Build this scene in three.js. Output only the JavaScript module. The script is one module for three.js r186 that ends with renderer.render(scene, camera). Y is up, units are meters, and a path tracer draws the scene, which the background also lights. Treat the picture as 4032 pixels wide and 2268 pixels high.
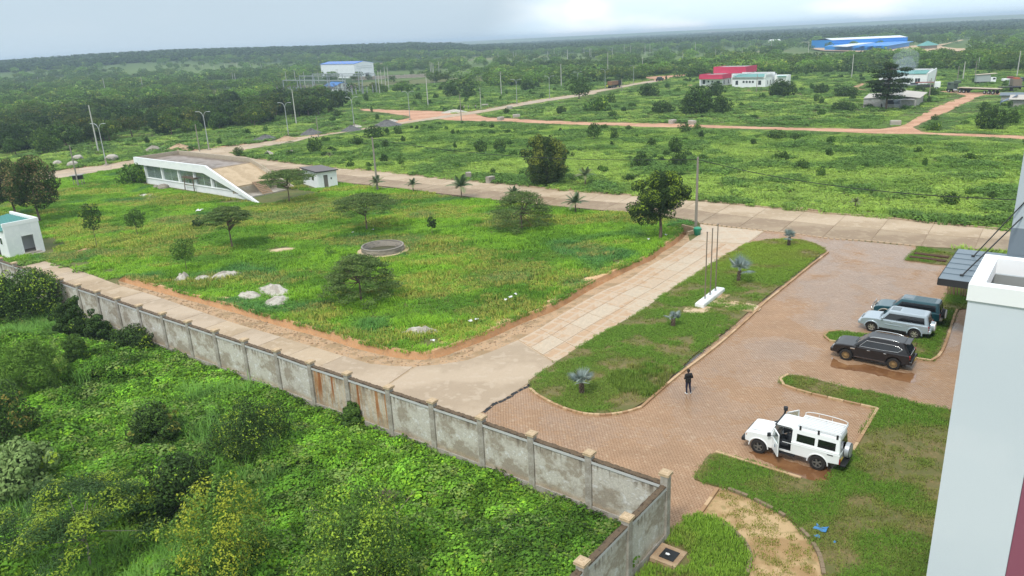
import * as THREE from 'three';
import { mergeGeometries } from 'three/addons/utils/BufferGeometryUtils.js';
import { RoundedBoxGeometry } from 'three/addons/geometries/RoundedBoxGeometry.js';
import { MarchingCubes } from 'three/addons/objects/MarchingCubes.js';
import { Brush, Evaluator, SUBTRACTION } from 'three-bvh-csg';

// ---------------------------------------------------------------- camera, sky, sun, exposure
const scene = new THREE.Scene();
const camera = new THREE.PerspectiveCamera(41.75, 1024 / 576, 0.5, 30000);
camera.position.set(0, 22.7, 0);                       // a window on an upper floor
camera.rotation.set(-0.31826, 0, -0.04887, 'YXZ');     // looking down 18 degrees, slightly rolled

const renderer = new THREE.WebGLRenderer({ antialias: true });
renderer.setSize(1024, 576);
renderer.toneMapping = THREE.LinearToneMapping;
renderer.toneMappingExposure = 1.62;
renderer.shadowMap.enabled = true;

const mulberry = (a) => () => { a = (a + 0x6d2b79f5) | 0; let t = Math.imul(a ^ (a >>> 15), 1 | a); t = (t + Math.imul(t ^ (t >>> 7), 61 | t)) ^ t; return ((t ^ (t >>> 14)) >>> 0) / 4294967296; };
const clamp = (x, a = 0, b = 1) => Math.min(b, Math.max(a, x));
const lerp = (a, b, t) => a + (b - a) * t;
const smooth = (a, b, x) => { const t = clamp((x - a) / (b - a)); return t * t * (3 - 2 * t); };
const hash = (x, y) => { let h = Math.imul(x | 0, 374761393) + Math.imul(y | 0, 668265263); h = Math.imul(h ^ (h >>> 13), 1274126177); return ((h ^ (h >>> 16)) >>> 0) / 4294967296; };
// value noise; per > 0 makes it tile
function vnoise(x, y, per = 0) {
  const ix = Math.floor(x), iy = Math.floor(y), fx = x - ix, fy = y - iy, u = fx * fx * (3 - 2 * fx), v = fy * fy * (3 - 2 * fy);
  const m = per ? (k) => ((k % per) + per) % per : (k) => k;
  const a = hash(m(ix), m(iy)), b = hash(m(ix + 1), m(iy)), c = hash(m(ix), m(iy + 1)), d = hash(m(ix + 1), m(iy + 1));
  return lerp(lerp(a, b, u), lerp(c, d, u), v);
}
function fbm(x, y, oct = 4, per = 0) { let s = 0, a = 0.5, n = 0; for (let i = 0; i < oct; i++) { s += a * vnoise(x + i * 17 * (per ? 0 : 1), y, per); n += a; a *= 0.5; x *= 2; y *= 2; per *= 2; } return s / n; }

{ // overcast sky: a rain curtain on the left, brighter broken cloud on the right, brightest overhead
  const W = 2048, Hh = 1024, data = new Float32Array(W * Hh * 4);
  for (let r = 0; r < Hh; r++) {
    const el = ((r + 0.5) / Hh - 0.5) * 180;
    for (let c = 0; c < W; c++) {
      const az = ((c + 0.5) / W - 0.5) * 360 + 90;              // 0 = straight ahead, positive to the right
      const a = ((az + 540) % 360) - 180;
      const o = (r * W + c) * 4;
      const up = clamp(el / 90), zen = Math.pow(up, 0.55);
      // rain curtain: an edge near straight ahead that leans, closed again far round to the left
      const lean = a - 0.5 - el * 0.7 + (fbm(el * 0.35 + 9, a * 0.1 + 3, 3) - 0.5) * 3;
      const rain = (1 - smooth(-3.5, 3.0, lean)) * smooth(-150, -95, a) * (1 - smooth(16, 40, el));
      let R = lerp(0.53, 0.77, zen), G = lerp(0.65, 0.81, zen), B = lerp(0.73, 0.86, zen);
      // broken cloud
      const k = 1 / (Math.max(el, 0.6) + 3.5), n = fbm(a * 0.16 + 40, el * 0.55 + 7, 5), n2 = fbm(a * k * 1.4 + 5, 60 * k + 11, 4);
      const cl = smooth(0.44, 0.72, n) * (1 - smooth(12, 25, el)) * 0.9;
      R = lerp(R, 0.76, cl); G = lerp(G, 0.79, cl); B = lerp(B, 0.8, cl);
      const sh = 1 + (n2 - 0.5) * 0.22 * smooth(6, 30, el);
      R *= sh; G *= sh; B *= sh;
      const g = 1 + (fbm(a * 0.09, el * 0.2, 3) - 0.5) * 0.08;
      R = lerp(R, 0.36 * g, rain * 0.95); G = lerp(G, 0.44 * g, rain * 0.95); B = lerp(B, 0.5 * g, rain * 0.95);
      if (el <= 0) { R = 0.3; G = 0.34; B = 0.34; }
      data[o] = R; data[o + 1] = G; data[o + 2] = B; data[o + 3] = 1;
    }
  }
  const t = new THREE.DataTexture(data, W, Hh, THREE.RGBAFormat, THREE.FloatType);
  t.mapping = THREE.EquirectangularReflectionMapping; t.magFilter = t.minFilter = THREE.LinearFilter; t.needsUpdate = true;
  scene.background = t; scene.environment = t;
}
const sun = new THREE.DirectionalLight(new THREE.Color(1, 0.965, 0.9), 1.5);
sun.position.set(-60, 150, 35); sun.target.position.set(0, 0, -60);
sun.castShadow = true; sun.shadow.radius = 20; sun.shadow.mapSize.set(4096, 4096);
Object.assign(sun.shadow.camera, { left: -200, right: 200, top: 200, bottom: -200, near: 1, far: 900 });
scene.add(sun, sun.target);
scene.fog = new THREE.FogExp2(new THREE.Color(0.62, 0.78, 0.95), 0.00028);

// ---------------------------------------------------------------- helpers
const V = (x, y, z) => new THREE.Vector3(x, y, z);
const taken = new Map();
function numbered(name) { const n = taken.get(name) ?? 0; taken.set(name, n + 1); return n ? `${name}_${String(n).padStart(3, '0')}` : name; }
function tag(o, label, category, group, kind) {
  o.userData = { label }; if (category) o.userData.category = category; if (group) o.userData.group = group; if (kind) o.userData.kind = kind; return o;
}
function thing(name, label, category, [x, z] = [0, 0], turn = 0, group, y = 0) {
  const o = new THREE.Group(); o.name = numbered(name); o.position.set(x, y, z); o.rotation.y = turn; scene.add(o); return tag(o, label, category, group);
}
function mesh(name, geo, mat, parent, kind) {
  const m = new THREE.Mesh(Array.isArray(geo) ? merge(geo) : geo, mat); m.name = parent && parent !== scene ? name : numbered(name); m.castShadow = m.receiveShadow = true;
  if (kind) m.userData.kind = kind;
  (parent ?? scene).add(m); return m;
}
function struct(name, geo, mat, label) { const m = mesh(name, geo, mat); m.userData = { label, kind: 'structure' }; return m; }
function dup(root, [x, z], turn, label, group, s = 1) {
  const r = root.clone(); r.name = numbered(root.name.replace(/_\d{3}$/, '')); r.position.set(x, root.position.y, z); r.rotation.y = turn; r.scale.copy(root.scale).multiplyScalar(s);
  r.userData = { ...root.userData }; if (label) r.userData.label = label; if (group) r.userData.group = group; scene.add(r); return r;
}
function plain(g) {
  const o = g.index ? g.toNonIndexed() : g;
  for (const k of Object.keys(o.attributes)) if (!['position', 'normal', 'uv', 'color'].includes(k)) o.deleteAttribute(k);
  if (!o.attributes.uv) o.setAttribute('uv', new THREE.BufferAttribute(new Float32Array(o.attributes.position.count * 2), 2));
  o.morphAttributes = {}; return o;
}
function merge(list) { const l = list.map(plain); return l.length === 1 ? l[0] : mergeGeometries(l); }
// box with uv in metres, centred at x,y,z
function bx(w, h, d, x = 0, y = 0, z = 0, ry = 0, rz = 0, rx = 0) {
  const g = new THREE.BoxGeometry(w, h, d), uv = g.attributes.uv, n = g.attributes.normal;
  for (let i = 0; i < uv.count; i++) { const nx = Math.abs(n.getX(i)), ny = Math.abs(n.getY(i)); uv.setXY(i, uv.getX(i) * (nx > 0.5 ? d : w), uv.getY(i) * (ny > 0.5 ? d : h)); }
  if (rx) g.rotateX(rx); if (rz) g.rotateZ(rz); if (ry) g.rotateY(ry); return g.translate(x, y, z);
}
const rbx = (w, h, d, r, x = 0, y = 0, z = 0, seg = 2) => new RoundedBoxGeometry(w, h, d, seg, r).translate(x, y, z);
const cyl = (r0, r1, h, x = 0, y = 0, z = 0, seg = 8) => new THREE.CylinderGeometry(r1, r0, h, seg).translate(x, y + h / 2, z);
function rod(a, b, r, r2 = r, seg = 6) {
  const d = b.clone().sub(a), g = new THREE.CylinderGeometry(r2, r, d.length(), seg);
  g.applyQuaternion(new THREE.Quaternion().setFromUnitVectors(V(0, 1, 0), d.clone().normalize())); return g.translate((a.x + b.x) / 2, (a.y + b.y) / 2, (a.z + b.z) / 2);
}
const tube = (pts, r, n = 16, seg = 6) => new THREE.TubeGeometry(new THREE.CatmullRomCurve3(pts), n, r, seg);
// flat polygon at height y; pts are [x, z]; uv in metres
function flat(pts, y = 0, holes = []) {
  const c = pts.map((p) => new THREE.Vector2(p[0], p[1])), hs = holes.map((h) => h.map((p) => new THREE.Vector2(p[0], p[1])));
  if (THREE.ShapeUtils.isClockWise(c)) c.reverse();
  for (const h of hs) if (!THREE.ShapeUtils.isClockWise(h)) h.reverse();
  const f = THREE.ShapeUtils.triangulateShape(c, hs), v = [...c, ...hs.flat()], pos = [], uv = [], nor = [];
  for (const t of f) for (const i of [t[0], t[2], t[1]]) { pos.push(v[i].x, y, v[i].y); uv.push(v[i].x, v[i].y); nor.push(0, 1, 0); }
  return geom(pos, nor, uv);
}
function geom(pos, nor, uv, col) {
  const g = new THREE.BufferGeometry(); g.setAttribute('position', new THREE.Float32BufferAttribute(pos, 3));
  if (nor) g.setAttribute('normal', new THREE.Float32BufferAttribute(nor, 3)); if (uv) g.setAttribute('uv', new THREE.Float32BufferAttribute(uv, 2)); if (col) g.setAttribute('color', new THREE.Float32BufferAttribute(col, 3));
  if (!nor) g.computeVertexNormals(); return g;
}
// prism: polygon between y0 and y1, top and sides
function prism(pts, y0, y1, bottom = false) {
  const list = [flat(pts, y1)], pos = [], uv = [];
  let run = 0;
  const ccw = !THREE.ShapeUtils.isClockWise(pts.map((p) => new THREE.Vector2(p[0], p[1])));
  for (let i = 0; i < pts.length; i++) {
    let a = pts[i], b = pts[(i + 1) % pts.length]; if (ccw) [a, b] = [b, a];
    const L = Math.hypot(b[0] - a[0], b[1] - a[1]);
    for (const [p, y, u] of [[a, y0, run], [b, y0, run + L], [b, y1, run + L], [a, y0, run], [b, y1, run + L], [a, y1, run]]) { pos.push(p[0], y, p[1]); uv.push(u, y); }
    run += L;
  }
  list.push(geom(pos, null, uv)); if (bottom) list.push(flat(pts, y0)); return merge(list);
}
const dist = (a, b) => Math.hypot(a[0] - b[0], a[1] - b[1]);
function resample(pts, step, jit = 0, rng) { // polyline -> evenly spaced smooth points
  const c = new THREE.CatmullRomCurve3(pts.map((p) => V(p[0], 0, p[1])), false, 'centripetal'), n = Math.max(2, Math.round(c.getLength() / step));
  return c.getSpacedPoints(n).map((p) => [p.x + (jit ? (rng() - 0.5) * jit : 0), p.z + (jit ? (rng() - 0.5) * jit : 0)]);
}
function offset(pts, d) { // positive: to the right of travel seen from above (x right, z towards us)
  return pts.map((p, i) => { const a = pts[Math.max(0, i - 1)], b = pts[Math.min(pts.length - 1, i + 1)], L = dist(a, b) || 1; return [p[0] - ((b[1] - a[1]) / L) * d, p[1] + ((b[0] - a[0]) / L) * d]; });
}
function inside(p, poly) { let c = false; for (let i = 0, j = poly.length - 1; i < poly.length; j = i++) { const a = poly[i], b = poly[j]; if (a[1] > p[1] !== b[1] > p[1] && p[0] < ((b[0] - a[0]) * (p[1] - a[1])) / (b[1] - a[1]) + a[0]) c = !c; } return c; }
function boxOf(poly) { return poly.reduce((b, p) => [Math.min(b[0], p[0]), Math.min(b[1], p[1]), Math.max(b[2], p[0]), Math.max(b[3], p[1])], [1e9, 1e9, -1e9, -1e9]); }
function nearLine(p, line) { let m = 1e9; for (let i = 1; i < line.length; i++) { const a = line[i - 1], b = line[i], dx = b[0] - a[0], dz = b[1] - a[1], t = clamp(((p[0] - a[0]) * dx + (p[1] - a[1]) * dz) / (dx * dx + dz * dz || 1)); m = Math.min(m, Math.hypot(p[0] - a[0] - t * dx, p[1] - a[1] - t * dz)); } return m; }
// rough view cone with a margin, so that plants are only set where a camera near this one could see them
const inView = (x, z, m = 10) => z < 2 && Math.abs(x) < -z * 0.86 + 6 + m;

// ---------------------------------------------------------------- textures and materials
function texture(size, fn, srgb = true, h = size) {
  const d = new Uint8Array(size * h * 4);
  for (let y = 0; y < h; y++) for (let x = 0; x < size; x++) { const c = fn(x / size, y / h), o = (y * size + x) * 4; d[o] = clamp(c[0], 0, 255); d[o + 1] = clamp(c[1], 0, 255); d[o + 2] = clamp(c[2], 0, 255); d[o + 3] = 255; }
  const t = new THREE.DataTexture(d, size, h); t.wrapS = t.wrapT = THREE.RepeatWrapping; t.magFilter = THREE.LinearFilter; t.minFilter = THREE.LinearMipmapLinearFilter; if (srgb) t.colorSpace = THREE.SRGBColorSpace; t.needsUpdate = true; return t;
}
const scaled = (t, mx, my = mx) => { const c = t.clone(); c.repeat.set(1 / mx, 1 / my); c.needsUpdate = true; return c; }; // one repeat every mx metres
const mix3 = (a, b, t) => [lerp(a[0], b[0], t), lerp(a[1], b[1], t), lerp(a[2], b[2], t)];
const mul3 = (a, k) => [a[0] * k, a[1] * k, a[2] * k];
const M = {};
const mat = (name, color, o = {}) => (M[name] = new THREE.MeshStandardMaterial({ name, color: new THREE.Color(color), roughness: 0.8, ...o }));
const lin = (r, g, b) => new THREE.Color().setRGB(r, g, b);

const noiseTex = (a, b, c, opt = {}) => { const { f1 = 4, f2 = 24, spots = 0, size = 512, grain = 0.14 } = opt; return texture(size, (u, v) => { const n = fbm(u * f1, v * f1, 5, f1), m = fbm(u * f2 + 3, v * f2, 3, f2); let col = mix3(a, b, smooth(0.35, 0.65, n)); col = mix3(col, c, smooth(0.55, 0.75, m) * 0.5); const gr = 1 - grain / 2 + grain * hash(u * 4096, v * 4096 + 7); if (spots && m > 0.72) col = mul3(col, 1 - spots); return mul3(col, gr); }); };
const T = {
  roadLight: noiseTex([182, 161, 134], [166, 144, 116], [192, 174, 150], { f1: 3, f2: 20 }),
  roadTan: noiseTex([158, 136, 108], [140, 117, 90], [172, 152, 124], { f1: 3, f2: 16 }),
  roadGrey: noiseTex([182, 162, 138], [166, 146, 122], [190, 172, 150], { f1: 3, f2: 16 }),
  earth: noiseTex([212, 174, 130], [194, 152, 110], [220, 186, 148], { f1: 4, f2: 32, spots: 0.15 }),
  redEarth: noiseTex([192, 148, 118], [176, 130, 100], [204, 166, 138], { f1: 4, f2: 24 }),
  paleEarth: noiseTex([196, 172, 140], [170, 140, 106], [206, 190, 164], { f1: 4, f2: 24 }),
  soil: noiseTex([96, 98, 48], [80, 92, 38], [116, 104, 62], { f1: 5, f2: 30 }),
  lawn: noiseTex([112, 102, 60], [96, 96, 48], [140, 116, 76], { f1: 4, f2: 26 }),
  plaster: noiseTex([230, 232, 232], [222, 225, 226], [234, 236, 236], { f1: 3, f2: 12, grain: 0.03 }),
  concrete: noiseTex([164, 156, 144], [138, 130, 118], [180, 172, 160], { f1: 3, f2: 18 }),
  gravel: noiseTex([100, 100, 98], [84, 84, 83], [122, 122, 120], { f1: 8, f2: 60, spots: 0.35 }),
  sand: noiseTex([176, 150, 120], [152, 126, 98], [192, 170, 144], { f1: 6, f2: 40, spots: 0.2 }),
  rubble: noiseTex([186, 180, 168], [156, 148, 136], [206, 202, 194], { f1: 6, f2: 34, spots: 0.3 }),
  bark: noiseTex([112, 96, 80], [84, 70, 56], [140, 126, 110], { f1: 6, f2: 30, size: 256 }),
};
const tm = (name, t, metres, o = {}) => (M[name] = new THREE.MeshStandardMaterial({ name, map: scaled(t, metres), roughness: 0.85, ...o }));
tm('soil', T.soil, 7, { roughness: 0.95 }); tm('lawn', T.lawn, 5, { roughness: 0.95 });
tm('roadLight', T.roadLight, 9, { roughness: 0.7 }); tm('roadTan', T.roadTan, 8, { roughness: 0.6 }); tm('roadGrey', T.roadGrey, 7, { roughness: 0.6 });
tm('earth', T.earth, 4); tm('redEarth', T.redEarth, 12, { roughness: 0.9 }); tm('paleEarth', T.paleEarth, 6);
tm('plaster', T.plaster, 4, { roughness: 0.75 }); tm('concrete', T.concrete, 3); tm('gravel', T.gravel, 2.5, { roughness: 0.95 }); tm('sand', T.sand, 3, { roughness: 0.95 }); tm('rubble', T.rubble, 2.2, { roughness: 0.95 }); tm('bark', T.bark, 1);
mat('white', '#e9ebeb', { roughness: 0.7 }); mat('black', '#1a1b1d', { roughness: 0.6 }); mat('dark', '#2b2c2c', { roughness: 0.7 });
mat('galv', '#aeb4b4', { roughness: 0.5, metalness: 0.4 }); mat('greyPole', '#b4b3ac', { roughness: 0.85 }); mat('woodPole', '#8b857a', { roughness: 0.9 });
mat('roofGreen', '#4f8f88', { roughness: 0.45 }); mat('roofBlue', '#2f6fb0', { roughness: 0.4 }); mat('roofGrey', '#9a9994', { roughness: 0.6 });
mat('windowDark', '#3a4042', { roughness: 0.15 }); mat('crimson', '#8a4e60', { roughness: 0.7 }); mat('rust', '#8a4a2a', { roughness: 0.9 }); mat('wood', '#8a7258', { roughness: 0.9 });
mat('wire', '#26282a', { roughness: 0.7 }); mat('shadeCloth', '#5d6a74', { roughness: 0.5 });
M.glass = new THREE.MeshPhysicalMaterial({ name: 'glass', color: 0xe6efec, roughness: 0.04, transmission: 0.92, thickness: 0, ior: 1.5 });

// ---------------------------------------------------------------- the plan of the place, in metres: [x, z], camera above [0, 0]
const wallPosts = [[-59.5, -81.9], [-56.6, -79.6], [-53.75, -77.4], [-50.85, -75.1], [-48.0, -72.85], [-45.15, -70.55], [-42.35, -68.3], [-39.5, -66.05], [-36.6, -63.8], [-33.72, -61.5], [-30.82, -59.2], [-27.9, -56.9], [-25.0, -54.68], [-22.1, -52.42], [-19.22, -50.2], [-16.28, -47.95], [-13.42, -45.62], [-10.6, -43.5], [-7.66, -41.2], [-4.87, -39.05], [-2.02, -36.83], [0.65, -34.72], [3.4, -32.55], [6.6, -30.0]];
const wallReturn = [[6.6, -30.0], [4.38, -27.22], [2.2, -24.52], [0.0, -21.8], [-2.2, -19.1]];
const wallDir = [0.787, 0.617], wallIn = [0.617, -0.787];
const onWall = (p, d) => { const a = [6.6, -30], t = (p[0] - a[0]) * wallDir[0] + (p[1] - a[1]) * wallDir[1]; return [a[0] + wallDir[0] * t + wallIn[0] * d, a[1] + wallDir[1] * t + wallIn[1] * d]; };

const roadFieldEdge = [[-55.73,-87.72], [-47.76,-81.77], [-41.17,-76.15], [-36.52,-72.6], [-29.09,-66.44], [-24.32,-62.5], [-19.57,-58.91], [-13.26,-54.03], [-11,-52.31], [-9.12,-51.63], [-7.58,-51.35], [-5.58,-51.51], [-3.59,-52.05], [-1.82,-53.44], [0.31,-55.57], [1.89,-57.57], [4.09,-60.8], [8.81,-67.06], [10.57,-68.69], [13.96,-73.54], [17.7,-78.53], [20.39,-82.72], [22.01,-85.09], [22.77,-87.13], [23.51,-90.43]];
const roadLawnEdge = [[0.96,-47.98], [4.07,-52.39], [7.62,-56.8], [10.43,-59.96], [14.22,-65.39], [18.6,-70.96], [22.7,-76.34], [26.09,-80.21], [29.96,-85.35]];
const roadEnd = [[-2.26,-43.61], [-1.62,-44.65], [-0.83,-45.31], [-0.14,-46.24], [0.82,-47.32]];
const compoundRoad = [...roadFieldEdge, ...[...roadLawnEdge].reverse(), ...[...roadEnd].reverse(), onWall([-2.26,-43.61], 0.2), onWall([-57.37,-86.59], 0.2)];
const mainUpper = [[-66.81,-183.23], [-55.16,-168.85], [-40.81,-156.02], [-33.64,-150.46], [-22.32,-141.63], [-9.63,-130.34], [0.02,-123.33], [8.24,-116.03], [23.68,-105.76], [31.07,-99.6], [36.43,-95.14], [40.17,-92.03], [44.3,-89.66], [49.06,-85.16], [55.53,-80.29], [60.89,-75.69]];
const mainLower = [[-69.19,-177.51], [-46.03,-149.33], [-29.62,-133.2], [-20.14,-126.27], [-12.82,-119.76], [-7.05,-115.09], [-0.11,-109.41], [12.04,-100.74], [20.45,-94.89], [23.49,-90.99], [28.68,-86.57], [32.92,-83.53], [35.56,-80.93], [39.28,-78.94], [42.91,-76.11], [50.5,-72.97], [56.1,-69.27]];
const farLower = [[-102.24,-143.1], [-91.3,-154.77], [-83.51,-164.65], [-75.59,-173.46], [-67.74,-181.33], [-62.31,-189.33], [-54.65,-197.91], [-52.58,-204.55], [-44.17,-216.28], [-30.95,-230.62], [-19.82,-241.98], [-7.58,-254.48], [1.33,-267.71], [16.44,-289.03], [27.59,-302.02], [38.29,-315.66], [38.01,-321.29], [52.45,-343.12], [63.56,-361.49], [74.61,-373.18]];
const farUpper = [[-109.68,-154.18], [-97.77,-165.9], [-90.29,-171.3], [-86.68,-178.45], [-80.62,-185.7], [-74.61,-192.25], [-65.32,-199], [-57.23,-207.82], [-50.65,-211.75], [-42.2,-222.07], [-32.32,-235.06], [-16.39,-254.86], [-7.82,-264.45], [5.44,-286.45], [18.41,-304.59], [28.89,-316.04], [40.16,-330.98], [35.43,-331.71], [44.87,-339.58], [54.27,-355.06], [62.86,-369.62], [71.5,-381.8], [76.55,-382.96]];
const dirtLeft = [[-55.36,-298.53], [-44.02,-287.6], [-29.92,-275.5], [-17.82,-263.81], [-15.46,-253.91], [-24,-241.93], [-31.73,-233.63], [-34.45,-238.8], [-30.08,-251.36], [-34.89,-262.07], [-45.08,-278.42], [-53.34,-289.94]];
const dirtUpper = [[-10.31,-257.36], [-4.72,-238.71], [1.01,-232.97], [12.37,-220.44], [25.34,-209.6], [33.64,-204.53], [44.11,-197.9], [51.44,-190.71], [66.23,-178.76], [76.47,-172.56], [83.2,-168.28], [87.31,-168.79], [88.25,-162.42], [88.6,-159.97], [94.6,-154.92], [101.74,-148.45], [105.04,-144.38]];
const dirtLower = [[-20.13,-240.46], [-12.65,-232.02], [0.92,-223.26], [11.89,-212.37], [24.48,-202.58], [26.2,-202.37], [36.36,-193.56], [50.06,-185.5], [64.68,-174.47], [67.54,-172.16], [75.38,-165.14], [81.15,-159.77], [85.16,-158.47], [92.58,-151.5], [99.19,-144.59], [102.64,-140.94]];
const dirtBranch = [[82.01,-168.04], [89.28,-171.84], [96.74,-181.16], [110.67,-199.26], [126.48,-218.31], [140.69,-235.07], [139.81,-246.27], [142.33,-251.95], [145.66,-249.46], [150.07,-238.8], [161.32,-233.23], [157.44,-227.48], [146.73,-233.37], [140.14,-227.3], [121.49,-204.91], [106.94,-187.97], [94.54,-173.53], [89.93,-167.63], [88.13,-161.4], [83.85,-161.08]];
const dirtFar = [[72.42,-417.44], [88.5,-421.17], [103.72,-426.25], [99.24,-409.66], [84.46,-391.11], [75.57,-378.01], [74.26,-396.58]];
const dirtYard = [[68.3,-351.64], [77.24,-348.19], [86.19,-337.71], [84.52,-331.12], [74.95,-337.81], [67.14,-345.68]];
const dirtYard2 = [[86.11,-297.99], [93.84,-298.53], [98.83,-288.33], [96.66,-281.9], [90.55,-287.92], [84.63,-292.82]];
const dirtTrack = [[128.74,-285.07], [137.9,-299.38], [146.81,-308.83], [144.54,-302.36], [134.21,-289.65], [127.57,-277.37], [126.4,-265.93], [124.06,-261.62], [124.33,-271.69]];
const trenchLine = [[-41.8,-78.67], [-36.21,-74.39], [-31.62,-71.03], [-25.38,-66.45], [-22.14,-63.88], [-18.44,-61.06], [-15.15,-58.63], [-12.5,-56.43], [-9.06,-54.16], [-7.34,-53.42], [-6.2,-53.57], [-4.65,-54.88], [-2.56,-56.75], [0.57,-60.19], [2.88,-62.31], [6.75,-67.61], [9.31,-70.76], [12.07,-74.08], [14.52,-76.85], [15.67,-78.91], [17.69,-81.8], [19.36,-84.7], [20.54,-87.58], [20.77,-89.64]];

const island = [[1.02,-47.98], [4.07,-52.32], [7.61,-56.73], [10.42,-59.86], [14.2,-65.28], [18.58,-70.87], [22.67,-76.25], [26.06,-80.11], [28.49,-81.39], [30.68,-81.42], [32.46,-80.39], [33.24,-78.04], [33.25,-76.21], [32.05,-74.76], [29.81,-72.1], [25.28,-66.35], [21.66,-61.77], [20.21,-59.88], [14.92,-53.02], [12.64,-50.26], [11.07,-47.94], [9.76,-45.91], [7.82,-43.49], [7.45,-43.17], [6.45,-42.62], [5.41,-42.47], [4.23,-42.75], [3.27,-43.39], [2.3,-44.39], [1.42,-45.66], [0.97,-46.64]];
const islandKerb = [[33.08,-75.37], [29.26,-70.7], [24.82,-65.07], [21.55,-60.93], [19.92,-58.62], [15.76,-53.07], [13.28,-50.03], [11.07,-47.41], [9.56,-45.44], [7.86,-43.13], [7.07,-42.69], [6.22,-42.43], [5.29,-42.34], [4.21,-42.6], [3.25,-43.22], [2.29,-44.23], [1.41,-45.47], [0.89,-46.57]];
const bigLawn = [[9.12,-34.84], [10.99,-37.3], [13.15,-35.56], [14.68,-34.33], [15.75,-33.78], [16.78,-35.07], [19.1,-37.55], [22.07,-41.47], [19.71,-43.26], [18.62,-44.16], [17.63,-45.43], [17.74,-46.06], [18.49,-46.69], [19.47,-46.37], [21.48,-44.49], [23.37,-43.18], [24.7,-41.79], [26.35,-40.83], [34.5, -40.5], [24, -16], [9, -15], [12.41,-25.51], [12.87,-26.97], [13.21,-28.34], [13.19,-29.61], [12.8,-31.01], [12.05,-32.27], [11.28,-33.17], [10.5,-33.89], [10.55,-33.84], [9.8,-34.17]];
const pathEarth = [[10.1,-33.73], [10.54,-33.78], [10.49,-33.85], [11.27,-33.13], [12.04,-32.23], [12.79,-30.97], [13.18,-29.57], [13.2,-28.3], [12.86,-26.94], [12.41,-25.51], [8.61,-25.78], [9.45,-27.22], [9.98,-28.02], [10.2,-28.9], [10.15,-29.97], [9.91,-30.22], [9.38,-31.08], [8.68,-31.7]];
const cornerLawn = [[6.64,-29.75], [7.86,-31.24], [8.67,-31.66], [9.38,-31.08], [9.91,-30.22], [10.18,-29.13], [10.14,-28.45], [9.58,-27.21], [8.73,-25.76], [1.2, -22.5], [4.9, -27.2], [6.9, -29.6]];
const carLawn = [[39.71,-64.01], [39.71,-61.71], [37.0, -56.0], [37.13,-57.48], [36.14,-57.34], [28.87,-47.91], [28.1,-48.41], [30.03,-51.78], [32.01,-53.93], [35.1,-57.84], [37.03,-60.53]];
const fingerLawn = [[23.69,-53.34], [24.25,-53.88], [25.09,-53.98], [26.23,-53.46], [29.76,-51.58], [29.11,-50.34], [25.33,-51.46], [24.12,-51.96], [23.6,-52.32]];
const bedLawn = [[39.13,-71.38], [41.39,-74.08], [42.78,-75.72], [44.6,-72.55], [43.8,-70.15], [41.91,-69.21]];
const lawns = [island, bigLawn, cornerLawn, carLawn, fingerLawn, bedLawn];
const paving = [[-2.24,-43.56], onWall([-2.26,-43.61], 0.2), onWall([6.3, -30.3], 0.2), [6.85, -29.7], [6.64,-29.75], [7.86,-31.24], [8.68,-31.7], [10.1,-33.7], [13.29,-33.28], [16.98,-33.41], [22.53,-41.44], [26.35,-40.83], [34.6, -40.4], [37.2, -44], [40.6, -57], [41.5, -62], [43.13,-69], [42.84,-75.83], [38.39,-78.92], [35.53,-80.88], [32.9,-83.47], [30.03,-85.46], [26.12,-80.32], [29.98,-79.47], [31.56,-76.26], [31.83,-74.21], [25.14,-65.98], [20.19,-59.82], [15.13,-52.99], [11.02,-47.68], [7.87,-43.2], [5.3,-42.4], [3.26,-43.3], [1.41,-45.57], [0.92,-46.6], [0.84,-47.24], [-0.14,-46.16], [-0.81,-45.25], [-1.59,-44.58]];

const fieldPoly = [...trenchLine, [23.57,-91.32], [20.38,-94.53], [11.99,-100.33], [-0.11,-108.75], [-12.77,-119.19], [-29.48,-132.51], [-45.54,-147.63], [-68.75,-176.32], [-83.06,-170.57], [-83.21,-164.03], [-90.9,-154.04], [-97.74,-145.98], [-101.71,-142.31], [-115, -120], [-72, -90], [-55.91,-88.04], [-48.05,-82.34], [-43.95,-78.92]];
const midField = [...mainUpper.slice(1), ...[...dirtLower].reverse(), [-30.8,-229.43], [-43.97,-215.24], [-52.35,-203.61], [-62.4,-190.33], [-64.06,-180.73]];
const thicket = [...wallPosts.map((p) => [p[0] - 0.2, p[1] + 0.3]), ...wallReturn.slice(1).map((p) => [p[0] - 0.3, p[1]]), [-2.5, -15], [-60, -15], [-100, -60], [-75, -92]];
const farRoadPoly = [...farUpper, ...[...farLower].reverse()], mainRoadPoly = [...mainUpper, ...[...mainLower].reverse()], dirtPoly = [...dirtUpper, ...[...dirtLower].reverse()];

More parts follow.
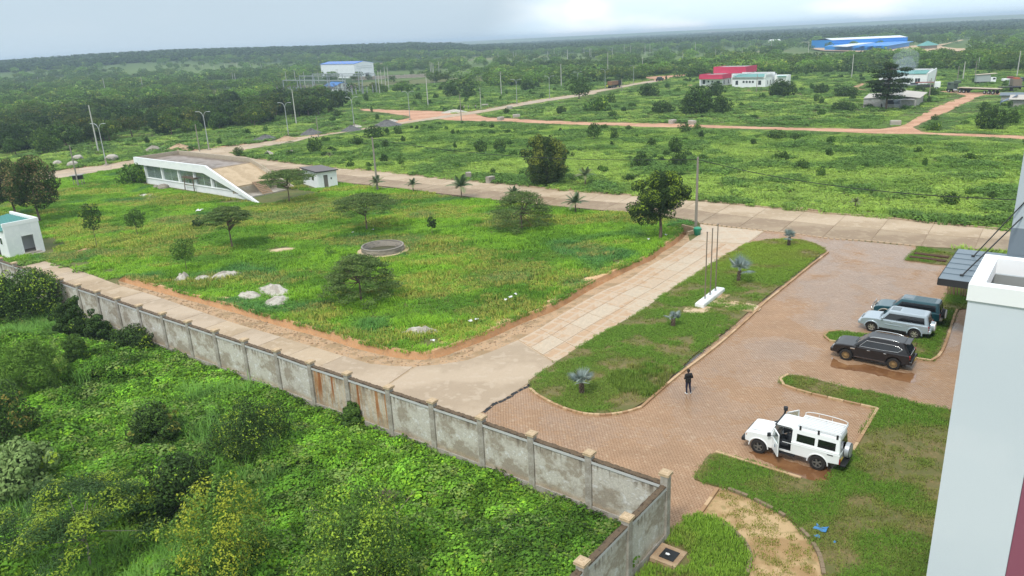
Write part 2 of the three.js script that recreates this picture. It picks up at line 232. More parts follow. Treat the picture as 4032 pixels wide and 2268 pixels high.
// ---------------------------------------------------------------- ground
const trenchTop = resample(trenchLine, 0.6), rT = mulberry(5);
const trenchLip = offset(trenchTop, 0.78);
struct('ground', [flat([[-460, -520], [460, -520], [460, 60], [-460, 60]], 0, [[...trenchTop, ...[...trenchLip].reverse()]])], M.soil, 'green grassy ground of the plots between the roads');
{ // open drainage trench cut into the orange earth
  const prof = [[-1.7, 0.004], [-0.5, 0.24], [0, 0.32], [0.07, -0.05], [0.2, -0.5], [0.5, -0.56], [0.62, -0.25], [0.78, 0.005]], rows = [];
  for (let k = 0; k < prof.length; k++) { const o = offset(trenchTop, prof[k][0]); rows.push(o.map((p) => V(p[0] + (k > 1 && k < 7 ? (rT() - 0.5) * 0.1 : 0), prof[k][1] + (k > 1 && k < 7 ? (rT() - 0.5) * 0.08 : 0), p[1]))); }
  const pos = [], uv = []; let run = 0;
  for (let i = 1; i < trenchTop.length; i++) { const L = dist(trenchTop[i], trenchTop[i - 1]);
    for (let k = 1; k < prof.length; k++) { const a = rows[k - 1][i - 1], b = rows[k - 1][i], c = rows[k][i], d = rows[k][i - 1]; for (const [p, u, v] of [[a, run, k - 1], [d, run, k], [c, run + L, k], [a, run, k - 1], [c, run + L, k], [b, run + L, k - 1]]) { pos.push(p.x, p.y, p.z); uv.push(u, v * 0.4); } }
    run += L; }
  for (const i of [0, trenchTop.length - 1]) for (let k = 3; k < prof.length - 1; k++) for (const p of [rows[2][i], rows[k][i], rows[k + 1][i]]) { pos.push(p.x, p.y, p.z); uv.push(p.x, p.y); }
  struct('drainage_trench', geom(pos, null, uv), M.earth, 'open drainage trench of orange earth between the grassy field and the compound road');
}
{ // the far country: a low wooded ridge on the left, a plain that runs to the horizon on the right
  const ridge = (az) => { const k = [[-1.2, 14], [-0.65, 21], [-0.45, 26], [-0.31, 23.5], [-0.21, 20], [-0.125, 16], [-0.07, 11], [-0.03, 4], [0.05, 0], [2, 0]]; for (let i = 1; i < k.length; i++) if (az < k[i][0]) return lerp(k[i - 1][1], k[i][1], smooth(k[i - 1][0], k[i][0], az)); return 0; };
  globalThis.landHeight = (x, z) => {
    const d = Math.hypot(x, z), near = Math.max(Math.abs(x) / 460, z < 0 ? -z / 520 : z / 60);
    if (near < 1) return -2.2 * (1 - smooth(0.9, 1, near));
    const az = x / Math.max(1, -z);
    let h = ridge(az) * smooth(800, 1500, d) * (1 - smooth(1700, 2600, d)) * (z < 0 ? 1 : 0);
    h += (fbm(x / 420 + 3, z / 420, 3) - 0.5) * 9 * smooth(560, 1100, d) * (1 - 0.6 * smooth(1500, 3000, d));
    h += 21.5 * smooth(3300, 5200, d);
    return Math.max(h, -2.2 * smooth(560, 900, d));
  };
  globalThis.cover = (x, z) => { // 1 = closed woodland, 0 = open
    const d = Math.hypot(x, z), az = x / Math.max(1, -z);
    let w = fbm(x / 160 + 20, z / 110 + 9, 4);
    let f = smooth(0.46, 0.58, w);
    if (az > -0.05) { f = Math.max(f * 0.55, smooth(950, 1100, d) * (1 - smooth(2400, 3000, d)) * smooth(0.3, 0.42, w)); if (d > 620 && d < 980) f *= 0.5; }
    else f = lerp(f, Math.max(f, 0.5), smooth(900, 1300, d));
    if (d > 3000) f *= 0.35 + 0.6 * smooth(0.5, 0.6, fbm(x / 900, z / 500, 2));
    return f;
  };
  const pos = [], col = [], idx = [], NR = 83, NA = 240, rad = (i) => 60 * Math.pow(1.056, i);
  for (let i = 0; i <= NR; i++) for (let j = 0; j <= NA; j++) {
    const r = rad(i), a = (j / NA) * Math.PI * 2, x = Math.cos(a) * r, z = Math.sin(a) * r; pos.push(x, landHeight(x, z), z);
    const f = cover(x, z), n = fbm(x / 60, z / 60, 3), e = smooth(0.66, 0.74, fbm(x / 130 + 50, z / 70 + 80, 3)) * (1 - f);
    const c = mix3(mix3([0.10, 0.155, 0.05], [0.15, 0.2, 0.07], n), [0.04, 0.07, 0.03], f * 0.85); const q = mix3(c, [0.34, 0.26, 0.19], e * 0.5); col.push(...q);
  }
  for (let i = 0; i < NR; i++) for (let j = 0; j < NA; j++) { const a = i * (NA + 1) + j, b = a + 1, c = a + NA + 1, d = c + 1; idx.push(a, b, c, b, d, c); }
  const g = geom(pos, null, null, col); g.setIndex(idx); g.computeVertexNormals();
  const nn = g.attributes.normal; for (let i = 0; i < nn.count; i++) if (nn.getY(i) < 0) nn.setXYZ(i, -nn.getX(i), -nn.getY(i), -nn.getZ(i));
  struct('far_land', g, new THREE.MeshPhysicalMaterial({ name: 'farLand', vertexColors: true, roughness: 1, specularIntensity: 0.1 }), 'wooded plain and low ridge running to the horizon');
}
const ragged = (pts, step, jit, seed) => resample([...pts, pts[0]], step, jit, mulberry(seed)).slice(0, -1);
// ---------------------------------------------------------------- roads
function slabs(road, left, right, n, lats, y, mats, seed, gap = 0.05, aligned = false) { // slabs between two edges, each a part of the road
  const rng = mulberry(seed), L = resample(left, 1), R = resample(right, 1);
  const at = (P, t) => { const k = clamp(t) * (P.length - 1), i = Math.min(P.length - 2, Math.floor(k)); return [lerp(P[i][0], P[i + 1][0], k - i), lerp(P[i][1], P[i + 1][1], k - i)]; };
  const pt = (t, s) => { const a = at(L, t), b = at(R, t); return [lerp(a[0], b[0], s), lerp(a[1], b[1], s)]; };
  for (let i = 0; i < n; i++) for (let k = 0; k < lats.length - 1; k++) {
    const e = gap / 2, len = dist(at(L, i / n), at(L, (i + 1) / n)), wid = dist(at(L, i / n), at(R, i / n)), dt = e / len / n, ds = e / wid;
    const t0 = i / n + dt, t1 = (i + 1) / n - dt, s0 = lats[k] + ds, s1 = lats[k + 1] - ds, poly = [];
    for (let q = 0; q <= 4; q++) poly.push(pt(lerp(t0, t1, q / 4), s0));
    for (let q = 4; q >= 0; q--) poly.push(pt(lerp(t0, t1, q / 4), s1));
    const g = prism(poly, y - 0.04, y + (rng() - 0.5) * 0.008);
    const ou = rng() * 50, ov = rng() * 50, uv = g.attributes.uv, d0 = at(L, t0), d1 = at(L, t1), dl = dist(d0, d1) || 1, ex = (d1[0] - d0[0]) / dl, ez = (d1[1] - d0[1]) / dl; for (let q = 0; q < uv.count; q++) { const x = uv.getX(q) - d0[0], z = uv.getY(q) - d0[1]; uv.setXY(q, aligned ? x * ex + z * ez : x + ou, aligned ? -x * ez + z * ex : z + ov); }
    mesh('slab', g, Array.isArray(mats[k]) ? mats[k][Math.floor(rng() * mats[k].length)] : mats[k], road);
  }
}
{ // compound road: grey to buff concrete with orange silt stains
  const road = struct('compound_road', flat(compoundRoad, 0.012), M.roadLight, 'pale concrete compound road bending round the grassy field beside the wall');
  const stain = (seed, base, st, amt) => texture(512, (u, v) => { // silt lies in rectangles with paler edges
    const n = fbm(u * 5 + seed, v * 5, 4, 5), m = fbm(u * 30, v * 30 + seed, 3, 30), gx = Math.abs(((u * 2 + 0.5) % 1) - 0.5) * 2, gy = Math.abs(((v * 3 + 0.5) % 1) - 0.5) * 2;
    const edge = smooth(0.08, 0.3, gx + (n - 0.5) * 0.35) * smooth(0.1, 0.36, gy + (m - 0.5) * 0.4);
    const c = mix3(base, st, clamp(edge * smooth(0.3, 0.6, n) * amt)); return mul3(c, 0.93 + 0.12 * m);
  });
  const s1 = new THREE.MeshStandardMaterial({ name: 'siltSlab', map: scaled(stain(1, [190, 168, 142], [182, 142, 104], 0.6), 3.4, 3.2), roughness: 0.55 });
  const s2 = new THREE.MeshStandardMaterial({ name: 'siltSlabLight', map: scaled(stain(7, [192, 174, 150], [186, 152, 118], 0.4), 3.4, 3.2), roughness: 0.55 });
  const mats = [[s1, s2, s1], [s2, s1], [s1, s2]];
  const i0 = roadFieldEdge.indexOf(roadFieldEdge[13]), L2 = roadFieldEdge.slice(14, 22), R2 = [[2.94,-50.8], [7.62,-56.8], [10.43,-59.96], [14.22,-65.39], [18.6,-70.96], [22.7,-76.34], [25.73,-79.73]];
  slabs(road, L2, R2, 12, [0, 0.34, 0.67, 1], 0.05, mats, 3, 0.04, true);
  const L1 = roadFieldEdge.slice(0, 8), R1 = resample(L1, 3).map((p) => onWall(p, 0.25));
  slabs(road, L1, R1, 14, [0, 1], 0.05, [[M.roadGrey, M.roadGrey, M.roadLight]], 4);
  const cA = onWall(roadFieldEdge[7], 0.25), cE = onWall([-2.26,-43.61], 0.25);
  const mid = lerp(cA[0], cE[0], 0.5), midz = lerp(cA[1], cE[1], 0.5);
  mesh('slab', prism([roadFieldEdge[7], [-11,-52.31], [-9.12,-51.63], [-7.58,-51.35], [mid, midz], cA], 0.01, 0.05), M.roadGrey, road);
  mesh('slab', prism([[-7.3,-51.35], [-5.58,-51.51], [-3.59,-52.05], [-1.69,-53.56], [0.24,-55.48], [2.8,-50.66], [1.03,-48.25], [0.73,-47.52], [-0.14,-46.35], [-0.83,-45.43], [-1.64,-44.75], [-2.24,-43.77], cE, [mid + 0.05, midz + 0.04]], 0.01, 0.05), M.roadGrey, road);
  mesh('slab', prism([[20.56,-82.8], [21.94,-84.92], [22.71,-87.14], [23.42,-89.83], [29.72,-85.53], [26.07,-80.38]], 0.01, 0.05), s2, road);
  mesh('plastic_lining', (() => { const r = mulberry(8), pts = resample(roadEnd, 0.25).map((p) => [p[0] + (r() - 0.5) * 0.1, p[1] + (r() - 0.5) * 0.1]), o = offset(pts, 0.22), pos = []; for (let i = 1; i < pts.length; i++) { const a = [pts[i - 1][0], 0.03 + r() * 0.1, pts[i - 1][1]], b = [pts[i][0], 0.03 + r() * 0.1, pts[i][1]], c = [o[i][0], 0.06, o[i][1]], d = [o[i - 1][0], 0.06, o[i - 1][1]]; pos.push(...a, ...d, ...c, ...a, ...c, ...b); } return geom(pos); })(), M.black, road).userData.label = 'torn black plastic sheet along the end of the concrete';
  // rubble-strewn verge between trench and road
  const verge = [...trenchLip, ...resample(roadFieldEdge.slice(2, 22), 1.5).reverse()];
  const vg = struct('road_verge', flat(verge, 0.006), tm('vergeEarth', noiseTex([178, 146, 112], [150, 124, 90], [172, 158, 138], { f1: 6, f2: 26, spots: 0.2 }), 3), 'bare orange earth verge strewn with stones beside the compound road');
  const r = mulberry(31), stones = [];
  for (let i = 0; i < 800; i++) { const k = Math.floor(r() * (trenchLip.length - 1) * 0.6), a0 = trenchLip[k], a1 = trenchLip[k + 1], e0 = r(), m0 = [lerp(a0[0], a1[0], e0), lerp(a0[1], a1[1], e0)], q = offset([m0, a1], 0.05 + r() * 1.4)[0]; const s = 0.03 + r() * r() * 0.13; if (inside(q, compoundRoad)) continue; stones.push(new THREE.IcosahedronGeometry(s, 0).scale(1, 0.6, 0.8).rotateY(r() * 6).translate(q[0], s * 0.25, q[1])); }
  const st = mesh('verge_stones', merge(stones), M.sand); tag(st, 'scattered broken stones on the verge between trench and road', 'stones', null, 'stuff');
}
{ // main road: two lanes of slabs, the near lane browner with silt
  const road = struct('main_road', flat(mainRoadPoly, 0.014), M.roadTan, 'wide tan concrete road crossing behind the field');
  slabs(road, mainUpper, mainLower, 34, [0, 0.5, 1], 0.055, [M.roadLight, M.roadTan], 12, 0.06);
  const kerb = offset(resample(mainLower.slice(1, 10), 1.6), 0.18), kl = struct('main_road_kerb', flat([...kerb, ...offset(kerb, 0.3).reverse()], 0.02), M.concrete, 'low dirty kerb and gutter along the near side of the main road');
  const kg = new THREE.BoxGeometry(1.5, 0.2, 0.16), kd = mat('kerbDirty', '#6b5a48', { roughness: 0.95 });
  for (let i = 1; i < kerb.length; i++) { const m = mesh('kerb_stone', kg, kd, kl); m.position.set((kerb[i][0] + kerb[i - 1][0]) / 2, 0.08, (kerb[i][1] + kerb[i - 1][1]) / 2); m.rotation.y = -Math.atan2(kerb[i][1] - kerb[i - 1][1], kerb[i][0] - kerb[i - 1][0]); }
  const up = offset(resample(mainUpper.slice(1), 1.6), -0.25), ku = struct('far_side_kerb', flat([...up, ...offset(up, -0.9).reverse()], 0.012), M.paleEarth, 'pale earth shoulder and kerb on the far side of the main road'), kp = mat('kerbPale', '#b59c80', { roughness: 0.9 });
  for (let i = 1; i < up.length; i++) { const m = mesh('kerb_stone', kg, kp, ku); m.position.set((up[i][0] + up[i - 1][0]) / 2, 0.07, (up[i][1] + up[i - 1][1]) / 2); m.rotation.y = -Math.atan2(up[i][1] - up[i - 1][1], up[i][0] - up[i - 1][0]); }
  // spaced edging blocks where the paved forecourt meets the road
  const bl = resample([[23.6,-90.55], [28.6,-86.33], [32.81,-83.24], [35.47,-80.72], [39.2,-78.77], [42.97,-75.98]], 0.62), bk = struct('forecourt_edging', flat([...offset(bl, 0.12), ...offset(bl, -0.12).reverse()], 0.02), M.soil, 'row of spaced edging blocks between the paved forecourt and the main road');
  const bgm = new THREE.BoxGeometry(0.42, 0.12, 0.24);
  bl.forEach((p, i) => { if (i === bl.length - 1) return; const q = bl[i + 1], m = mesh('edging_block', bgm, kp, bk); m.position.set(p[0], 0.07, p[1]); m.rotation.y = -Math.atan2(q[1] - p[1], q[0] - p[0]); });
}
{ // new road at the back with its bare shoulders, and the laterite tracks
  const road = struct('far_road', flat(farRoadPoly, 0.02), M.roadLight, 'new pale concrete road under construction with bare shoulders');
  slabs(road, farUpper, farLower, 44, [0, 0.5, 1], 0.06, [[M.roadLight, M.roadGrey], [M.roadGrey, M.roadLight]], 21, 0.08);
  const sh = resample(farUpper, 3, 0.6, mulberry(3)), so = offset(sh, -2.6).map((p, i) => [p[0], p[1] - 1.2 * vnoise(i * 0.35, 2)]);
  struct('far_road_shoulder', flat([...sh, ...so.reverse()], 0.01), M.redEarth, 'strip of bare red earth along the far edge of the new road');
  struct('near_road_shoulder', flat([...offset(resample(farLower.slice(0, 6), 3), -0.2), ...offset(resample(farLower.slice(0, 6), 3, 1, mulberry(9)), 2.4).reverse()], 0.01), M.paleEarth, 'pale stony shoulder of the new road near the pavilion');
  const D = [['laterite_track', dirtPoly, 'long pinkish laterite track crossing behind the overgrown plot'], ['track_junction', dirtLeft, 'broad laterite mouth of the side track left of the new road'], ['truck_track', dirtBranch, 'rutted red track leading up to the flatbed truck'], ['far_track', dirtFar, 'pink earth track at the far end of the new road'], ['yard_path', dirtYard, 'thin earth path in front of the red and white building'], ['house_path', dirtYard2, 'thin earth path in front of the white building with green roof'], ['curving_track', dirtTrack, 'curving red track left of the smoke-veiled tree']];
  D.forEach(([n, p, l], i) => struct(n, flat(ragged(p, 4, 0.7, 40 + i), 0.016 + i * 0.004), M.redEarth, l));
  struct('factory_yard', flat(ragged([[303.14,-770.75], [319.44,-785.25], [294.89,-642.31], [366.35,-707.35], [377.98,-712.88], [390.11,-703.03], [446.48,-774.23], [481.12,-820.63], [457.85,-782.33], [386.63,-690.53], [345.57,-580.49], [368.94,-553.36], [354.84,-510.56], [329.81,-491.85], [311.34,-517.03], [299.2,-588.04], [286.74,-607.94], [283.21,-687.29]], 14, 3, 61), 0.4), M.paleEarth, 'bare pale earth yard round the blue factory');
  struct('quarry_strip', flat(ragged([[-736.61,-1226.95], [-621.32,-1150.81], [-590.73,-1269.7], [-577.72,-1264.63], [-534.67,-1165.31], [-572.09,-1072.4], [-674.42,-1128.96]], 14, 3, 62), 0.5), M.paleEarth, 'narrow pale earth clearing in the far bush on the left');
  struct('substation_yard', flat(ragged([[-76.43,-380.78], [-75.1,-391.13], [-66.55,-387.97], [-61.84,-387.5], [-60.61,-375.32], [-71.22,-377.2], [-77.1,-367.97], [-81.08,-374.96]], 4, 1, 63), 0.03), M.redEarth, 'bare earth apron beside the substation');
}

// ---------------------------------------------------------------- paved forecourt: clay pavers laid in staggered rows
const paveAng = Math.atan2(wallDir[1], wallDir[0]);
{
  const bed = tm('pavingBed', noiseTex([146, 112, 88], [136, 102, 78], [152, 120, 96], { f1: 4, f2: 20 }), 4, { roughness: 0.8 });
  const base = struct('forecourt_paving', flat(paving, 0.012), bed, 'red brown clay paver forecourt, damp in places');
  // zigzag paver, 0.215 x 0.135
  const w = 0.2105 / 2, h = 0.1305 / 2, z = 0.016, out = [[-w, -h + z], [-w / 3, -h - z * 0.4], [w / 3, -h + z], [w, -h - z * 0.4], [w - z * 0.6, 0], [w, h - z], [w / 3, h + z * 0.4], [-w / 3, h - z], [-w, h + z * 0.4], [-w + z * 0.6, 0]];
  const paver = prism(out, -0.04, 0); paver.deleteAttribute('uv');
  const dry = new THREE.MeshStandardMaterial({ name: 'paverDry', color: 0xffffff, roughness: 0.72 }), damp = new THREE.MeshStandardMaterial({ name: 'paverDamp', color: 0xffffff, roughness: 0.36 }), wet = new THREE.MeshPhysicalMaterial({ name: 'paverWet', color: 0xffffff, roughness: 0.3, clearcoat: 0.25, clearcoatRoughness: 0.15 });
  const rng = mulberry(77), [x0, z0, x1, z1] = boxOf(paving), ca = Math.cos(paveAng), sa = Math.sin(paveAng), sets = [[], [], []], wetSpots = [[[36.06,-77.09], 6], [[37.75,-75.02], 5], [[31.16,-72.35], 5], [[38.03,-70.13], 5], [[28.13,-64.18], 3.5], [[19.58,-51.33], 3], [[26.1,-56.35], 4], [[34.55,-65.94], 5], [[11.27,-44.54], 3], [[34.71,-77.24], 4]];
  const cx = (x0 + x1) / 2, cz = (z0 + z1) / 2, R = Math.hypot(x1 - x0, z1 - z0) / 2, m4 = new THREE.Matrix4();
  const pitchU = 0.215, pitchV = 0.135, nV = Math.ceil(R / pitchV), nU = Math.ceil(R / pitchU), near = [];
  for (let j = -nV; j <= nV; j++) for (let i = -nU; i <= nU; i++) {
    const u = (i + (j % 2 ? 0.5 : 0)) * pitchU, v = j * pitchV, x = cx + u * ca - v * sa, z = cz + u * sa + v * ca;
    if (x < x0 || x > x1 || z < z0 || z > z1 || !inside([x, z], paving)) continue;
    if (lawns.some((l) => inside([x, z], l))) continue;
    const n = fbm(x * 0.25 + 5, z * 0.25, 3), n2 = fbm(x * 0.9 + 50, z * 0.9, 2), sp = wetSpots.reduce((m, [p, r]) => Math.max(m, 1 - dist(p, [x, z]) / r), 0), s = n * 0.75 + n2 * 0.35 + sp * 0.42 + smooth(-36, -60, z) * 0.06 + (rng() - 0.5) * 0.1 - 0.03;
    const q = rng(), tone = mix3(mix3([0.395, 0.247, 0.146], [0.362, 0.218, 0.124], q), [0.44, 0.295, 0.185], smooth(0.86, 1, rng())), k = (0.88 + 0.22 * n2) * (s > 0.74 ? 0.86 : s > 0.55 ? 0.94 : 1);
    const rec = [x, z, tone.map((c) => c * k), rng()];
    near.push([x * x + z * z, rec, s > 0.74 ? 2 : s > 0.55 ? 1 : 0]);
  }
  near.sort((a, b) => a[0] - b[0]);
  // the nearest 300 are parts of their own; the rest stay one mass
  const tones = [0, 1, 2, 3, 4].map((k) => new THREE.MeshStandardMaterial({ name: 'paverTone' + k, color: lin(...mix3([0.395, 0.247, 0.146], [0.358, 0.214, 0.122], k / 4)), roughness: 0.7 }));
  near.slice(0, 300).forEach(([, r]) => { const p = mesh('paver', paver, tones[Math.floor(r[3] * 5)], base); p.position.set(r[0], 0.05 + (r[3] - 0.5) * 0.008, r[1]); p.rotation.y = -paveAng; });
  near.slice(300).forEach(([, r, k]) => sets[k].push(r));
  sets.forEach((s, k) => {
    const im = new THREE.InstancedMesh(paver, [dry, damp, wet][k], s.length); im.name = ['pavers', 'damp_pavers', 'wet_pavers'][k]; im.userData.kind = 'stuff'; im.receiveShadow = true;
    const q = new THREE.Quaternion(), e = new THREE.Euler(); s.forEach((r, i) => { e.set((r[3] - 0.5) * 0.03, -paveAng, (hash(i, 3) - 0.5) * 0.03); q.setFromEuler(e); m4.compose(V(r[0], 0.05 + (r[3] - 0.5) * 0.008, r[1]), q, V(1, 1, 1)); im.setMatrixAt(i, m4); im.setColorAt(i, lin(...r[2])); });
    base.add(im);
  });
  console.log('pavers', near.length);
}
// muddy standing water
{
  const mud = new THREE.MeshPhysicalMaterial({ name: 'muddyWater', map: scaled(noiseTex([140, 100, 66], [124, 86, 56], [152, 114, 80], { f1: 3, f2: 12 }), 3), roughness: 0.1, clearcoat: 0.6, clearcoatRoughness: 0.04 });
  const P = [['muddy_puddle', [[22.7,-49.38], [22.83,-48.21], [24.5,-47.81], [25.71,-46.52], [26.76,-46.04], [25.9,-44.76], [25.16,-45.41], [23.28,-46.92], [21.94,-47.81]], 'brown muddy puddle beside the dark brown car'], ['muddy_puddle', [[12.77,-37.13], [13.41,-36.09], [14.72,-34.41], [15.75,-33.87], [16.76,-35.03], [16.47,-35.37], [15.77,-35.36], [14.68,-36.19], [14.08,-37.01], [13.31,-37.43]], 'brown muddy puddle along the white car'], ['muddy_puddle', [[29.84,-51.95], [30.31,-51.89], [29.59,-50.84], [29.25,-50.6]], 'small orange puddle behind the dark brown car']];
  P.forEach(([n, p, l], i) => struct(n, flat(ragged(p, 0.3, 0.22, 90 + i), 0.058 + i * 0.002), mud, l));
}
// ---------------------------------------------------------------- lawns with kerbs
{
  const soilEdge = tm('lawnSoil', T.lawn, 4), brick = [mat('kerbBrickA', '#b08f6a', { roughness: 0.85 }), mat('kerbBrickB', '#a2805e', { roughness: 0.85 }), mat('kerbBrickC', '#c0a27e', { roughness: 0.85 }), mat('kerbOld', '#85735c', { roughness: 0.95 })];
  const names = [['island_lawn', 'long lawn island with fan palms between road and forecourt'], ['big_lawn', 'mown lawn beside the white car and the building'], ['corner_lawn', 'bright grass patch in the corner of the boundary wall'], ['car_lawn', 'grass strip behind the parked cars'], ['finger_lawn', 'narrow grass finger in front of the dark brown car'], ['planting_bed', 'small bed of grass and dark mulch rows by the canopy']];
  const objs = lawns.map((p, i) => struct(names[i][0], prism(ragged(p, 0.7, 0.12, 110 + i), -0.02, 0.12), soilEdge, names[i][1]));
  const kg = new THREE.BoxGeometry(0.94, 0.16, 0.17), kg2 = new THREE.BoxGeometry(0.34, 0.16, 0.17);
  function kerb(line, parent, big, seed) { const r = mulberry(seed), p = resample(line, big ? 0.97 : 0.37); for (let i = 1; i < p.length; i++) { if (!big && seed > 7 && r() < 0.3) continue; const m = mesh('kerb_stone', big ? kg : kg2, seed > 7 && !big ? brick[3] : brick[Math.floor(r() * 3)], parent); m.position.set((p[i][0] + p[i - 1][0]) / 2, 0.09 + r() * 0.015, (p[i][1] + p[i - 1][1]) / 2); m.rotation.y = -Math.atan2(p[i][1] - p[i - 1][1], p[i][0] - p[i - 1][0]); } }
  kerb(islandKerb.slice(0, 10), objs[0], true, 1); kerb(islandKerb.slice(9), objs[0], false, 2);
  kerb([[22.08,-41.42], [19.7,-43.21], [18.6,-44.12], [17.61,-45.38], [17.7,-46.07], [18.53,-46.79]], objs[1], true, 3); kerb([[22.08,-41.42], [19.08,-37.52], [18.48,-36.77]], objs[1], true, 4); kerb([[14.68,-34.31], [13.14,-35.55], [11,-37.33]], objs[1], true, 5);
  kerb([[36.14,-57.34], [28.84,-47.87], [28.08,-48.37]], objs[3], true, 6); kerb([[25.28,-51.36], [24.08,-51.88], [23.58,-52.26], [23.67,-53.35], [24.26,-53.97], [25.13,-54.07]], objs[4], true, 7);
  kerb([[10.57,-33.75], [10.49,-33.85], [11.27,-33.13], [12.04,-32.23], [12.79,-30.97], [13.18,-29.57], [13.2,-28.3], [12.87,-26.94]], objs[1], false, 8); kerb([[9.39,-31.12], [9.92,-30.25], [10.2,-29.15], [10.16,-28.45], [9.61,-27.2]], objs[2], false, 9); kerb([[10.09,-33.67], [8.69,-31.67]], objs[2], true, 10);
  // the open gutter between island and kerb
  struct('island_gutter', flat([...resample(islandKerb.slice(0, 10), 1), ...offset(resample(islandKerb.slice(0, 10), 1), 0.6).reverse()], 0.016), tm('gutterWet', T.concrete, 2, { roughness: 0.25, color: lin(0.3, 0.3, 0.33) }), 'wet concrete gutter between the lawn island and the brick kerb');
  struct('garden_path', flat(ragged(pathEarth, 0.8, 0.1, 130), 0.03), tm('pathSand', noiseTex([186, 158, 118], [158, 128, 88], [128, 118, 70], { f1: 5, f2: 18 }), 5, { roughness: 0.95 }), 'worn sandy path curving through the lawn');
  struct('plinth_path', flat(ragged([[14.44,-60.16], [17.41,-64.35], [18.16,-64.97], [19.19,-64.45], [19.5,-63.67], [18.52,-62.47], [19.83,-61.52], [21.04,-60.18], [20.11,-58.87], [17.44,-61.03], [16.14,-59.44], [14.8,-59.34]], 0.6, 0.12, 131), 0.128), M.paleEarth, 'bare earth apron round the flagpole plinth');
  for (const [i, l] of [[[40.94,-73.21], [43.35,-71.27]], [[39.93,-72.14], [42.42,-70.13]]].entries()) struct('mulch_row', merge([prism([...offset(l, -0.28), ...offset(l, 0.28).reverse()], 0.1, 0.24)]), mat('mulch' + i, '#4a3020', { roughness: 1 }), ['dark mulch ridge of the planting bed, nearer the road', 'dark mulch ridge of the planting bed, nearer the forecourt'][i]);
}
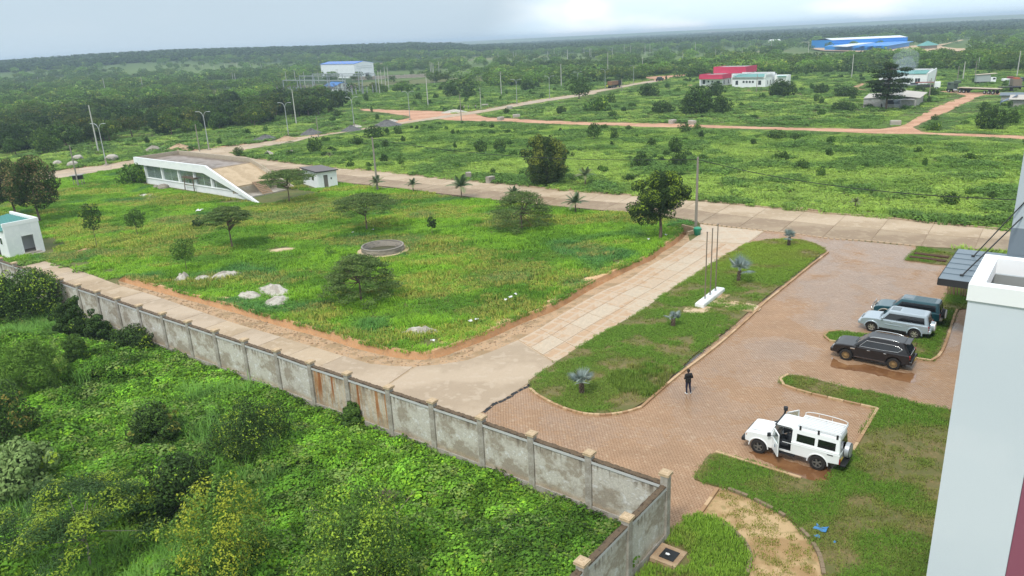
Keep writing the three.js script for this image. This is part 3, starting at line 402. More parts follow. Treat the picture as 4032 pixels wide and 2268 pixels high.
// ---------------------------------------------------------------- boundary wall
{
  const wall = thing('boundary_wall', 'long weathered concrete boundary wall with capped posts running from the corner to the gatehouse', 'wall');
  const panelTex = (seed, rust) => texture(384, (u, v) => { // v up
    const x = u * 3.3, y = v * 2.4, big = fbm(x * 1.1 + seed * 9, y * 1.3 + seed, 5), fine = fbm(x * 5 + seed, y * 6, 4), gr = fbm(x * 22, y * 22 + seed, 2);
    let c = mix3([190, 185, 174], [168, 160, 146], smooth(0.36, 0.62, big + (fine - 0.5) * 0.6)); c = mix3(c, [146, 134, 118], smooth(0.54, 0.7, big + (fine - 0.5) * 0.7) * 0.6);
    const streak = fbm(x * 7 + seed * 3, y * 0.35, 3), top = smooth(2.4 - 0.75 * streak - 0.25, 2.4, y + (gr - 0.5) * 0.2);
    c = mix3(c, [104, 94, 82], top * smooth(0.38, 0.62, streak) * 0.75); c = mix3(c, [214, 214, 212], smooth(0.6, 0.68, fine) * smooth(0.56, 0.42, big) * 0.7);
    c = mix3(c, [170, 148, 122], smooth(0.35, 0.05, y + (fine - 0.5) * 0.6) * 0.55);
    if (rust) { const rs = fbm(x * 4.2 + seed * 5, y * 0.3 + 2, 3), rr = smooth(0.44, 0.62, rs) * smooth(-0.2, 1.5, y + (streak - 0.5) * 1.5); c = mix3(c, [164, 108, 58], rr * 0.8); c = mix3(c, [132, 74, 36], smooth(0.62, 0.74, rs) * 0.7 * smooth(0.3, 1.6, y)); c = mix3(c, [186, 158, 124], smooth(0.5, 0.3, rs) * 0.5); }
    return mul3(c, 0.9 + 0.2 * gr);
  }, true, 288);
  const pm = [0, 1, 2, 3, 4, 5, 6].map((k) => { const t = panelTex(k + 1, k > 4); t.wrapS = t.wrapT = THREE.ClampToEdgeWrapping; return new THREE.MeshStandardMaterial({ name: k > 4 ? 'rustPanel' : 'plasterPanel', map: t, roughness: 0.9 }); });
  const cop = tm('copingTop', noiseTex([98, 82, 64], [70, 58, 46], [150, 132, 106], { f1: 6, f2: 40, spots: 0.4 }), 1.5, { roughness: 1 }), copSide = tm('copingSide', noiseTex([186, 186, 184], [160, 156, 150], [196, 196, 194], { f1: 3, f2: 12 }), 2), post = tm('wallPost', noiseTex([168, 162, 152], [144, 136, 124], [182, 178, 170], { f1: 4, f2: 20 }), 1.4), capM = tm('postCap', noiseTex([196, 172, 140], [170, 146, 114], [206, 190, 164], { f1: 4, f2: 16 }), 0.6);
  const rng = mulberry(404);
  const capG = merge([bx(0.5, 0.13, 0.5, 0, 0.065), (() => { const c = new THREE.ConeGeometry(0.35, 0.07, 4).rotateY(Math.PI / 4).translate(0, 0.165, 0); return c; })()]);
  function run(P, variants, skipFirst) {
    for (let i = 0; i < P.length; i++) {
      const p = P[i], q = P[i + 1] ?? P[i], o = P[i - 1] ?? P[i], a = -Math.atan2(q[1] - o[1], q[0] - o[0]);
      if (!(skipFirst && i === 0)) {
        const tall = P === wallReturn || i < P.length - 1 ? 3.22 : 3.5, corner = !skipFirst && i === P.length - 1;
        const m = mesh('post', bx(0.36, tall + 0.7, 0.36, 0, (tall - 0.7) / 2), post, wall); m.position.set(p[0], 0, p[1]); m.rotation.y = a + (rng() - 0.5) * 0.02;
        const c = mesh('post_cap', capG, capM, m); c.position.y = tall - 0.001; c.rotation.y = (rng() - 0.5) * 0.05;
      }
      if (i === P.length - 1) break;
      const L = dist(p, q), cx = (p[0] + q[0]) / 2, cz = (p[1] + q[1]) / 2, an = -Math.atan2(q[1] - p[1], q[0] - p[0]), v = variants(i);
      const g = new THREE.BoxGeometry(L - 0.34, 2.42, 0.15).translate(0, 1.59, 0);
      const pn = mesh('wall_panel', g, pm[v], wall); pn.position.set(cx, 0, cz); pn.rotation.y = an; if (v > 4) pn.userData.label = 'rust-streaked plaster panel';
      const b = mesh('coping', bx(L - 0.37, 0.15, 0.3, 0, 2.88), copSide, wall); b.position.set(cx, 0, cz); b.rotation.y = an;
      // crumbling lichen-dark top course
      const top = new THREE.BoxGeometry(L - 0.42, 0.07, 0.29, 28, 1, 4), tp = top.attributes.position; for (let k = 0; k < tp.count; k++) if (tp.getY(k) > 0) tp.setY(k, 0.035 + (hash(Math.round(tp.getX(k) * 50) + i * 91, Math.round(tp.getZ(k) * 90)) - 0.45) * 0.06); top.computeVertexNormals();
      const tuv = top.attributes.uv; for (let k = 0; k < tuv.count; k++) tuv.setXY(k, tp.getX(k) + i * 3.3, tp.getZ(k));
      const tt = mesh('coping_top', top.translate(0, 2.985, 0), cop, b);
      const pl = mesh('plinth', bx(L - 0.355, 1.1, 0.26, 0, -0.18), post, wall); pl.position.set(cx, 0, cz); pl.rotation.y = an;
    }
  }
  run(wallPosts, (i) => (i === 16 ? 5 : i === 17 ? 6 : [0, 2, 1, 3, 4, 1, 0, 3, 2][(i * 5 + 2) % 9]));
  run(wallReturn, (i) => [0, 0, 1, 0][i], true);
}

// ---------------------------------------------------------------- plants
const leafMat = new THREE.MeshPhysicalMaterial({ name: 'leaf', color: lin(1.6, 1.52, 1.2), vertexColors: true, roughness: 0.95, specularIntensity: 0.25, transmission: 0.25, thickness: 0 });
const grassMat = new THREE.MeshPhysicalMaterial({ name: 'grassBlade', color: lin(2.2, 2.12, 1.8), vertexColors: true, roughness: 0.95, specularIntensity: 0.2, transmission: 0.3, thickness: 0 });
const UPV = V(0, 1, 0);
// blobs: [x, y, z, rx, ry, rz]; leaves sit in the outer part of each blob. opt: n, size, shell, cols (linear), tip (colour of scattered young leaves), tipShare, flat (0..1 lay leaves level)
function leafCloud(rng, blobs, opt) {
  const { n, size, shell = 0.45, cols, tip, tipShare = 0, level = 0, aspect = 0.55, topOnly = 0 } = opt, pos = [], nor = [], col = [];
  const wts = blobs.map((b) => Math.cbrt(b[3] * b[4] * b[5]) ** 2), sum = wts.reduce((a, b) => a + b, 0), d = V(), c = V(), t = V(), s = V(), fn = V(), a = V();
  for (let i = 0; i < n; i++) {
    let w = rng() * sum, k = 0; while (k < blobs.length - 1 && (w -= wts[k]) > 0) k++;
    const b = blobs[k]; do d.set(rng() * 2 - 1, rng() * 2 - 1, rng() * 2 - 1); while (d.lengthSq() > 1 || d.lengthSq() < 0.01); d.normalize();
    if (topOnly && d.y < -0.2 && rng() < topOnly) d.y = -d.y;
    const r = 1 - shell * rng() * rng(); c.set(b[0] + d.x * b[3] * r, b[1] + d.y * b[4] * r, b[2] + d.z * b[5] * r); if (c.y < 0.03) c.y = 0.03 + rng() * 0.1;
    fn.set(rng() * 2 - 1, rng() * 2 - 1, rng() * 2 - 1).normalize().multiplyScalar(0.9).add(d).addScaledVector(UPV, level * 2 + 0.25).normalize();
    t.set(rng() * 2 - 1, rng() * 2 - 1, rng() * 2 - 1).cross(fn).normalize(); s.crossVectors(fn, t);
    const L = size * (0.6 + 0.8 * rng()), W = L * aspect;
    const young = tip && rng() < tipShare * (d.y > 0 ? 1.6 : 0.3) * 2.6 * smooth(0.42, 0.68, vnoise(c.x / (size * 5) + 40, (c.z + c.y * 0.7) / (size * 5) + b[0])), cc = young ? tip : cols[Math.floor(rng() * cols.length)], kk = 0.75 + 0.5 * rng();
    const p0 = a.copy(c).addScaledVector(t, -L / 2).clone(), p1 = a.copy(c).addScaledVector(s, W / 2).addScaledVector(fn, L * 0.08).clone(), p2 = a.copy(c).addScaledVector(t, L / 2).clone(), p3 = a.copy(c).addScaledVector(s, -W / 2).addScaledVector(fn, L * 0.08).clone();
    const sn = fn.clone().multiplyScalar(0.55).addScaledVector(d, 0.45).normalize();
    for (const p of [p0, p2, p1, p0, p3, p2]) { pos.push(p.x, p.y, p.z); nor.push(sn.x, sn.y, sn.z); col.push(cc[0] * kk, cc[1] * kk, cc[2] * kk); }
  }
  return geom(pos, nor, null, col);
}
// a crown outline broken into clumps
function clumps(rng, R, H, y0, n, size, squash = 0.8, hollow = 0.55) {
  const out = [];
  for (let i = 0; i < n; i++) { const a = i * 2.399 + rng(), v = (i + 0.5) / n, y = y0 + H * (0.12 + 0.8 * v), prof = Math.sin(Math.PI * clamp(0.12 + 0.83 * v)) ** 0.7, r = R * prof * (hollow + (1 - hollow) * rng()) * 0.82, s = R * size * (0.7 + 0.6 * rng()); out.push([Math.cos(a) * r, y, Math.sin(a) * r, s, s * squash, s]); }
  for (let i = 0; i < n * 0.9; i++) { const a = rng() * 6.283, v = Math.pow(rng(), 0.7), y = y0 + H * (0.1 + 0.95 * v), r = R * Math.sin(Math.PI * clamp(0.14 + 0.8 * v)) ** 0.7 * (0.75 + 0.45 * rng()), s = R * size * (0.2 + 0.3 * rng()); out.push([Math.cos(a) * r, y, Math.sin(a) * r, s, s * (0.7 + 0.7 * rng()), s]); } // sprigs that break the outline
  return out;
}
function trunkGeo(rng, h, r, lean = 0.1, limbs = [], seg = 6) {
  const g = [], bend = [0, 1, 2, 3].map((k) => V((rng() - 0.5) * lean * h * k / 3, h * k / 3, (rng() - 0.5) * lean * h * k / 3));
  for (let k = 0; k < 3; k++) g.push(rod(bend[k], bend[k + 1], r * (1 - 0.22 * k), r * (0.78 - 0.22 * k), seg));
  for (const l of limbs) g.push(rod(bend[2].clone().lerp(bend[3], rng()), V(l[0], l[1], l[2]), r * 0.42, r * 0.12, 5));
  return merge(g);
}
const leafTints = [[1.5, 1.45, 1.15], [1.0, 1.0, 0.9], [2.2, 2.0, 1.3], [1.9, 1.5, 1.1]].map((c, k) => { const m = leafMat.clone(); m.name = 'leafTint' + k; m.color = lin(...c); return m; });
const GREEN = { dark: [[0.022, 0.045, 0.016], [0.03, 0.058, 0.018], [0.038, 0.07, 0.02]], mid: [[0.045, 0.095, 0.022], [0.058, 0.115, 0.026], [0.07, 0.13, 0.03]], bright: [[0.085, 0.17, 0.03], [0.1, 0.195, 0.036], [0.12, 0.215, 0.045]], olive: [[0.07, 0.095, 0.03], [0.085, 0.11, 0.036], [0.06, 0.08, 0.028]], acacia: [[0.06, 0.105, 0.034], [0.075, 0.125, 0.04], [0.09, 0.14, 0.048]], grey: [[0.07, 0.12, 0.06], [0.085, 0.14, 0.075], [0.06, 0.105, 0.05]], brown: [[0.07, 0.06, 0.03], [0.06, 0.05, 0.026]] };
const YOUNG = [0.2, 0.29, 0.035];

// woodland trees and shrubs: a few forms of each kind, cloned
function makeForm(seed, kind) {
  const r = mulberry(seed), g = new THREE.Group(); let bl, leaf, th, tr;
  if (kind === 'tree') { bl = clumps(r, 3.2, 4.6, 1.2, 13, 0.42, 0.72); leaf = leafCloud(r, bl, { n: 1500, size: 0.5, cols: [GREEN.dark[2], GREEN.mid[0], GREEN.mid[1], GREEN.dark[1]], tip: [0.1, 0.16, 0.035], tipShare: 0.14 }); th = 2.6; tr = 0.2; }
  if (kind === 'broad') { bl = clumps(r, 4.2, 3.6, 2.2, 15, 0.36, 0.55, 0.6); leaf = leafCloud(r, bl, { n: 1600, size: 0.52, cols: [GREEN.dark[2], GREEN.olive[2], GREEN.mid[0], GREEN.dark[1]], tip: [0.11, 0.14, 0.035], tipShare: 0.14 }); th = 3.4; tr = 0.22; }
  if (kind === 'shrub') { bl = clumps(r, 1.3, 1.9, 0.0, 9, 0.48, 0.85); leaf = leafCloud(r, bl, { n: 1000, size: 0.26, cols: [...GREEN.mid, ...GREEN.dark], tip: [0.1, 0.16, 0.035], tipShare: 0.12 }); th = 0.8; tr = 0.05; }
  if (kind === 'bright_shrub') { bl = clumps(r, 1.4, 1.6, 0.0, 9, 0.5, 0.8); leaf = leafCloud(r, bl, { n: 900, size: 0.28, cols: [...GREEN.mid, ...GREEN.bright.slice(0, 1)], tip: YOUNG, tipShare: 0.08 }); th = 0.6; tr = 0.05; }
  if (kind === 'bush') { bl = clumps(r, 3, 4, 0, 15, 0.42, 0.8); leaf = leafCloud(r, bl, { n: 2200, size: 0.42, cols: [...GREEN.dark, GREEN.mid[0]], tip: [0.08, 0.13, 0.03], tipShare: 0.12 }); th = 1; tr = 0.12; }
  const limbs = bl.slice(0, 4).map((b) => [b[0] * 0.7, b[1], b[2] * 0.7]);
  return { crown: leaf, trunk: trunkGeo(r, th, tr, 0.25, limbs, 5), span: kind === 'tree' ? [6.2, 6.4] : kind === 'broad' ? [6.2, 8.2] : kind === 'shrub' ? [2.1, 3.0] : kind === 'bush' ? [4.4, 6.6] : [1.8, 3.2] };
}
const forms = {}; for (const k of ['tree', 'broad', 'shrub', 'bright_shrub', 'bush']) forms[k] = [1, 2, 3, 4].map((s) => makeForm(s * 71 + k.length, k));
function plantForm(name, form, [x, z], hgt, wid, label, category, group, rng, lm = leafMat) {
  const t = thing(name, label, category, [x, z], rng() * 6.28, group); t.scale.set(wid / form.span[1], hgt / form.span[0], wid / form.span[1]);
  mesh('trunk', form.trunk, M.bark, t); mesh('crown', form.crown, lm, t); return t;
}
// ---- single trees in the field
function umbrella(seed, h, w, skirt) { // flat-topped thorn tree
  const r = mulberry(seed), bl = [], R = w / 2, n = Math.round(26 + R * 14);
  for (let k = 0; k < n; k++) { const a = k * 2.399 + r() * 0.8, v = Math.sqrt((k + r()) / n), q = R * v * (0.92 + 0.16 * r()), drop = skirt ? (h - 0.5) * Math.pow(v, 2.6) * 0.85 : h * 0.26 * Math.pow(v, 2.2), s = R * (0.13 + 0.12 * r()); bl.push([Math.cos(a) * q, h - 0.22 - drop + (r() - 0.5) * 0.3, Math.sin(a) * q, s * 1.25, 0.1 + 0.12 * r(), s * 1.25]); if (k % 2) bl.push([Math.cos(a) * q * 0.8, h - 0.75 - drop * 1.02 + (r() - 0.5) * 0.4, Math.sin(a) * q * 0.8, s, 0.12, s]); }
  const leaf = leafCloud(r, bl, { n: Math.round(6000 + w * 1300), size: 0.16, cols: GREEN.acacia, tip: [0.1, 0.14, 0.05], tipShare: 0.1, level: 0.5, shell: 0.9 });
  const limbs = bl.filter((_, i) => i % 4 === 0).map((b) => [b[0] * 0.8, b[1] - 0.1, b[2] * 0.8]);
  return { leaf, trunk: trunkGeo(r, skirt ? h * 0.55 : h * 0.6, 0.13, 0.12, limbs, 7) };
}
function addUmbrella(seed, [x, z, h, w], skirt, label) { const u = umbrella(seed, h, w, skirt), t = thing('umbrella_thorn_tree', label, 'tree', [x, z], seed, 'flat-topped thorn trees in the field'); mesh('trunk', u.trunk, M.bark, t); mesh('crown', u.leaf, leafMat, t); }
addUmbrella(11, [-14.21,-67.26,4.49,6.8], true, 'thorn tree with a skirt down to the grass, nearest the concrete ring');
addUmbrella(12, [-18.39,-95.49,4.84,8.1], false, 'flat-topped thorn tree standing above and left of the concrete ring');
addUmbrella(13, [-34.32,-117.6,5.08,8.17], false, 'thorn tree in front of the small white guard hut');
addUmbrella(14, [1.6,-92.61,4.74,7.4], true, 'wide pale thorn tree near the main road with a palm behind it');
addUmbrella(15, [-33.79,-89.4,5.37,5.19], false, 'small thorn tree with a bent bare trunk, right of the saplings');
function addTree(name, seed, [x, z, h, w], o, label, category = 'tree') {
  const r = mulberry(seed), t = thing(name, label, category, [x, z], 0, o.group), R = w / 2, bl = o.blobs ? o.blobs.flatMap((b) => { const l = []; for (let i = 0; i < 6; i++) { const a = r() * 6.28, u = r() * 2 - 0.8, c = Math.sqrt(Math.max(0, 1 - u * u)), q = b[3] * 0.6, s = b[3] * (0.4 + 0.25 * r()); l.push([b[0] + Math.cos(a) * c * q, b[1] + u * q, b[2] + Math.sin(a) * c * q, s, s * 0.8, s]); } return l; }) : clumps(r, R, h - o.y0, o.y0, o.n, o.size, o.squash ?? 0.8, o.hollow ?? 0.55);
  mesh('trunk', trunkGeo(r, Math.max(o.y0 + 0.5, h * 0.5), o.tr, o.lean ?? 0.1, bl.slice(0, 6).map((b) => [b[0] * 0.7, b[1], b[2] * 0.7]), 8), o.bark ?? M.bark, t);
  mesh('crown', leafCloud(r, bl, { n: o.leaves, size: o.leaf, cols: o.cols, tip: o.tip, tipShare: o.tipShare, shell: o.shell ?? 0.45, aspect: o.aspect ?? 0.5 }), leafMat, t); return t;
}
addTree('mango_tree', 21, [17.37,-84.18,8.77,7.03], { blobs: [[0.1, 7.2, 0, 1.5], [-0.9, 6.5, 0.3, 1.6], [0.9, 6.1, -0.2, 1.7], [-2.0, 5.5, 0, 1.7], [-0.3, 5.3, 0.6, 2.0], [1.9, 5.0, 0.2, 1.7], [2.8, 4.7, -0.2, 1.1], [-2.5, 4.2, 0.2, 1.5], [-2.3, 3.1, -0.1, 1.3], [-1.2, 4.2, -0.6, 1.8], [-1.5, 2.6, 0.4, 1.1], [0.4, 4.3, -0.9, 1.7], [0.7, 3.7, 0.6, 1.2], [-0.3, 3.4, 0.2, 1.3]], y0: 2.4, n: 24, size: 0.4, squash: 0.85, leaves: 26000, leaf: 0.24, cols: GREEN.dark, tip: [0.16, 0.24, 0.03], tipShare: 0.12, tr: 0.22, aspect: 0.4 }, 'dark broad-leaved tree with yellow-green shoots at the corner of the field');
addTree('round_tree', 22, [6.6,-121.57,7.42,7.67], { y0: 0.2, n: 30, size: 0.36, squash: 0.85, leaves: 17000, leaf: 0.28, cols: [...GREEN.dark, GREEN.olive[2]], tip: [0.12, 0.15, 0.03], tipShare: 0.2, tr: 0.25 }, 'big rounded dark tree growing alone beyond the main road');
addTree('shade_tree', 23, [-70.06,-111.51,9.45,6.88], { y0: 2.0, n: 22, size: 0.36, leaves: 13000, leaf: 0.27, cols: [...GREEN.dark, GREEN.brown[0], GREEN.mid[0]], tip: [0.16, 0.13, 0.07], tipShare: 0.1, tr: 0.2, lean: 0.2 }, 'tall dark tree just right of the green-roofed gatehouse');
addTree('shade_tree', 24, [-76.4,-116.01,8.27,6.62], { y0: 2.0, n: 20, size: 0.38, leaves: 12000, leaf: 0.27, cols: [...GREEN.dark, GREEN.brown[0]], tip: [0.14, 0.14, 0.06], tipShare: 0.1, tr: 0.2, lean: 0.2 }, 'dark tree at the left edge behind the green-roofed gatehouse');
const SAP = { y0: 1.9, n: 8, size: 0.45, leaves: 2400, leaf: 0.19, cols: GREEN.mid, tip: YOUNG, tipShare: 0.12, tr: 0.045, lean: 0.12, group: 'saplings planted in the field' };
addTree('sapling', 31, [-52.51,-93.71,5.72,2.32], { ...SAP, y0: 2.2, n: 10, cols: [...GREEN.dark, ...GREEN.mid] }, 'tall leaning sapling with dark crown nearest the gatehouse');
addTree('sapling', 32, [-49.76,-99.14,3.23,2.77], { ...SAP, y0: 1.2 }, 'rounded sapling right of the tall leaning one');
addTree('sapling', 33, [-35.81,-80.44,3.41,2.58], { ...SAP, y0: 1.5, cols: [...GREEN.bright, ...GREEN.mid] }, 'bright sapling on a thin stem behind the rubble heaps');
addTree('sapling', 34, [-42.96,-102.65,1.13,1.7], { ...SAP, y0: 0, leaves: 700, cols: GREEN.dark }, 'low dark bush left of the small thorn tree');
addTree('sapling', 35, [-9.61,-91.52,2.3,1.22], { ...SAP, y0: 0.9, leaves: 700, cols: GREEN.dark }, 'thin sapling with small dark crown right of the flat-topped thorn tree');
addTree('sapling', 36, [-20.63,-83.73,1.16,1.12], { ...SAP, y0: 0, leaves: 300, cols: GREEN.bright }, 'little bright green shrub left of the concrete ring');
addTree('sapling', 37, [-19.94,-145.05,2.8,1.53], { ...SAP, y0: 0.6, leaves: 700, cols: GREEN.mid }, 'slender young tree at the far edge of the main road');
// ---- palms
function fanPalm(seed, [x, z, h, w], label) { // silver-blue fan palm
  const r = mulberry(seed), t = thing('fan_palm', label, 'palm', [x, z], 0, 'silver fan palms on the island lawn', 0.1), th = h * 0.34;
  const tr = [cyl(0.1, 0.12, th, 0, 0, 0, 9)]; for (let i = 0; i < 26; i++) { const a = i * 2.4, y = 0.06 + (i / 26) * th; tr.push(bx(0.09, 0.16, 0.05, Math.cos(a) * 0.13, y, Math.sin(a) * 0.13, -a, 0.4)); }
  mesh('trunk', tr, M.bark, t);
  const n = 10, lean = (r() - 0.5) * 0.3, mats = fanPalm.m ?? (fanPalm.m = [0, 1, 2].map((k) => new THREE.MeshStandardMaterial({ name: 'silverFrond' + k, color: lin(...mix3([0.23, 0.3, 0.28], [0.34, 0.4, 0.37], k / 2)), roughness: 0.6 })));
  for (let i = 0; i < n; i++) {
    const a = i * 2.4 + r(), e = lerp(1.5, 0.55, Math.pow(i / (n - 1), 0.9)) + (r() - 0.5) * 0.35 - (i > 8 ? 0.3 : 0), L = (w / 2) * 1.3 * (0.75 + 0.4 * r()), st = L * 0.45, dir = V(Math.cos(a) * Math.cos(e), Math.sin(e), Math.sin(a) * Math.cos(e)), side = V(-Math.sin(a), 0, Math.cos(a)), nrm = side.clone().cross(dir);
    const base = V(0, th, 0), hub = base.clone().addScaledVector(dir, st), pos = [], nor = [], F = L * 0.6, K = 17;
    for (let k = 0; k < K; k++) { // pleated segments
      const f0 = lerp(-1.75, 1.75, k / K), f1 = lerp(-1.75, 1.75, (k + 1) / K), fm = (f0 + f1) / 2, ray = (f, l, dr) => hub.clone().addScaledVector(dir, Math.cos(f) * l).addScaledVector(side, Math.sin(f) * l).addScaledVector(nrm, dr).add(V(0, -0.1 * l * l / F, 0));
      const len = F * (0.82 + 0.3 * Math.cos(fm)) * (0.92 + 0.16 * r()), A = hub, B = ray(f0, len * 0.4, 0.02), C = ray(fm, len * 0.4, -0.04), D = ray(f1, len * 0.4, 0.02), T = ray(fm, len, -0.05);
      for (const tri of [[A, C, B], [A, D, C], [B, C, T], [C, D, T]]) { for (const p of tri) pos.push(p.x, p.y, p.z); }
    }
    mesh('frond', [geom(pos), rod(base, hub, 0.022, 0.012, 4)], mats[i % 3], t);
  }
  t.rotation.set(lean, seed * 1.3, lean * 0.6);
}
fanPalm(1, [30.1,-78.52,2.59,1.59], 'silver fan palm at the far tip of the lawn island');
fanPalm(2, [21.27,-67.26,3.14,2.38], 'largest silver fan palm, right behind the flagpoles');
fanPalm(3, [12.81,-56.68,1.93,1.36], 'silver fan palm between the flagpole plinth and the near end of the island');
fanPalm(4, [4.31,-45.49,2.22,1.58], 'silver fan palm at the near end of the island lawn');
function featherPalm(seed, [x, z, h, w], label, col = 0) {
  const r = mulberry(seed), t = thing('feather_palm', label, 'palm', [x, z], 0, 'young feather palms along the main road'), th = h * 0.46;
  mesh('trunk', [cyl(0.11, 0.07, th * 0.95, 0, 0, 0, 8), cyl(0.07, 0.05, th * 0.25, 0, th * 0.9, 0, 8)], M.bark, t);
  const m = featherPalm.m ?? (featherPalm.m = [[0.05, 0.1, 0.03], [0.075, 0.125, 0.04], [0.17, 0.19, 0.08]].map((c, k) => new THREE.MeshStandardMaterial({ name: 'palmFrond' + k, color: lin(...c), roughness: 0.6 })));
  for (let i = 0; i < 13; i++) {
    const a = i * 2.4 + r(), e = lerp(1.35, 0.35, i / 12), L = w * 0.78, pos = [], pt = (s) => V(Math.cos(a) * Math.cos(e) * s * L, th * 1.1 + Math.sin(e) * s * L - 0.55 * s * s * L * (1.2 - e * 0.5), Math.sin(a) * Math.cos(e) * s * L), side = V(-Math.sin(a), 0, Math.cos(a));
    for (let k = 2; k < 20; k++) { const s = k / 20, p = pt(s), q = pt(s + 0.06), l = L * 0.24 * Math.sin(Math.PI * (0.15 + 0.8 * s)); for (const sg of [-1, 1]) { const tip = p.clone().addScaledVector(side, sg * l).add(q.clone().sub(p).multiplyScalar(1.2)).add(V(0, -0.35 * l, 0)); pos.push(p.x, p.y, p.z, q.x, q.y, q.z, tip.x, tip.y, tip.z); } }
    mesh('frond', [geom(pos), tube([0, 0.35, 0.7, 1].map(pt), 0.014, 6, 4)], m[i > 10 && col < 2 ? 2 : Math.min(2, col + (i % 2))], t);
  }
}
featherPalm(1, [-21.38,-123.41,2.51,2.72], 'yellowish feather palm at the foot of the power pole', 1);
featherPalm(2, [-15.04,-119.99,2.58,2.22], 'small dark feather palm right of the power pole', 0);
featherPalm(3, [-6.97,-113.54,3.5,3.79], 'tallest feather palm beside the main road, right of centre', 0);
featherPalm(4, [0.87,-109.18,2.41,2.33], 'greyish feather palm rising behind the wide pale thorn tree', 0);
featherPalm(5, [9.06,-99.75,2.67,3.09], 'feather palm between the wide pale thorn tree and the dark corner tree', 0);
featherPalm(6, [12.45,-119.19,3.16,2.86], 'feather palm with browned fronds beyond the main road', 1);
featherPalm(7, [44.69,-95.05,1.39,1.34], 'small pale palm on the far verge near the right edge', 2);
featherPalm(8, [-37.76,-163.78,1.54,1.58], 'tiny pale palm in the weeds beyond the main road, left of centre', 2);

// ---- shrubs and trees that stand apart in the plots, measured one by one
{
  const r = mulberry(1234), S = (kind, p, label, cat = 'shrub') => plantForm(kind === 'shrub' ? 'field_shrub' : kind === 'bright_shrub' ? 'green_shrub' : 'bush_tree', forms[kind][Math.floor(r() * 4)], [p[0], p[1]], p[2], p[3], label, cat, 'bushes standing in the plots', r);
  S('shrub', [-43.32,-174.52,3.62,3.96], 'dark shrub on the plot corner above the guard hut');
  S('shrub', [-33.82,-199.42,2.97,6.72], 'wide dark shrub clump right of the gravel heaps');
  S('shrub', [-35.91,-185.09,2.23,3.55], 'shrub just left of the wide dark clump behind the power pole');
  S('shrub', [-28.01,-202.83,2.43,2.29], 'small upright shrub right of the wide dark clump');
  S('shrub', [-27.54,-176.23,1.98,2.46], 'low shrub under the overhead cable beyond the main road');
  S('shrub', [-5.28,-160.72,2.9,3.44], 'left one of two dark shrubs left of the big rounded tree');
  S('shrub', [-1.2,-163.31,2.38,3.15], 'right one of two dark shrubs left of the big rounded tree');
  S('bright_shrub', [-17.28,-184.28,1.43,2.25], 'low bush in the middle of the plot beyond the main road');
  S('shrub', [-13.14,-195.93,1.51,1.53], 'small dark bush near the laterite track, left of centre');
  S('shrub', [13.91,-190.47,1.14,1.16], 'tiny dark bush above the big rounded tree');
  S('tree', [20.33,-173.8,3.81,3.12], 'small dark tree on the near side of the laterite track', 'tree');
  S('shrub', [24.77,-171.61,2.48,1.81], 'brownish upright shrub right of the small dark track tree');
  S('shrub', [41.86,-178.21,2.2,3.59], 'shrub pair at the track, below the big dark thicket');
  S('bright_shrub', [45.7,-181.49,1.63,2.34], 'lighter bush beside the shrub pair at the track');
  S('shrub', [30.14,-185.85,1.5,1.96], 'low bush at the track edge right of the small dark tree');
  S('bush', [30.17,-132.24,2.45,3.51], 'layered dark bush behind the tall corner pole', 'bush');
  S('shrub', [33.06,-147.61,3.18,3.21], 'pointed dark bush above the layered one', 'bush');
  S('shrub', [23.65,-132.79,2.96,3.82], 'brownish spreading bush behind the dark corner tree', 'bush');
  S('shrub', [30.39,-157.92,1.87,2.56], 'faint grey-green bush further back behind the corner tree', 'bush');
  S('shrub', [57.76,-161.26,1.85,4.32], 'dark bush near the track, above the island tip', 'bush');
  S('shrub', [60.42,-158.05,1.33,2.7], 'second dark bush near the track above the island tip', 'bush');
  S('shrub', [48.98,-134.14,1.61,2.89], 'dark scrubby bush in the tall grass right of centre', 'bush');
  S('shrub', [48.65,-123.93,1.67,2.14], 'compact dark bush in the tall grass, right of the scrubby one', 'bush');
  S('bright_shrub', [49.23,-117.29,1.43,1.83], 'light bush in the tall grass on the right', 'bush');
  S('shrub', [56.22,-93.99,1.68,2.47], 'dark rounded bush by the main road at the right edge', 'bush');
  S('bright_shrub', [61.15,-97.91,1.25,1.59], 'grey-green bush behind the rounded one at the right edge', 'bush');
  S('shrub', [62.79,-95.79,1.12,1.41], 'bush next to the grey column of the building', 'bush');
  S('tree', [28.57,-291.53,7.98,9.65], 'dark leaning tree beside the new road', 'tree');
  S('bush', [54.48,-287.94,4.5,8.1], 'dense dark bush in front of the truck road', 'bush');
  S('bush', [54.86,-218.92,7.25,10.18], 'largest dark thicket tree in front of the red building', 'tree');
  S('bush', [46.55,-224.37,3.38,7.4], 'bush at the left end of the dark thicket', 'bush');
  S('bush', [61.21,-216.14,5.01,6.16], 'tree at the right end of the dark thicket', 'tree');
  S('bush', [75.55,-274.93,4.82,6.79], 'brown-green tree right before the white wall of the red building', 'tree');
  S('bush', [93.87,-262.41,5.48,7.34], 'dense bush right of the white building with green roof', 'bush');
  S('bright_shrub', [29.35,-239.34,4.8,8.52], 'tall pale scrub bush below the leaning dark tree', 'bush');
  S('shrub', [37.06,-264.08,3.47,3.36], 'dark shrub at the top right of the pale scrub', 'bush');
  S('bright_shrub', [68.03,-301.98,1.75,3.27], 'light bush on the path left of the red building', 'bush');
  S('bush', [17.92,-238.79,2.43,3.74], 'dark bush at the track left of the pale scrub', 'bush');
  S('bush', [95.2,-260.72,5.36,7.35], 'dark bush left of the smoke-veiled tree, furthest away', 'bush');
  S('bush', [108.51,-264.11,3.52,5.42], 'rounded dark bush left of the curving track', 'bush');
  S('shrub', [96.56,-237.72,2.26,1.88], 'small bush below the rounded one by the curving track', 'bush');
  S('bush', [110.64,-248.89,3.33,8.21], 'broad dark bush at the curving track', 'bush');
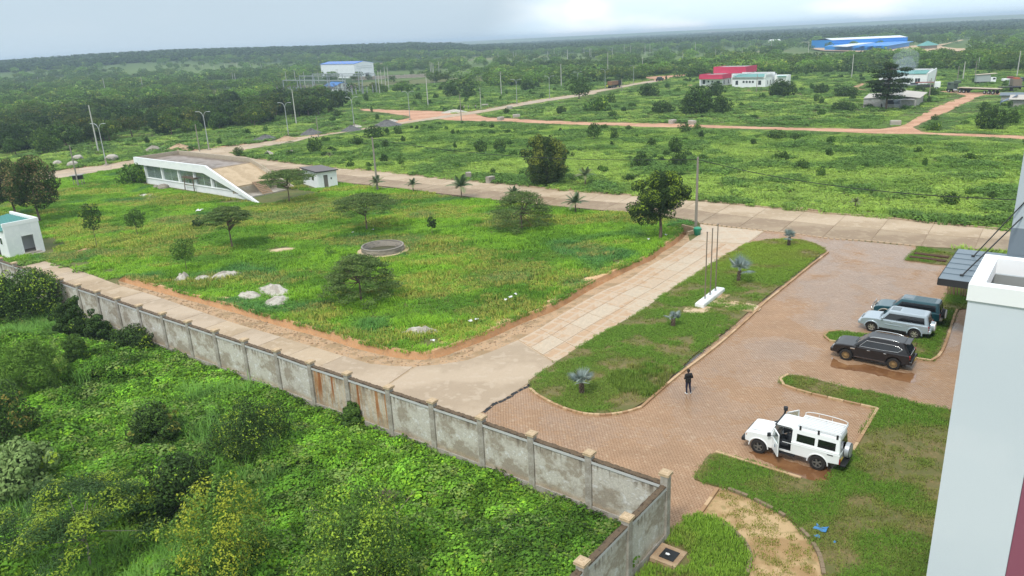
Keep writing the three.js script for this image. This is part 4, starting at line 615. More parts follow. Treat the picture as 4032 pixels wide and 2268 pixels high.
  S('bush', [91.5,-207.4,2.63,6.93], 'grey-green bush left of the smoking shed', 'bush');
  S('bush', [101.79,-159.68,4.87,6.41], 'dark bush clump at the right edge, larger one', 'bush');
  S('shrub', [109.41,-164.73,3.28,3.88], 'bush behind the dark clump at the right edge', 'bush');
  S('shrub', [119.16,-189.25,2.57,3.83], 'bush above the dark clump at the right edge', 'bush');
  S('bright_shrub', [91.5,-162.3,1.93,3.68], 'bluish rounded bush inside the track fork', 'bush');
  S('shrub', [100.53,-178.22,1.44,1.76], 'small bush above the bluish one in the track fork', 'bush');
  S('bush', [132.49,-237.39,2.02,3.13], 'dark bush right of the smoking shed roof', 'bush');
  S('bush', [136.33,-252.56,1.99,4.12], 'bush between the shed and the white house', 'bush');
  S('shrub', [-61.39,-175.97,2.14,2.77], 'dark bush at the back corner of the pavilion roof', 'bush');
  S('bright_shrub', [-70.67,-143.64,3.67,6.2], 'creeper-covered bush at the left end of the pavilion', 'bush');
  S('shrub', [-83.96,-196.31,1.18,1.71], 'little dark bush on the sand heap by the new road', 'bush');
  S('bright_shrub', [-94.75,-237.52,3.43,4.1], 'yellow-green bush by the wooden pole left of the second lamp', 'bush');
  S('shrub', [-46.98,-276.83,2.19,1.1], 'lone pointed bush on the laterite junction', 'bush');
  S('shrub', [-58.6,-334.67,3.73,3.04], 'dark bush right of the substation', 'bush');
  S('bush', [-21.56,-339,5.34,7.83], 'dark bush left of the lone crossarm pole', 'bush');
  S('bush', [-14.69,-334.34,3.88,6.87], 'second dark bush left of the lone crossarm pole', 'bush');
  S('shrub', [-35.64,-328.97,2.85,4.51], 'small dark bush right of the fifth street lamp', 'bush');
  S('bush', [11.82,-354.23,4.39,7.27], 'dark bush behind the new road, right of centre', 'bush');
  S('bush', [-87.76,-362.42,3.31,6.82], 'brownish bush in front of the switchyard', 'bush');
  S('shrub', [-56.65,-264.63,2.67,4.1], 'brown bush at the end of the left wood', 'bush');
  // the tall layered tree veiled by smoke
  const [sx, sz, sh, sw] = [101.49,-203.7,12.5,10.54], rr = mulberry(88), t = thing('layered_tree', 'tall dark layered tree veiled by smoke beside the grey shed', 'tree', [sx, sz]), bl = [];
  for (let l = 0; l < 7; l++) { const y = lerp(sh * 0.3, sh * 0.93, l / 6), R = (sw / 2) * [0.8, 1, 0.95, 1, 0.85, 0.9, 0.5][l]; for (let k = 0; k < 7; k++) { const a = k / 7 * 6.283 + l + rr(), q = R * (0.3 + 0.6 * rr()); bl.push([Math.cos(a) * q, y + (rr() - 0.5) * 0.6, Math.sin(a) * q, R * 0.4, 0.55, R * 0.4]); } }
  mesh('trunk', trunkGeo(rr, sh * 0.9, 0.3, 0.04, bl.filter((_, i) => i % 3 === 0).map((b) => [b[0] * 0.8, b[1], b[2] * 0.8]), 8), M.bark, t); mesh('crown', leafCloud(rr, bl, { n: 9500, size: 0.42, cols: GREEN.dark.map((c) => mul3(c, 0.7)), level: 0.4, shell: 0.8 }), leafMat, t);
}
// ---- woodland: the nearest trees one by one, the rest as one mass
const woodLine = [[-136.47,-194.09], [-130.35,-197.79], [-116.18,-200.18], [-111.79,-212.94], [-111.23,-227.52], [-99.93,-227.84], [-95.14,-241.27], [-79.19,-243.65], [-72.15,-272.36], [-61.27,-274.16], [-65.21,-312.72], [-66.26,-319.82], [-82.98,-371.87], [-97.47,-395.23]];
const leftWood = [...woodLine, [-144.39,-499.07], [-173.41,-587.6], [-214.79,-644.9], [-361.67,-834.66], [-420.09,-784.89], [-664.92,-969.17]];
const blockedPolys = [farRoadPoly, mainRoadPoly, dirtPoly, dirtLeft, dirtBranch, dirtFar, dirtTrack, compoundRoad, paving, ...lawns, pathEarth];
const keepOut = []; // building footprints: [x, z, r]
{
  const rng = mulberry(555), trees = [];
  const belt = (x, z) => { const d = Math.hypot(x, z), az = x / -z; // wooded belts on the right and in the middle distance
    return az > -0.02 && d > 385 && d < 600 ? smooth(0.3, 0.5, fbm(x / 45, z / 30 + 4, 3)) * (d > 410 ? 1 : 0.5) : 0; };
  for (let z = -175; z > -1250; ) { const d0 = -z, step = d0 < 330 ? 5.0 : d0 < 520 ? 6 : d0 < 800 ? 8.5 : 12;
    for (let x = z * 0.95 - 20; x < -z * 0.95 + 20; x += step) {
      const px = x + (rng() - 0.5) * step, pz = z + (rng() - 0.5) * step, d = Math.hypot(px, pz), q = rng(), az = px / -pz; if (!inView(px, pz, 15)) continue;
      let p = 0; if (inside([px, pz], leftWood)) p = 0.88 * smooth(0.4, 0.53, fbm(px / 16 + 7, pz / 16, 3)) * (d > 330 ? 0.8 : 1);
      else if (d > 380) { p = Math.max(belt(px, pz) * 0.9, cover(px, pz) * (d < 640 ? 0.35 : 0.75), d > 500 ? 0.16 : 0.06); if (az < -0.28 && d < 900) p = Math.max(p, 0.12 + 0.3 * smooth(0.4, 0.6, fbm(px / 60, pz / 40, 3))); }
      if (az > 0.36 && az < 0.6 && d > 540 && d < 800) p = 0; if (az > -0.26 && az < -0.1 && d > 395 && d < 640) p *= az < -0.2 && d < 420 ? 0.3 : (d > 560 ? 0.3 : 0.05); if (az > 0.2 && az < 0.62 && d < 400) p = 0;
      if (q > p || blockedPolys.some((b) => inside([px, pz], b))) continue;
      trees.push([d, px, pz, rng(), rng()]);
    } z -= step; }
  trees.sort((a, b) => a[0] - b[0]); console.log('wood trees', trees.length);
  const size = (t) => { const big = vnoise(t[1] / 25 + 3, t[2] / 25); return lerp(2.6, 8.2, Math.pow(t[3], 1.4) * 0.6 + big * 0.4); };
  const woodLabel = (t, k) => { const az = t[1] / -t[2], tone = ['mid green', 'dark green', 'yellowish green', 'olive'][Math.floor(t[3] * 9.7) % 4], form = { broad: 'spreading tree', tree: 'tall bushy tree', bush: 'rounded bush tree', bright_shrub: 'low leafy shrub' }[k], row = t[0] < 215 ? 'at the front edge of' : t[0] < 245 ? 'just inside' : 'deep in'; return `${tone} ${form} ${row} the wood, ${az < -0.53 ? 'left of the leftmost street lamp' : az < -0.39 ? 'behind the leftmost street lamp' : az < -0.3 ? 'right of the second street lamp' : 'near the third street lamp'}`; };
  trees.slice(0, 290).forEach((t) => { const k = t[4] > 0.66 ? 'broad' : t[4] > 0.34 ? 'tree' : t[4] > 0.14 ? 'bush' : 'bright_shrub', h = size(t) * (k === 'bright_shrub' ? 0.6 : 1); plantForm('woodland_tree', forms[k][Math.floor(t[3] * 4)], [t[1], t[2]], h, h * (0.9 + 0.5 * t[3]), woodLabel(t, k), 'tree', 'trees of the wood behind the street lamps', rng, leafTints[Math.floor(t[3] * 9.7) % 4]); });
  const rest = trees.slice(290), lists = [[], [], [], [], [], []];
  rest.forEach((t, i) => lists[i % 6].push(t));
  lists.forEach((l, k) => {
    const f = forms[k % 2 ? 'broad' : 'tree'][k % 4], r2 = mulberry(900 + k), blobs = clumps(r2, k % 2 ? 4 : 3.2, k % 2 ? 4 : 4.6, 0.6, 9, 0.46, 0.7), geo = k < 3 ? f.crown : leafCloud(r2, blobs, { n: 230, size: 1.0, cols: [...GREEN.dark, ...GREEN.mid.slice(0, 1)], tip: [0.08, 0.12, 0.03], tipShare: 0.15 });
    const im = new THREE.InstancedMesh(geo, leafMat, l.length), m4 = new THREE.Matrix4(), q = new THREE.Quaternion(); im.name = numbered('far_woodland'); im.castShadow = im.receiveShadow = true;
    l.forEach((t, i) => { const d = t[0], h = size(t) * (d > 600 ? 1.15 : 1) / 6.3, w = h * (0.9 + 0.6 * t[3]); q.setFromAxisAngle(UPV, t[4] * 6.28); m4.compose(V(t[1], Math.max(-0.2, landHeight(t[1], t[2])), t[2]), q, V(w, h, w)); im.setMatrixAt(i, m4); const v = 0.7 + 1.1 * t[3] * vnoise(t[1] / 12, t[2] / 12) + 0.3 * t[4], g = vnoise(t[1] / 40 + 9, t[2] / 40); im.setColorAt(i, lin(v * (1 + g * 0.9), v * (1 + g * 0.8), v * (1 + g * 0.3))); });
    tag(im, 'far woods and scattered bush running to the horizon', 'woodland', null, 'stuff'); scene.add(im);
  });
  // the country beyond 1.2 km
  const fr = mulberry(31), L = [];
  for (let i = 0; i < 60000; i++) { const d = Math.sqrt(lerp(1200 * 1200, 3600 * 3600, fr() ** 1.35)), a = lerp(-0.72, 0.72, fr()), x = Math.sin(a) * d, z = -Math.cos(a) * d; if (fr() < cover(x, z) * 0.95 + 0.05) L.push([x, z, fr(), fr()]); }
  const r3 = mulberry(71), geo = leafCloud(r3, clumps(r3, 4, 4.5, 0.2, 8, 0.5, 0.7), { n: 110, size: 1.7, cols: [...GREEN.dark, ...GREEN.mid.slice(0, 1)] }), im = new THREE.InstancedMesh(geo, leafMat, L.length), m4 = new THREE.Matrix4(), q = new THREE.Quaternion(); im.name = 'horizon_woodland';
  L.forEach((t, i) => { const s = 0.9 + 0.9 * t[2]; q.setFromAxisAngle(UPV, t[3] * 6.28); m4.compose(V(t[0], landHeight(t[0], t[1]), t[1]), q, V(s * 1.4, s, s * 1.4)); im.setMatrixAt(i, m4); });
  tag(im, 'woods on the horizon plain and the low ridge', 'woodland', null, 'stuff'); scene.add(im); console.log('horizon', L.length);
}

// ---- grass and herbs: tufts in their thousands
function tuft(seed, { n, R, h, w, lean = 0.5, cols, heads, headShare = 0, headH = 1.2 }) {
  const r = mulberry(seed), pos = [], nor = [], col = [];
  for (let i = 0; i < n; i++) {
    const a = r() * 6.283, q = Math.sqrt(r()) * R, x = Math.cos(a) * q, z = Math.sin(a) * q, hd = heads && r() < headShare, hh = h * (0.5 + 0.6 * r()) * (hd ? headH : 1), b = r() * 6.283, l = hh * lean * (0.3 + r()), ww = w * (0.7 + 0.6 * r()) * (hd ? 1.5 : 1), dx = Math.cos(b), dz = Math.sin(b);
    const c = hd ? heads : cols[Math.floor(r() * cols.length)], k = 0.8 + 0.4 * r(), tip = [x + dx * l, hh, z + dz * l], m = [x + dx * l * 0.4, hh * 0.6, z + dz * l * 0.4];
    const P = [[x - dz * ww / 2, 0, z + dx * ww / 2], [x + dz * ww / 2, 0, z - dx * ww / 2], [m[0] + dz * ww * 0.4, m[1], m[2] - dx * ww * 0.4], [m[0] - dz * ww * 0.4, m[1], m[2] + dx * ww * 0.4], tip];
    const N = V(-dx * 0.35, 0.9, -dz * 0.35).normalize();
    for (const t of [[0, 2, 1], [0, 3, 2], [3, 4, 2]]) for (const j of t) { pos.push(...P[j]); nor.push(N.x, N.y, N.z); col.push(c[0] * k, c[1] * k, c[2] * k); }
  }
  return geom(pos, nor, null, col);
}
// low mound of broad leaves
function herb(seed, R, h, n, size, cols, tip, share) { const r = mulberry(seed); return leafCloud(r, [[0, h * 0.35, 0, R, h * 0.6, R], [R * 0.4, h * 0.4, R * 0.2, R * 0.6, h * 0.55, R * 0.6], [-R * 0.3, h * 0.3, -R * 0.4, R * 0.6, h * 0.5, R * 0.6]], { n, size, cols, tip, tipShare: share, level: 0.35, shell: 0.5, aspect: 0.75, topOnly: 0.9 }); }
const WHITE = [[1, 1, 1], [0.86, 0.9, 0.86], [1.1, 1.06, 0.95]];
function scatter(name, label, geos, pts, category = 'grass') { // pts: [x, y, z, scale, hscale, colour]
  const per = geos.map(() => []); pts.forEach((p, i) => per[i % geos.length].push(p));
  per.forEach((l, k) => { if (!l.length) return; const im = new THREE.InstancedMesh(geos[k], grassMat, l.length), m4 = new THREE.Matrix4(), q = new THREE.Quaternion(); im.name = numbered(name); im.castShadow = im.receiveShadow = true;
    l.forEach((p, i) => { q.setFromAxisAngle(UPV, hash(i, k + 5) * 6.28); m4.compose(V(p[0], p[1], p[2]), q, V(p[3], p[4], p[3])); im.setMatrixAt(i, m4); im.setColorAt(i, lin(...p[5])); }); tag(im, label, category, null, 'stuff'); scene.add(im); });
}
function fill(poly, step, seed, fn, avoid = []) { const r = mulberry(seed), [x0, z0, x1, z1] = boxOf(poly), out = []; for (let z = z0; z < z1; z += step) for (let x = x0; x < x1; x += step) { const px = x + (r() - 0.5) * step * 1.4, pz = z + (r() - 0.5) * step * 1.4; if (!inView(px, pz, 12) || !inside([px, pz], poly) || avoid.some((a) => inside([px, pz], a))) continue; const v = fn(px, pz, r); if (v) out.push(v); } return out; }
const bare = [[[-62.65,-130.2], 2.6, 1.2], [[-27.45,-87.92], 2.4, 0.9], [[-53.48,-92.42], 1.6, 0.5], [[-4.38,-95.48], 2.2, 0.7], [[-44.98,-119.8], 4.5, 1.0], [[-58.82,-95.68], 1.8, 1.4], [[11.23,-75.71], 1.4, 0.8], [[8.03,-69.99], 1.8, 0.8], [[3.79,-63.97], 1.2, 0.6], [[-0.72,-59.29], 1.2, 0.6], [[-6.65,-56.06], 1.4, 0.7], [[-28.06,-69.89], 1.2, 0.6], [[-45.23,-82.12], 1.5, 0.6], [[-50.78,-85.19], 2.4, 1.1]];
const fieldY = (x, z) => 0.22 * (1 - smooth(0.3, 1.7, nearLine([x, z], trenchLine)));
const ringP = [-14.75, -84.9], footprints = [[[-70.5, -143.4], [-38, -116.5], [-30.5, -124], [-62.5, -151]], [[-33, -127.5], [-28.5, -130.5], [-33, -136.5], [-37.5, -133.5]], [[-62, -89.8], [-57, -92], [-61.5, -101], [-66.5, -98]]];
const bareness = (x, z) => bare.reduce((m, [p, a, b]) => Math.max(m, 1 - Math.hypot((x - p[0]) / (a * 1.1), (z - p[1]) / (b * 2.2))), 0);
{
  const g1 = [1, 2, 3].map((s) => tuft(s, { n: 42, R: 0.42, h: 0.34, w: 0.045, lean: 0.9, cols: WHITE }));
  const gh = [4, 5].map((s) => tuft(s, { n: 44, R: 0.42, h: 0.33, w: 0.04, lean: 0.6, cols: WHITE, heads: [1.5, 1.1, 1.2], headShare: 0.5, headH: 1.15 }));
  const hb = [6, 7].map((s) => herb(s, 0.35, 0.3, 46, 0.13, WHITE, null, 0));
  const A = [], B = [], C = [];
  fill(fieldPoly, 0.42, 41, (x, z, r) => {
    const b = bareness(x, z); if ((b > 0.25 && r() < b * 1.6) || dist([x, z], ringP) < 2.75) return null; const fy = fieldY(x, z) - 0.01;
    const d = Math.hypot(x, z), n = fbm(x / 7 + 3, z / 5, 3), t = fbm(x / 9 + 30, z / 4.5 + 8, 4), k = 0.85 + 0.35 * r(), rough = 0.55 + 0.7 * smooth(0.3, 0.75, fbm(x / 4, z / 3 + 70, 3));
    const zoneTan = smooth(0.5, 0.6, t + 0.06 * smooth(-75, -110, z) - 0.1 * smooth(-20, -60, x)), s = 0.85 + 0.4 * r();
    const c = mix3(mix3([0.058, 0.13, 0.014], [0.115, 0.22, 0.02], smooth(0.3, 0.65, n)), [0.05, 0.125, 0.035], smooth(0.6, 0.75, fbm(x / 6 + 90, z / 6, 2))).map((v) => v * k);
    if (r() < zoneTan * 0.42) { B.push([x, fy, z, s, s * rough, mix3(c, [0.15, 0.165, 0.05], 0.6)]); return null; }
    if (r() < 0.16) { C.push([x, fy, z, s * 1.1, s * rough, mix3(c, [0.09, 0.19, 0.035], 0.5)]); return null; }
    A.push([x, fy, z, s, s * rough, mix3(c, [0.15, 0.17, 0.045], zoneTan * 0.4)]);
  }, [compoundRoad, ...footprints]);
  scatter('field_grass', 'uneven green grass of the field round the thorn trees', g1, A); scatter('seeding_grass', 'tan patches of seeding grass in the field', gh, B); scatter('field_herbs', 'low broad-leaved weeds among the field grass', hb, C, 'weeds');
  console.log('field', A.length, B.length, C.length);
  // overhanging fringe along the trench
  const fr = [], r = mulberry(61); trenchTop.forEach((p, i) => { for (let k = 0; k < 3; k++) if (r() < 0.75 * smooth(0.3, 0.55, vnoise(i * 0.3, 4))) { const q = offset([trenchTop[Math.max(0, i - 1)], p, trenchTop[Math.min(trenchTop.length - 1, i + 1)]], -0.35 + r() * 0.4)[1]; fr.push([q[0], 0.18, q[1], 0.9, 0.9, [0.07, 0.14, 0.025]]); } }); scatter('trench_grass', 'grass hanging over the edge of the drainage trench', g1, fr);
  // lawns: short turf
  const turf = [11, 12, 13].map((s) => tuft(s, { n: 46, R: 0.3, h: 0.09, w: 0.03, lean: 1.0, cols: WHITE })), T1 = [];
  const worn = (x, z) => fbm(x / 2.4 + 11, z / 2 + 3, 4);
  lawns.forEach((p, li) => T1.push(...fill(p, 0.2, 200 + li, (x, z, r) => { const w = worn(x, z), tall = li === 2 ? 2.2 : 1, isl = li === 0, lo = isl && z > -66 ? 0.42 : 0.34; const wf = w + (fbm(x * 1.7 + 5, z * 1.7, 2) - 0.5) * 0.16; if (wf < lo - 0.03 ? r() < 0.88 : wf < lo + 0.05 && r() < 0.55) return null; if (dist([x, z], [6.48,-28.55]) < 1.0) return null; const n = fbm(x / 5 + 2, z / 5 + 40, 3), base = li === 2 ? [0.11, 0.19, 0.026] : isl ? mix3([0.075, 0.14, 0.022], [0.12, 0.175, 0.026], smooth(-62, -78, z)) : [0.066, 0.128, 0.018], c = mix3(base, [0.12, 0.115, 0.04], smooth(0.48, 0.36, w) * 0.6 + smooth(0.54, 0.7, n) * 0.25), k = 0.82 + 0.36 * r(); return [x, 0.115, z, 0.9 + 0.3 * r(), (0.8 + 0.5 * r()) * tall * (isl && dist([x, z], [8.77,-47.03]) < 2.4 ? 3.2 : 1), c.map((v) => v * k)]; }, [])));
  scatter('lawn_turf', 'short mown turf of the lawns round the forecourt', turf, T1); console.log('turf', T1.length);
  const pt = fill(pathEarth, 0.4, 230, (x, z, r) => { const w = worn(x * 0.7 + 9, z * 0.7); return w > 0.56 && r() < 0.85 ? [x, 0.03, z, 0.9, 1, [0.12, 0.13, 0.03]] : null; }); scatter('path_weeds', 'thin weeds growing on the sandy path', turf, pt, 'weeds');
  // tall herbs and grass of the plot beyond the main road, then thinner with distance
  const tall = [21, 22, 23].map((s) => tuft(s, { n: 46, R: 0.75, h: 0.8, w: 0.09, lean: 0.7, cols: WHITE })), big = [24, 25, 26].map((s) => herb(s, 0.7, 0.8, 90, 0.24, WHITE, null, 0)), TA = [], TB = [], SC = [];
  const low = [farLower, dirtLower, dirtBranch.slice(10), dirtLeft.slice(6)], wild = (x, z, r, st) => { const nr = Math.min(...low.map((l) => nearLine([x, z], l))), cutH = nr < 8 ? 0.3 : 1; if (nr < 0.8) return null; if (cutH === 1 && st !== 1.05 && r() < 0.006 * st && !(z > -120)) { SC.push([x, 0, z, (0.3 + 0.5 * r()) * Math.min(st, 1.3), (0.3 + 0.5 * r()) * Math.min(st, 1.3), mul3([0.55, 0.6, 0.55], 0.7 + 0.7 * r())]); return null; } const n = fbm(x / 14 + 60, z / 9, 4), m = fbm(x / 5, z / 5 + 33, 3), k = 0.8 + 0.45 * r(), c = mix3(mix3([0.08, 0.145, 0.026], [0.15, 0.225, 0.045], smooth(0.35, 0.62, n)), [0.052, 0.105, 0.028], smooth(0.44, 0.62, m) * 0.85).map((v) => v * k), s = (0.8 + 0.5 * r()) * st; (r() < 0.42 + 0.4 * smooth(0.45, 0.6, m) ? TB : TA).push([x, 0, z, s, s * cutH * (st > 1.5 ? 0.42 : 0.75) * (0.45 + 0.8 * smooth(0.35, 0.7, m)), c]); return null; };
  fill(midField, 0.85, 43, (x, z, r) => wild(x, z, r, 1));
  const rest = [[-400, -190], [400, -190], [400, -455], [-400, -455]], nearRest = [[-160, -86], [160, -50], [260, -190], [-210, -190]];
  fill(nearRest, 1.0, 44, (x, z, r) => (inside([x, z], fieldPoly) || inside([x, z], midField) || (x > -45 && x < 46) ? null : wild(x, z, r, 1.05)), [...blockedPolys, thicket]);
  fill(rest, 2.0, 45, (x, z, r) => (inside([x, z], midField) || inside([x, z], fieldPoly) || (inside([x, z], leftWood) && r() < 0.3) ? null : wild(x, z, r, 1.9)), blockedPolys);
  scatter('scrub', 'small dark scrub bushes dotted through the overgrown plots', [forms.shrub[0].crown, forms.shrub[1].crown, forms.bright_shrub[0].crown], SC, 'scrub'); scatter('tall_grass', 'tall rank grass of the overgrown plots', tall, TA); scatter('tall_weeds', 'leafy weeds of the overgrown plots', big, TB, 'weeds'); console.log('wild', TA.length, TB.length);
}

// ---- the overgrown slope outside the wall
const thickY = (x, z) => { // mounds of creeper with a ditch along the wall
  const t = nearWall(x, z); return -0.25 + 0.9 * smooth(0.35, 0.7, fbm(x / 5 + 12, z / 4 + 3, 3)) * smooth(1.2, 4, t) - 0.22 * Math.exp(-(((t - 4.6) / 0.8) ** 2)) * smooth(-16, -6, x - z * 0 + 0) + 0.35 * Math.exp(-(((t - 6.4) / 1.1) ** 2));
};
const wallPath = [...wallPosts, ...wallReturn.slice(1)];
function nearWall(x, z) { return nearLine([x, z], wallPosts); }
{
  const [x0, z0, x1, z1] = boxOf(thicket), pos = [], st = 1.2;
  const ok = (x, z) => inside([x, z], thicket) || nearLine([x, z], wallPath) < 0.1;
  for (let z = z0; z < z1; z += st) for (let x = x0; x < x1; x += st) { if (!inView(x, z, 14)) continue; const c = [[x, z], [x + st, z], [x + st, z + st], [x, z + st]]; if (!c.some((p) => inside(p, thicket)) || c.some((p) => !inside(p, thicket) && nearLine(p, wallPath) > 1.5 * st)) continue; const P = c.map((p) => [p[0], (inside(p, thicket) ? thickY(p[0], p[1]) : -0.3), p[1]]); for (const t of [[0, 2, 1], [0, 3, 2]]) for (const k of t) pos.push(...P[k]); }
  // trim: keep the sheet outside the wall line
  const keep = []; for (let i = 0; i < pos.length; i += 9) { const cx = (pos[i] + pos[i + 3] + pos[i + 6]) / 3, cz = (pos[i + 2] + pos[i + 5] + pos[i + 8]) / 3; if (inside([cx, cz], thicket)) keep.push(...pos.slice(i, i + 9)); }
  const uv = []; for (let i = 0; i < keep.length; i += 3) uv.push(keep[i], keep[i + 2]);
  struct('thicket_ground', geom(keep, null, uv), M.soil, 'dark ground under the creepers outside the boundary wall');
  const mat1 = [51, 52, 53, 54].map((s) => herb(s, 0.55, 0.46, 170, 0.12, WHITE, [1.5, 1.25, 0.9], 0.12)), gr = [55, 56].map((s) => tuft(s, { n: 60, R: 0.5, h: 0.85, w: 0.035, lean: 0.95, cols: WHITE })), A = [], B = [];
  fill(thicket, 0.38, 71, (x, z, r) => {
    const t = nearWall(x, z), n = fbm(x / 6 + 2, z / 5, 4), g = fbm(x / 7 + 40, z / 6 + 20, 3), k = (0.5 + 0.85 * r()) * (0.7 + 0.6 * fbm(x / 1.3 + 8, z / 1.3, 2)), y = thickY(x, z) + 0.02, c = mix3([0.048, 0.112, 0.015], [0.098, 0.21, 0.024], smooth(0.32, 0.66, n)).map((v) => v * k), s = 0.8 + 0.6 * r();
    if (t < 0.5 || nearLine([x, z], wallReturn) < 0.55) return null;
    if (x < -13 && g > 0.54 && r() < smooth(0.54, 0.64, g) * 0.45) B.push([x, y, z, s, s * (0.8 + 0.5 * r()), mix3(c, [0.085, 0.17, 0.05], 0.6)]); else A.push([x, y + 0.4 * fbm(x / 1.1 + 4, z / 1.1, 2) - 0.12, z, s * (0.8 + 0.5 * r()), s * (0.6 + 1.1 * fbm(x / 1.8, z / 1.8, 2)), r() < 0.14 ? mix3(c, [0.12, 0.17, 0.06], 0.7) : r() < 0.16 ? mul3(c, 0.55) : c]);
  });
  scatter('creeper_mat', 'dense bright creepers blanketing the ground outside the wall', mat1, A, 'creepers'); scatter('reed_grass', 'long-bladed grass clumps outside the wall', gr, B); console.log('thicket', A.length, B.length);

  const Y = (p) => thickY(p[0], p[1]) - 0.15;
  function bush(name, seed, p, o, label, category = 'bush') { const t = addTree(name, seed, p, { y0: 0.05, n: 16, size: 0.42, squash: 0.8, tr: 0.06, lean: 0.3, leaves: 7200, leaf: 0.17, tipShare: 0.15, tip: YOUNG, ...o, group: 'bushes outside the boundary wall' }, label, category); t.position.y = Y(p); return t; }
  bush('bush', 1, [-15.22,-38.98,2.93,4.61], { cols: [...GREEN.dark, GREEN.mid[0]], tipShare: 0.08, leaves: 10400, leaf: 0.13 }, 'rounded dark green bush standing alone in the creepers below the rust-streaked panels');
  bush('bush', 2, [-22.13,-41.18,2.54,2.8], { cols: [...GREEN.dark, ...GREEN.mid], tip: [0.17, 0.18, 0.045], tipShare: 0.25 }, 'dark bush with yellowing top left of the rounded one');
  bush('pale_leaf_bush', 3, [-27.37,-36.39,3.28,3.65], { cols: [[0.12, 0.19, 0.075], [0.15, 0.225, 0.095]], leaf: 0.24, aspect: 0.7 }, 'pale green large-leaved bush at the left edge');
  bush('willowy_bush', 4, [-34.71,-49.49,4.45,4.62], { cols: GREEN.bright, leaf: 0.3, aspect: 0.16, leaves: 12000, tip: [0.2, 0.28, 0.08], shell: 0.7 }, 'tall willowy light green bush at the left edge');
  bush('bush', 5, [-30.96,-41.02,4.06,3.62], { cols: [...GREEN.dark, ...GREEN.mid], tip: [0.17, 0.15, 0.045], tipShare: 0.12 }, 'dark bush with orange tinted leaves at the left edge');
  bush('yellow_flowering_bush', 6, [-13.25,-28.4,4.44,4.32], { cols: [...GREEN.mid, ...GREEN.bright], tip: [0.23, 0.27, 0.035], tipShare: 0.26, leaves: 15000, leaf: 0.12, n: 22 }, 'bush covered in yellow blossom at the bottom of the view');
  bush('bush', 7, [-17.47,-33.42,3.63,3.84], { cols: [...GREEN.dark, GREEN.mid[0]], tipShare: 0.08, leaves: 12000, n: 22 }, 'broad tangled bush in the middle of the thicket');
  bush('bush', 8, [-7.02,-27.2,4.73,5.18], { cols: [...GREEN.mid, GREEN.bright[0]], leaves: 17000, leaf: 0.13, n: 26, tip: [0.2, 0.3, 0.04] }, 'big feathery bush at the bottom with bare twigs poking out');
  bush('bush', 9, [-44.95,-67.06,4.51,5.99], { cols: [...GREEN.dark, ...GREEN.mid], tipShare: 0.08, leaves: 13000, n: 22, leaf: 0.2 }, 'tall dark bush against the wall at the left');
  bush('bush', 10, [-37.27,-60.16,4.25,2.95], { cols: [...GREEN.dark, GREEN.mid[0]], tipShare: 0.08, leaves: 8400, leaf: 0.18 }, 'pointed bush against the wall right of the tall dark one');
  bush('bush', 11, [-31.26,-57.94,1.88,3.91], { cols: [...GREEN.dark, GREEN.mid[0]], tipShare: 0.08, leaves: 8400, leaf: 0.18, n: 18 }, 'low dark bush at the wall foot left of centre');
  bush('bush', 12, [-34.49,-58.92,2.96,2.34], { cols: [...GREEN.dark, GREEN.mid[0]], tipShare: 0.08, leaves: 7200, leaf: 0.18 }, 'bush between the pointed one and the low dark one at the wall');
  bush('bush', 13, [-10.46,-42.79,1.72,1.75], { cols: GREEN.mid, leaves: 5200, leaf: 0.2 }, 'leafy shrub growing against the rust-streaked wall panel');
  bush('bush', 14, [-47.07,-66.65,3.91,3.1], { cols: [...GREEN.dark, GREEN.mid[0]], tipShare: 0.08, leaves: 8000, leaf: 0.2 }, 'dark bush against the wall at the far left edge');
  bush('bush', 15, [-15.39,-37.02,0.87,1.61], { cols: GREEN.olive, leaves: 3000 }, 'thin olive bush below the rounded dark one');
  bush('bush', 16, [-32.89,-52.73,2.5,1.67], { cols: GREEN.mid, leaves: 4400, leaf: 0.22, aspect: 0.2 }, 'slim willowy shrub right of the tall willowy bush');
  { // feathery tree with its stem showing, lower left
    const r = mulberry(808), p = [-20.21,-29.65], t = thing('feathery_tree', 'spreading feathery-leaved tree with a thin pale stem, lower left', 'tree', p, 0, null, Y(p)), bl = [];
    for (let i = 0; i < 46; i++) { const a = r() * 6.283, q = Math.sqrt(r()); bl.push([Math.cos(a) * q * 4.0 - 0.9, 2.5 + (1 - q * q) * 1.5 + (r() - 0.5) * 0.9, Math.sin(a) * q * 3.4 - 0.6, 0.75 + 0.4 * r(), 0.2 + 0.12 * r(), 0.75 + 0.4 * r()]); }
    mesh('trunk', trunkGeo(r, 2.9, 0.075, 0.12, bl.filter((_, i) => i % 3 === 0).map((b) => [b[0] * 0.85, b[1], b[2] * 0.85]), 7), mat('paleBark', '#9c9284', { roughness: 0.9 }), t);
    mesh('crown', leafCloud(r, bl, { n: 26000, size: 0.14, cols: [[0.028, 0.062, 0.022], [0.036, 0.08, 0.028], [0.05, 0.1, 0.03]], tip: [0.19, 0.27, 0.035], tipShare: 0.2, level: 0.5, shell: 0.9, aspect: 0.35 }), leafMat, t);
  }
  { // dead bush
    const r = mulberry(99), p = [-6.77,-33.21], t = thing('dead_bush', 'leafless grey dead bush in the middle of the creepers', 'bush', p, 0, null, Y(p)), g = [], tw = (a, d, l, rad, k) => { const b = a.clone().addScaledVector(d, l); g.push(rod(a, b, rad, rad * 0.6, 4)); if (k) for (let i = 0; i < 4; i++) tw(b.clone().lerp(a, r() * 0.4), d.clone().add(V(r() - 0.5, r() * 0.5, r() - 0.5).multiplyScalar(1.3)).normalize(), l * 0.68, rad * 0.6, k - 1); };
    for (let i = 0; i < 5; i++) tw(V(0, 0, 0), V(r() - 0.5, 0.9, r() - 0.5).normalize(), 0.7, 0.03, 3); mesh('branches', g, mat('deadWood', '#8d7c6c', { roughness: 0.95 }), t);
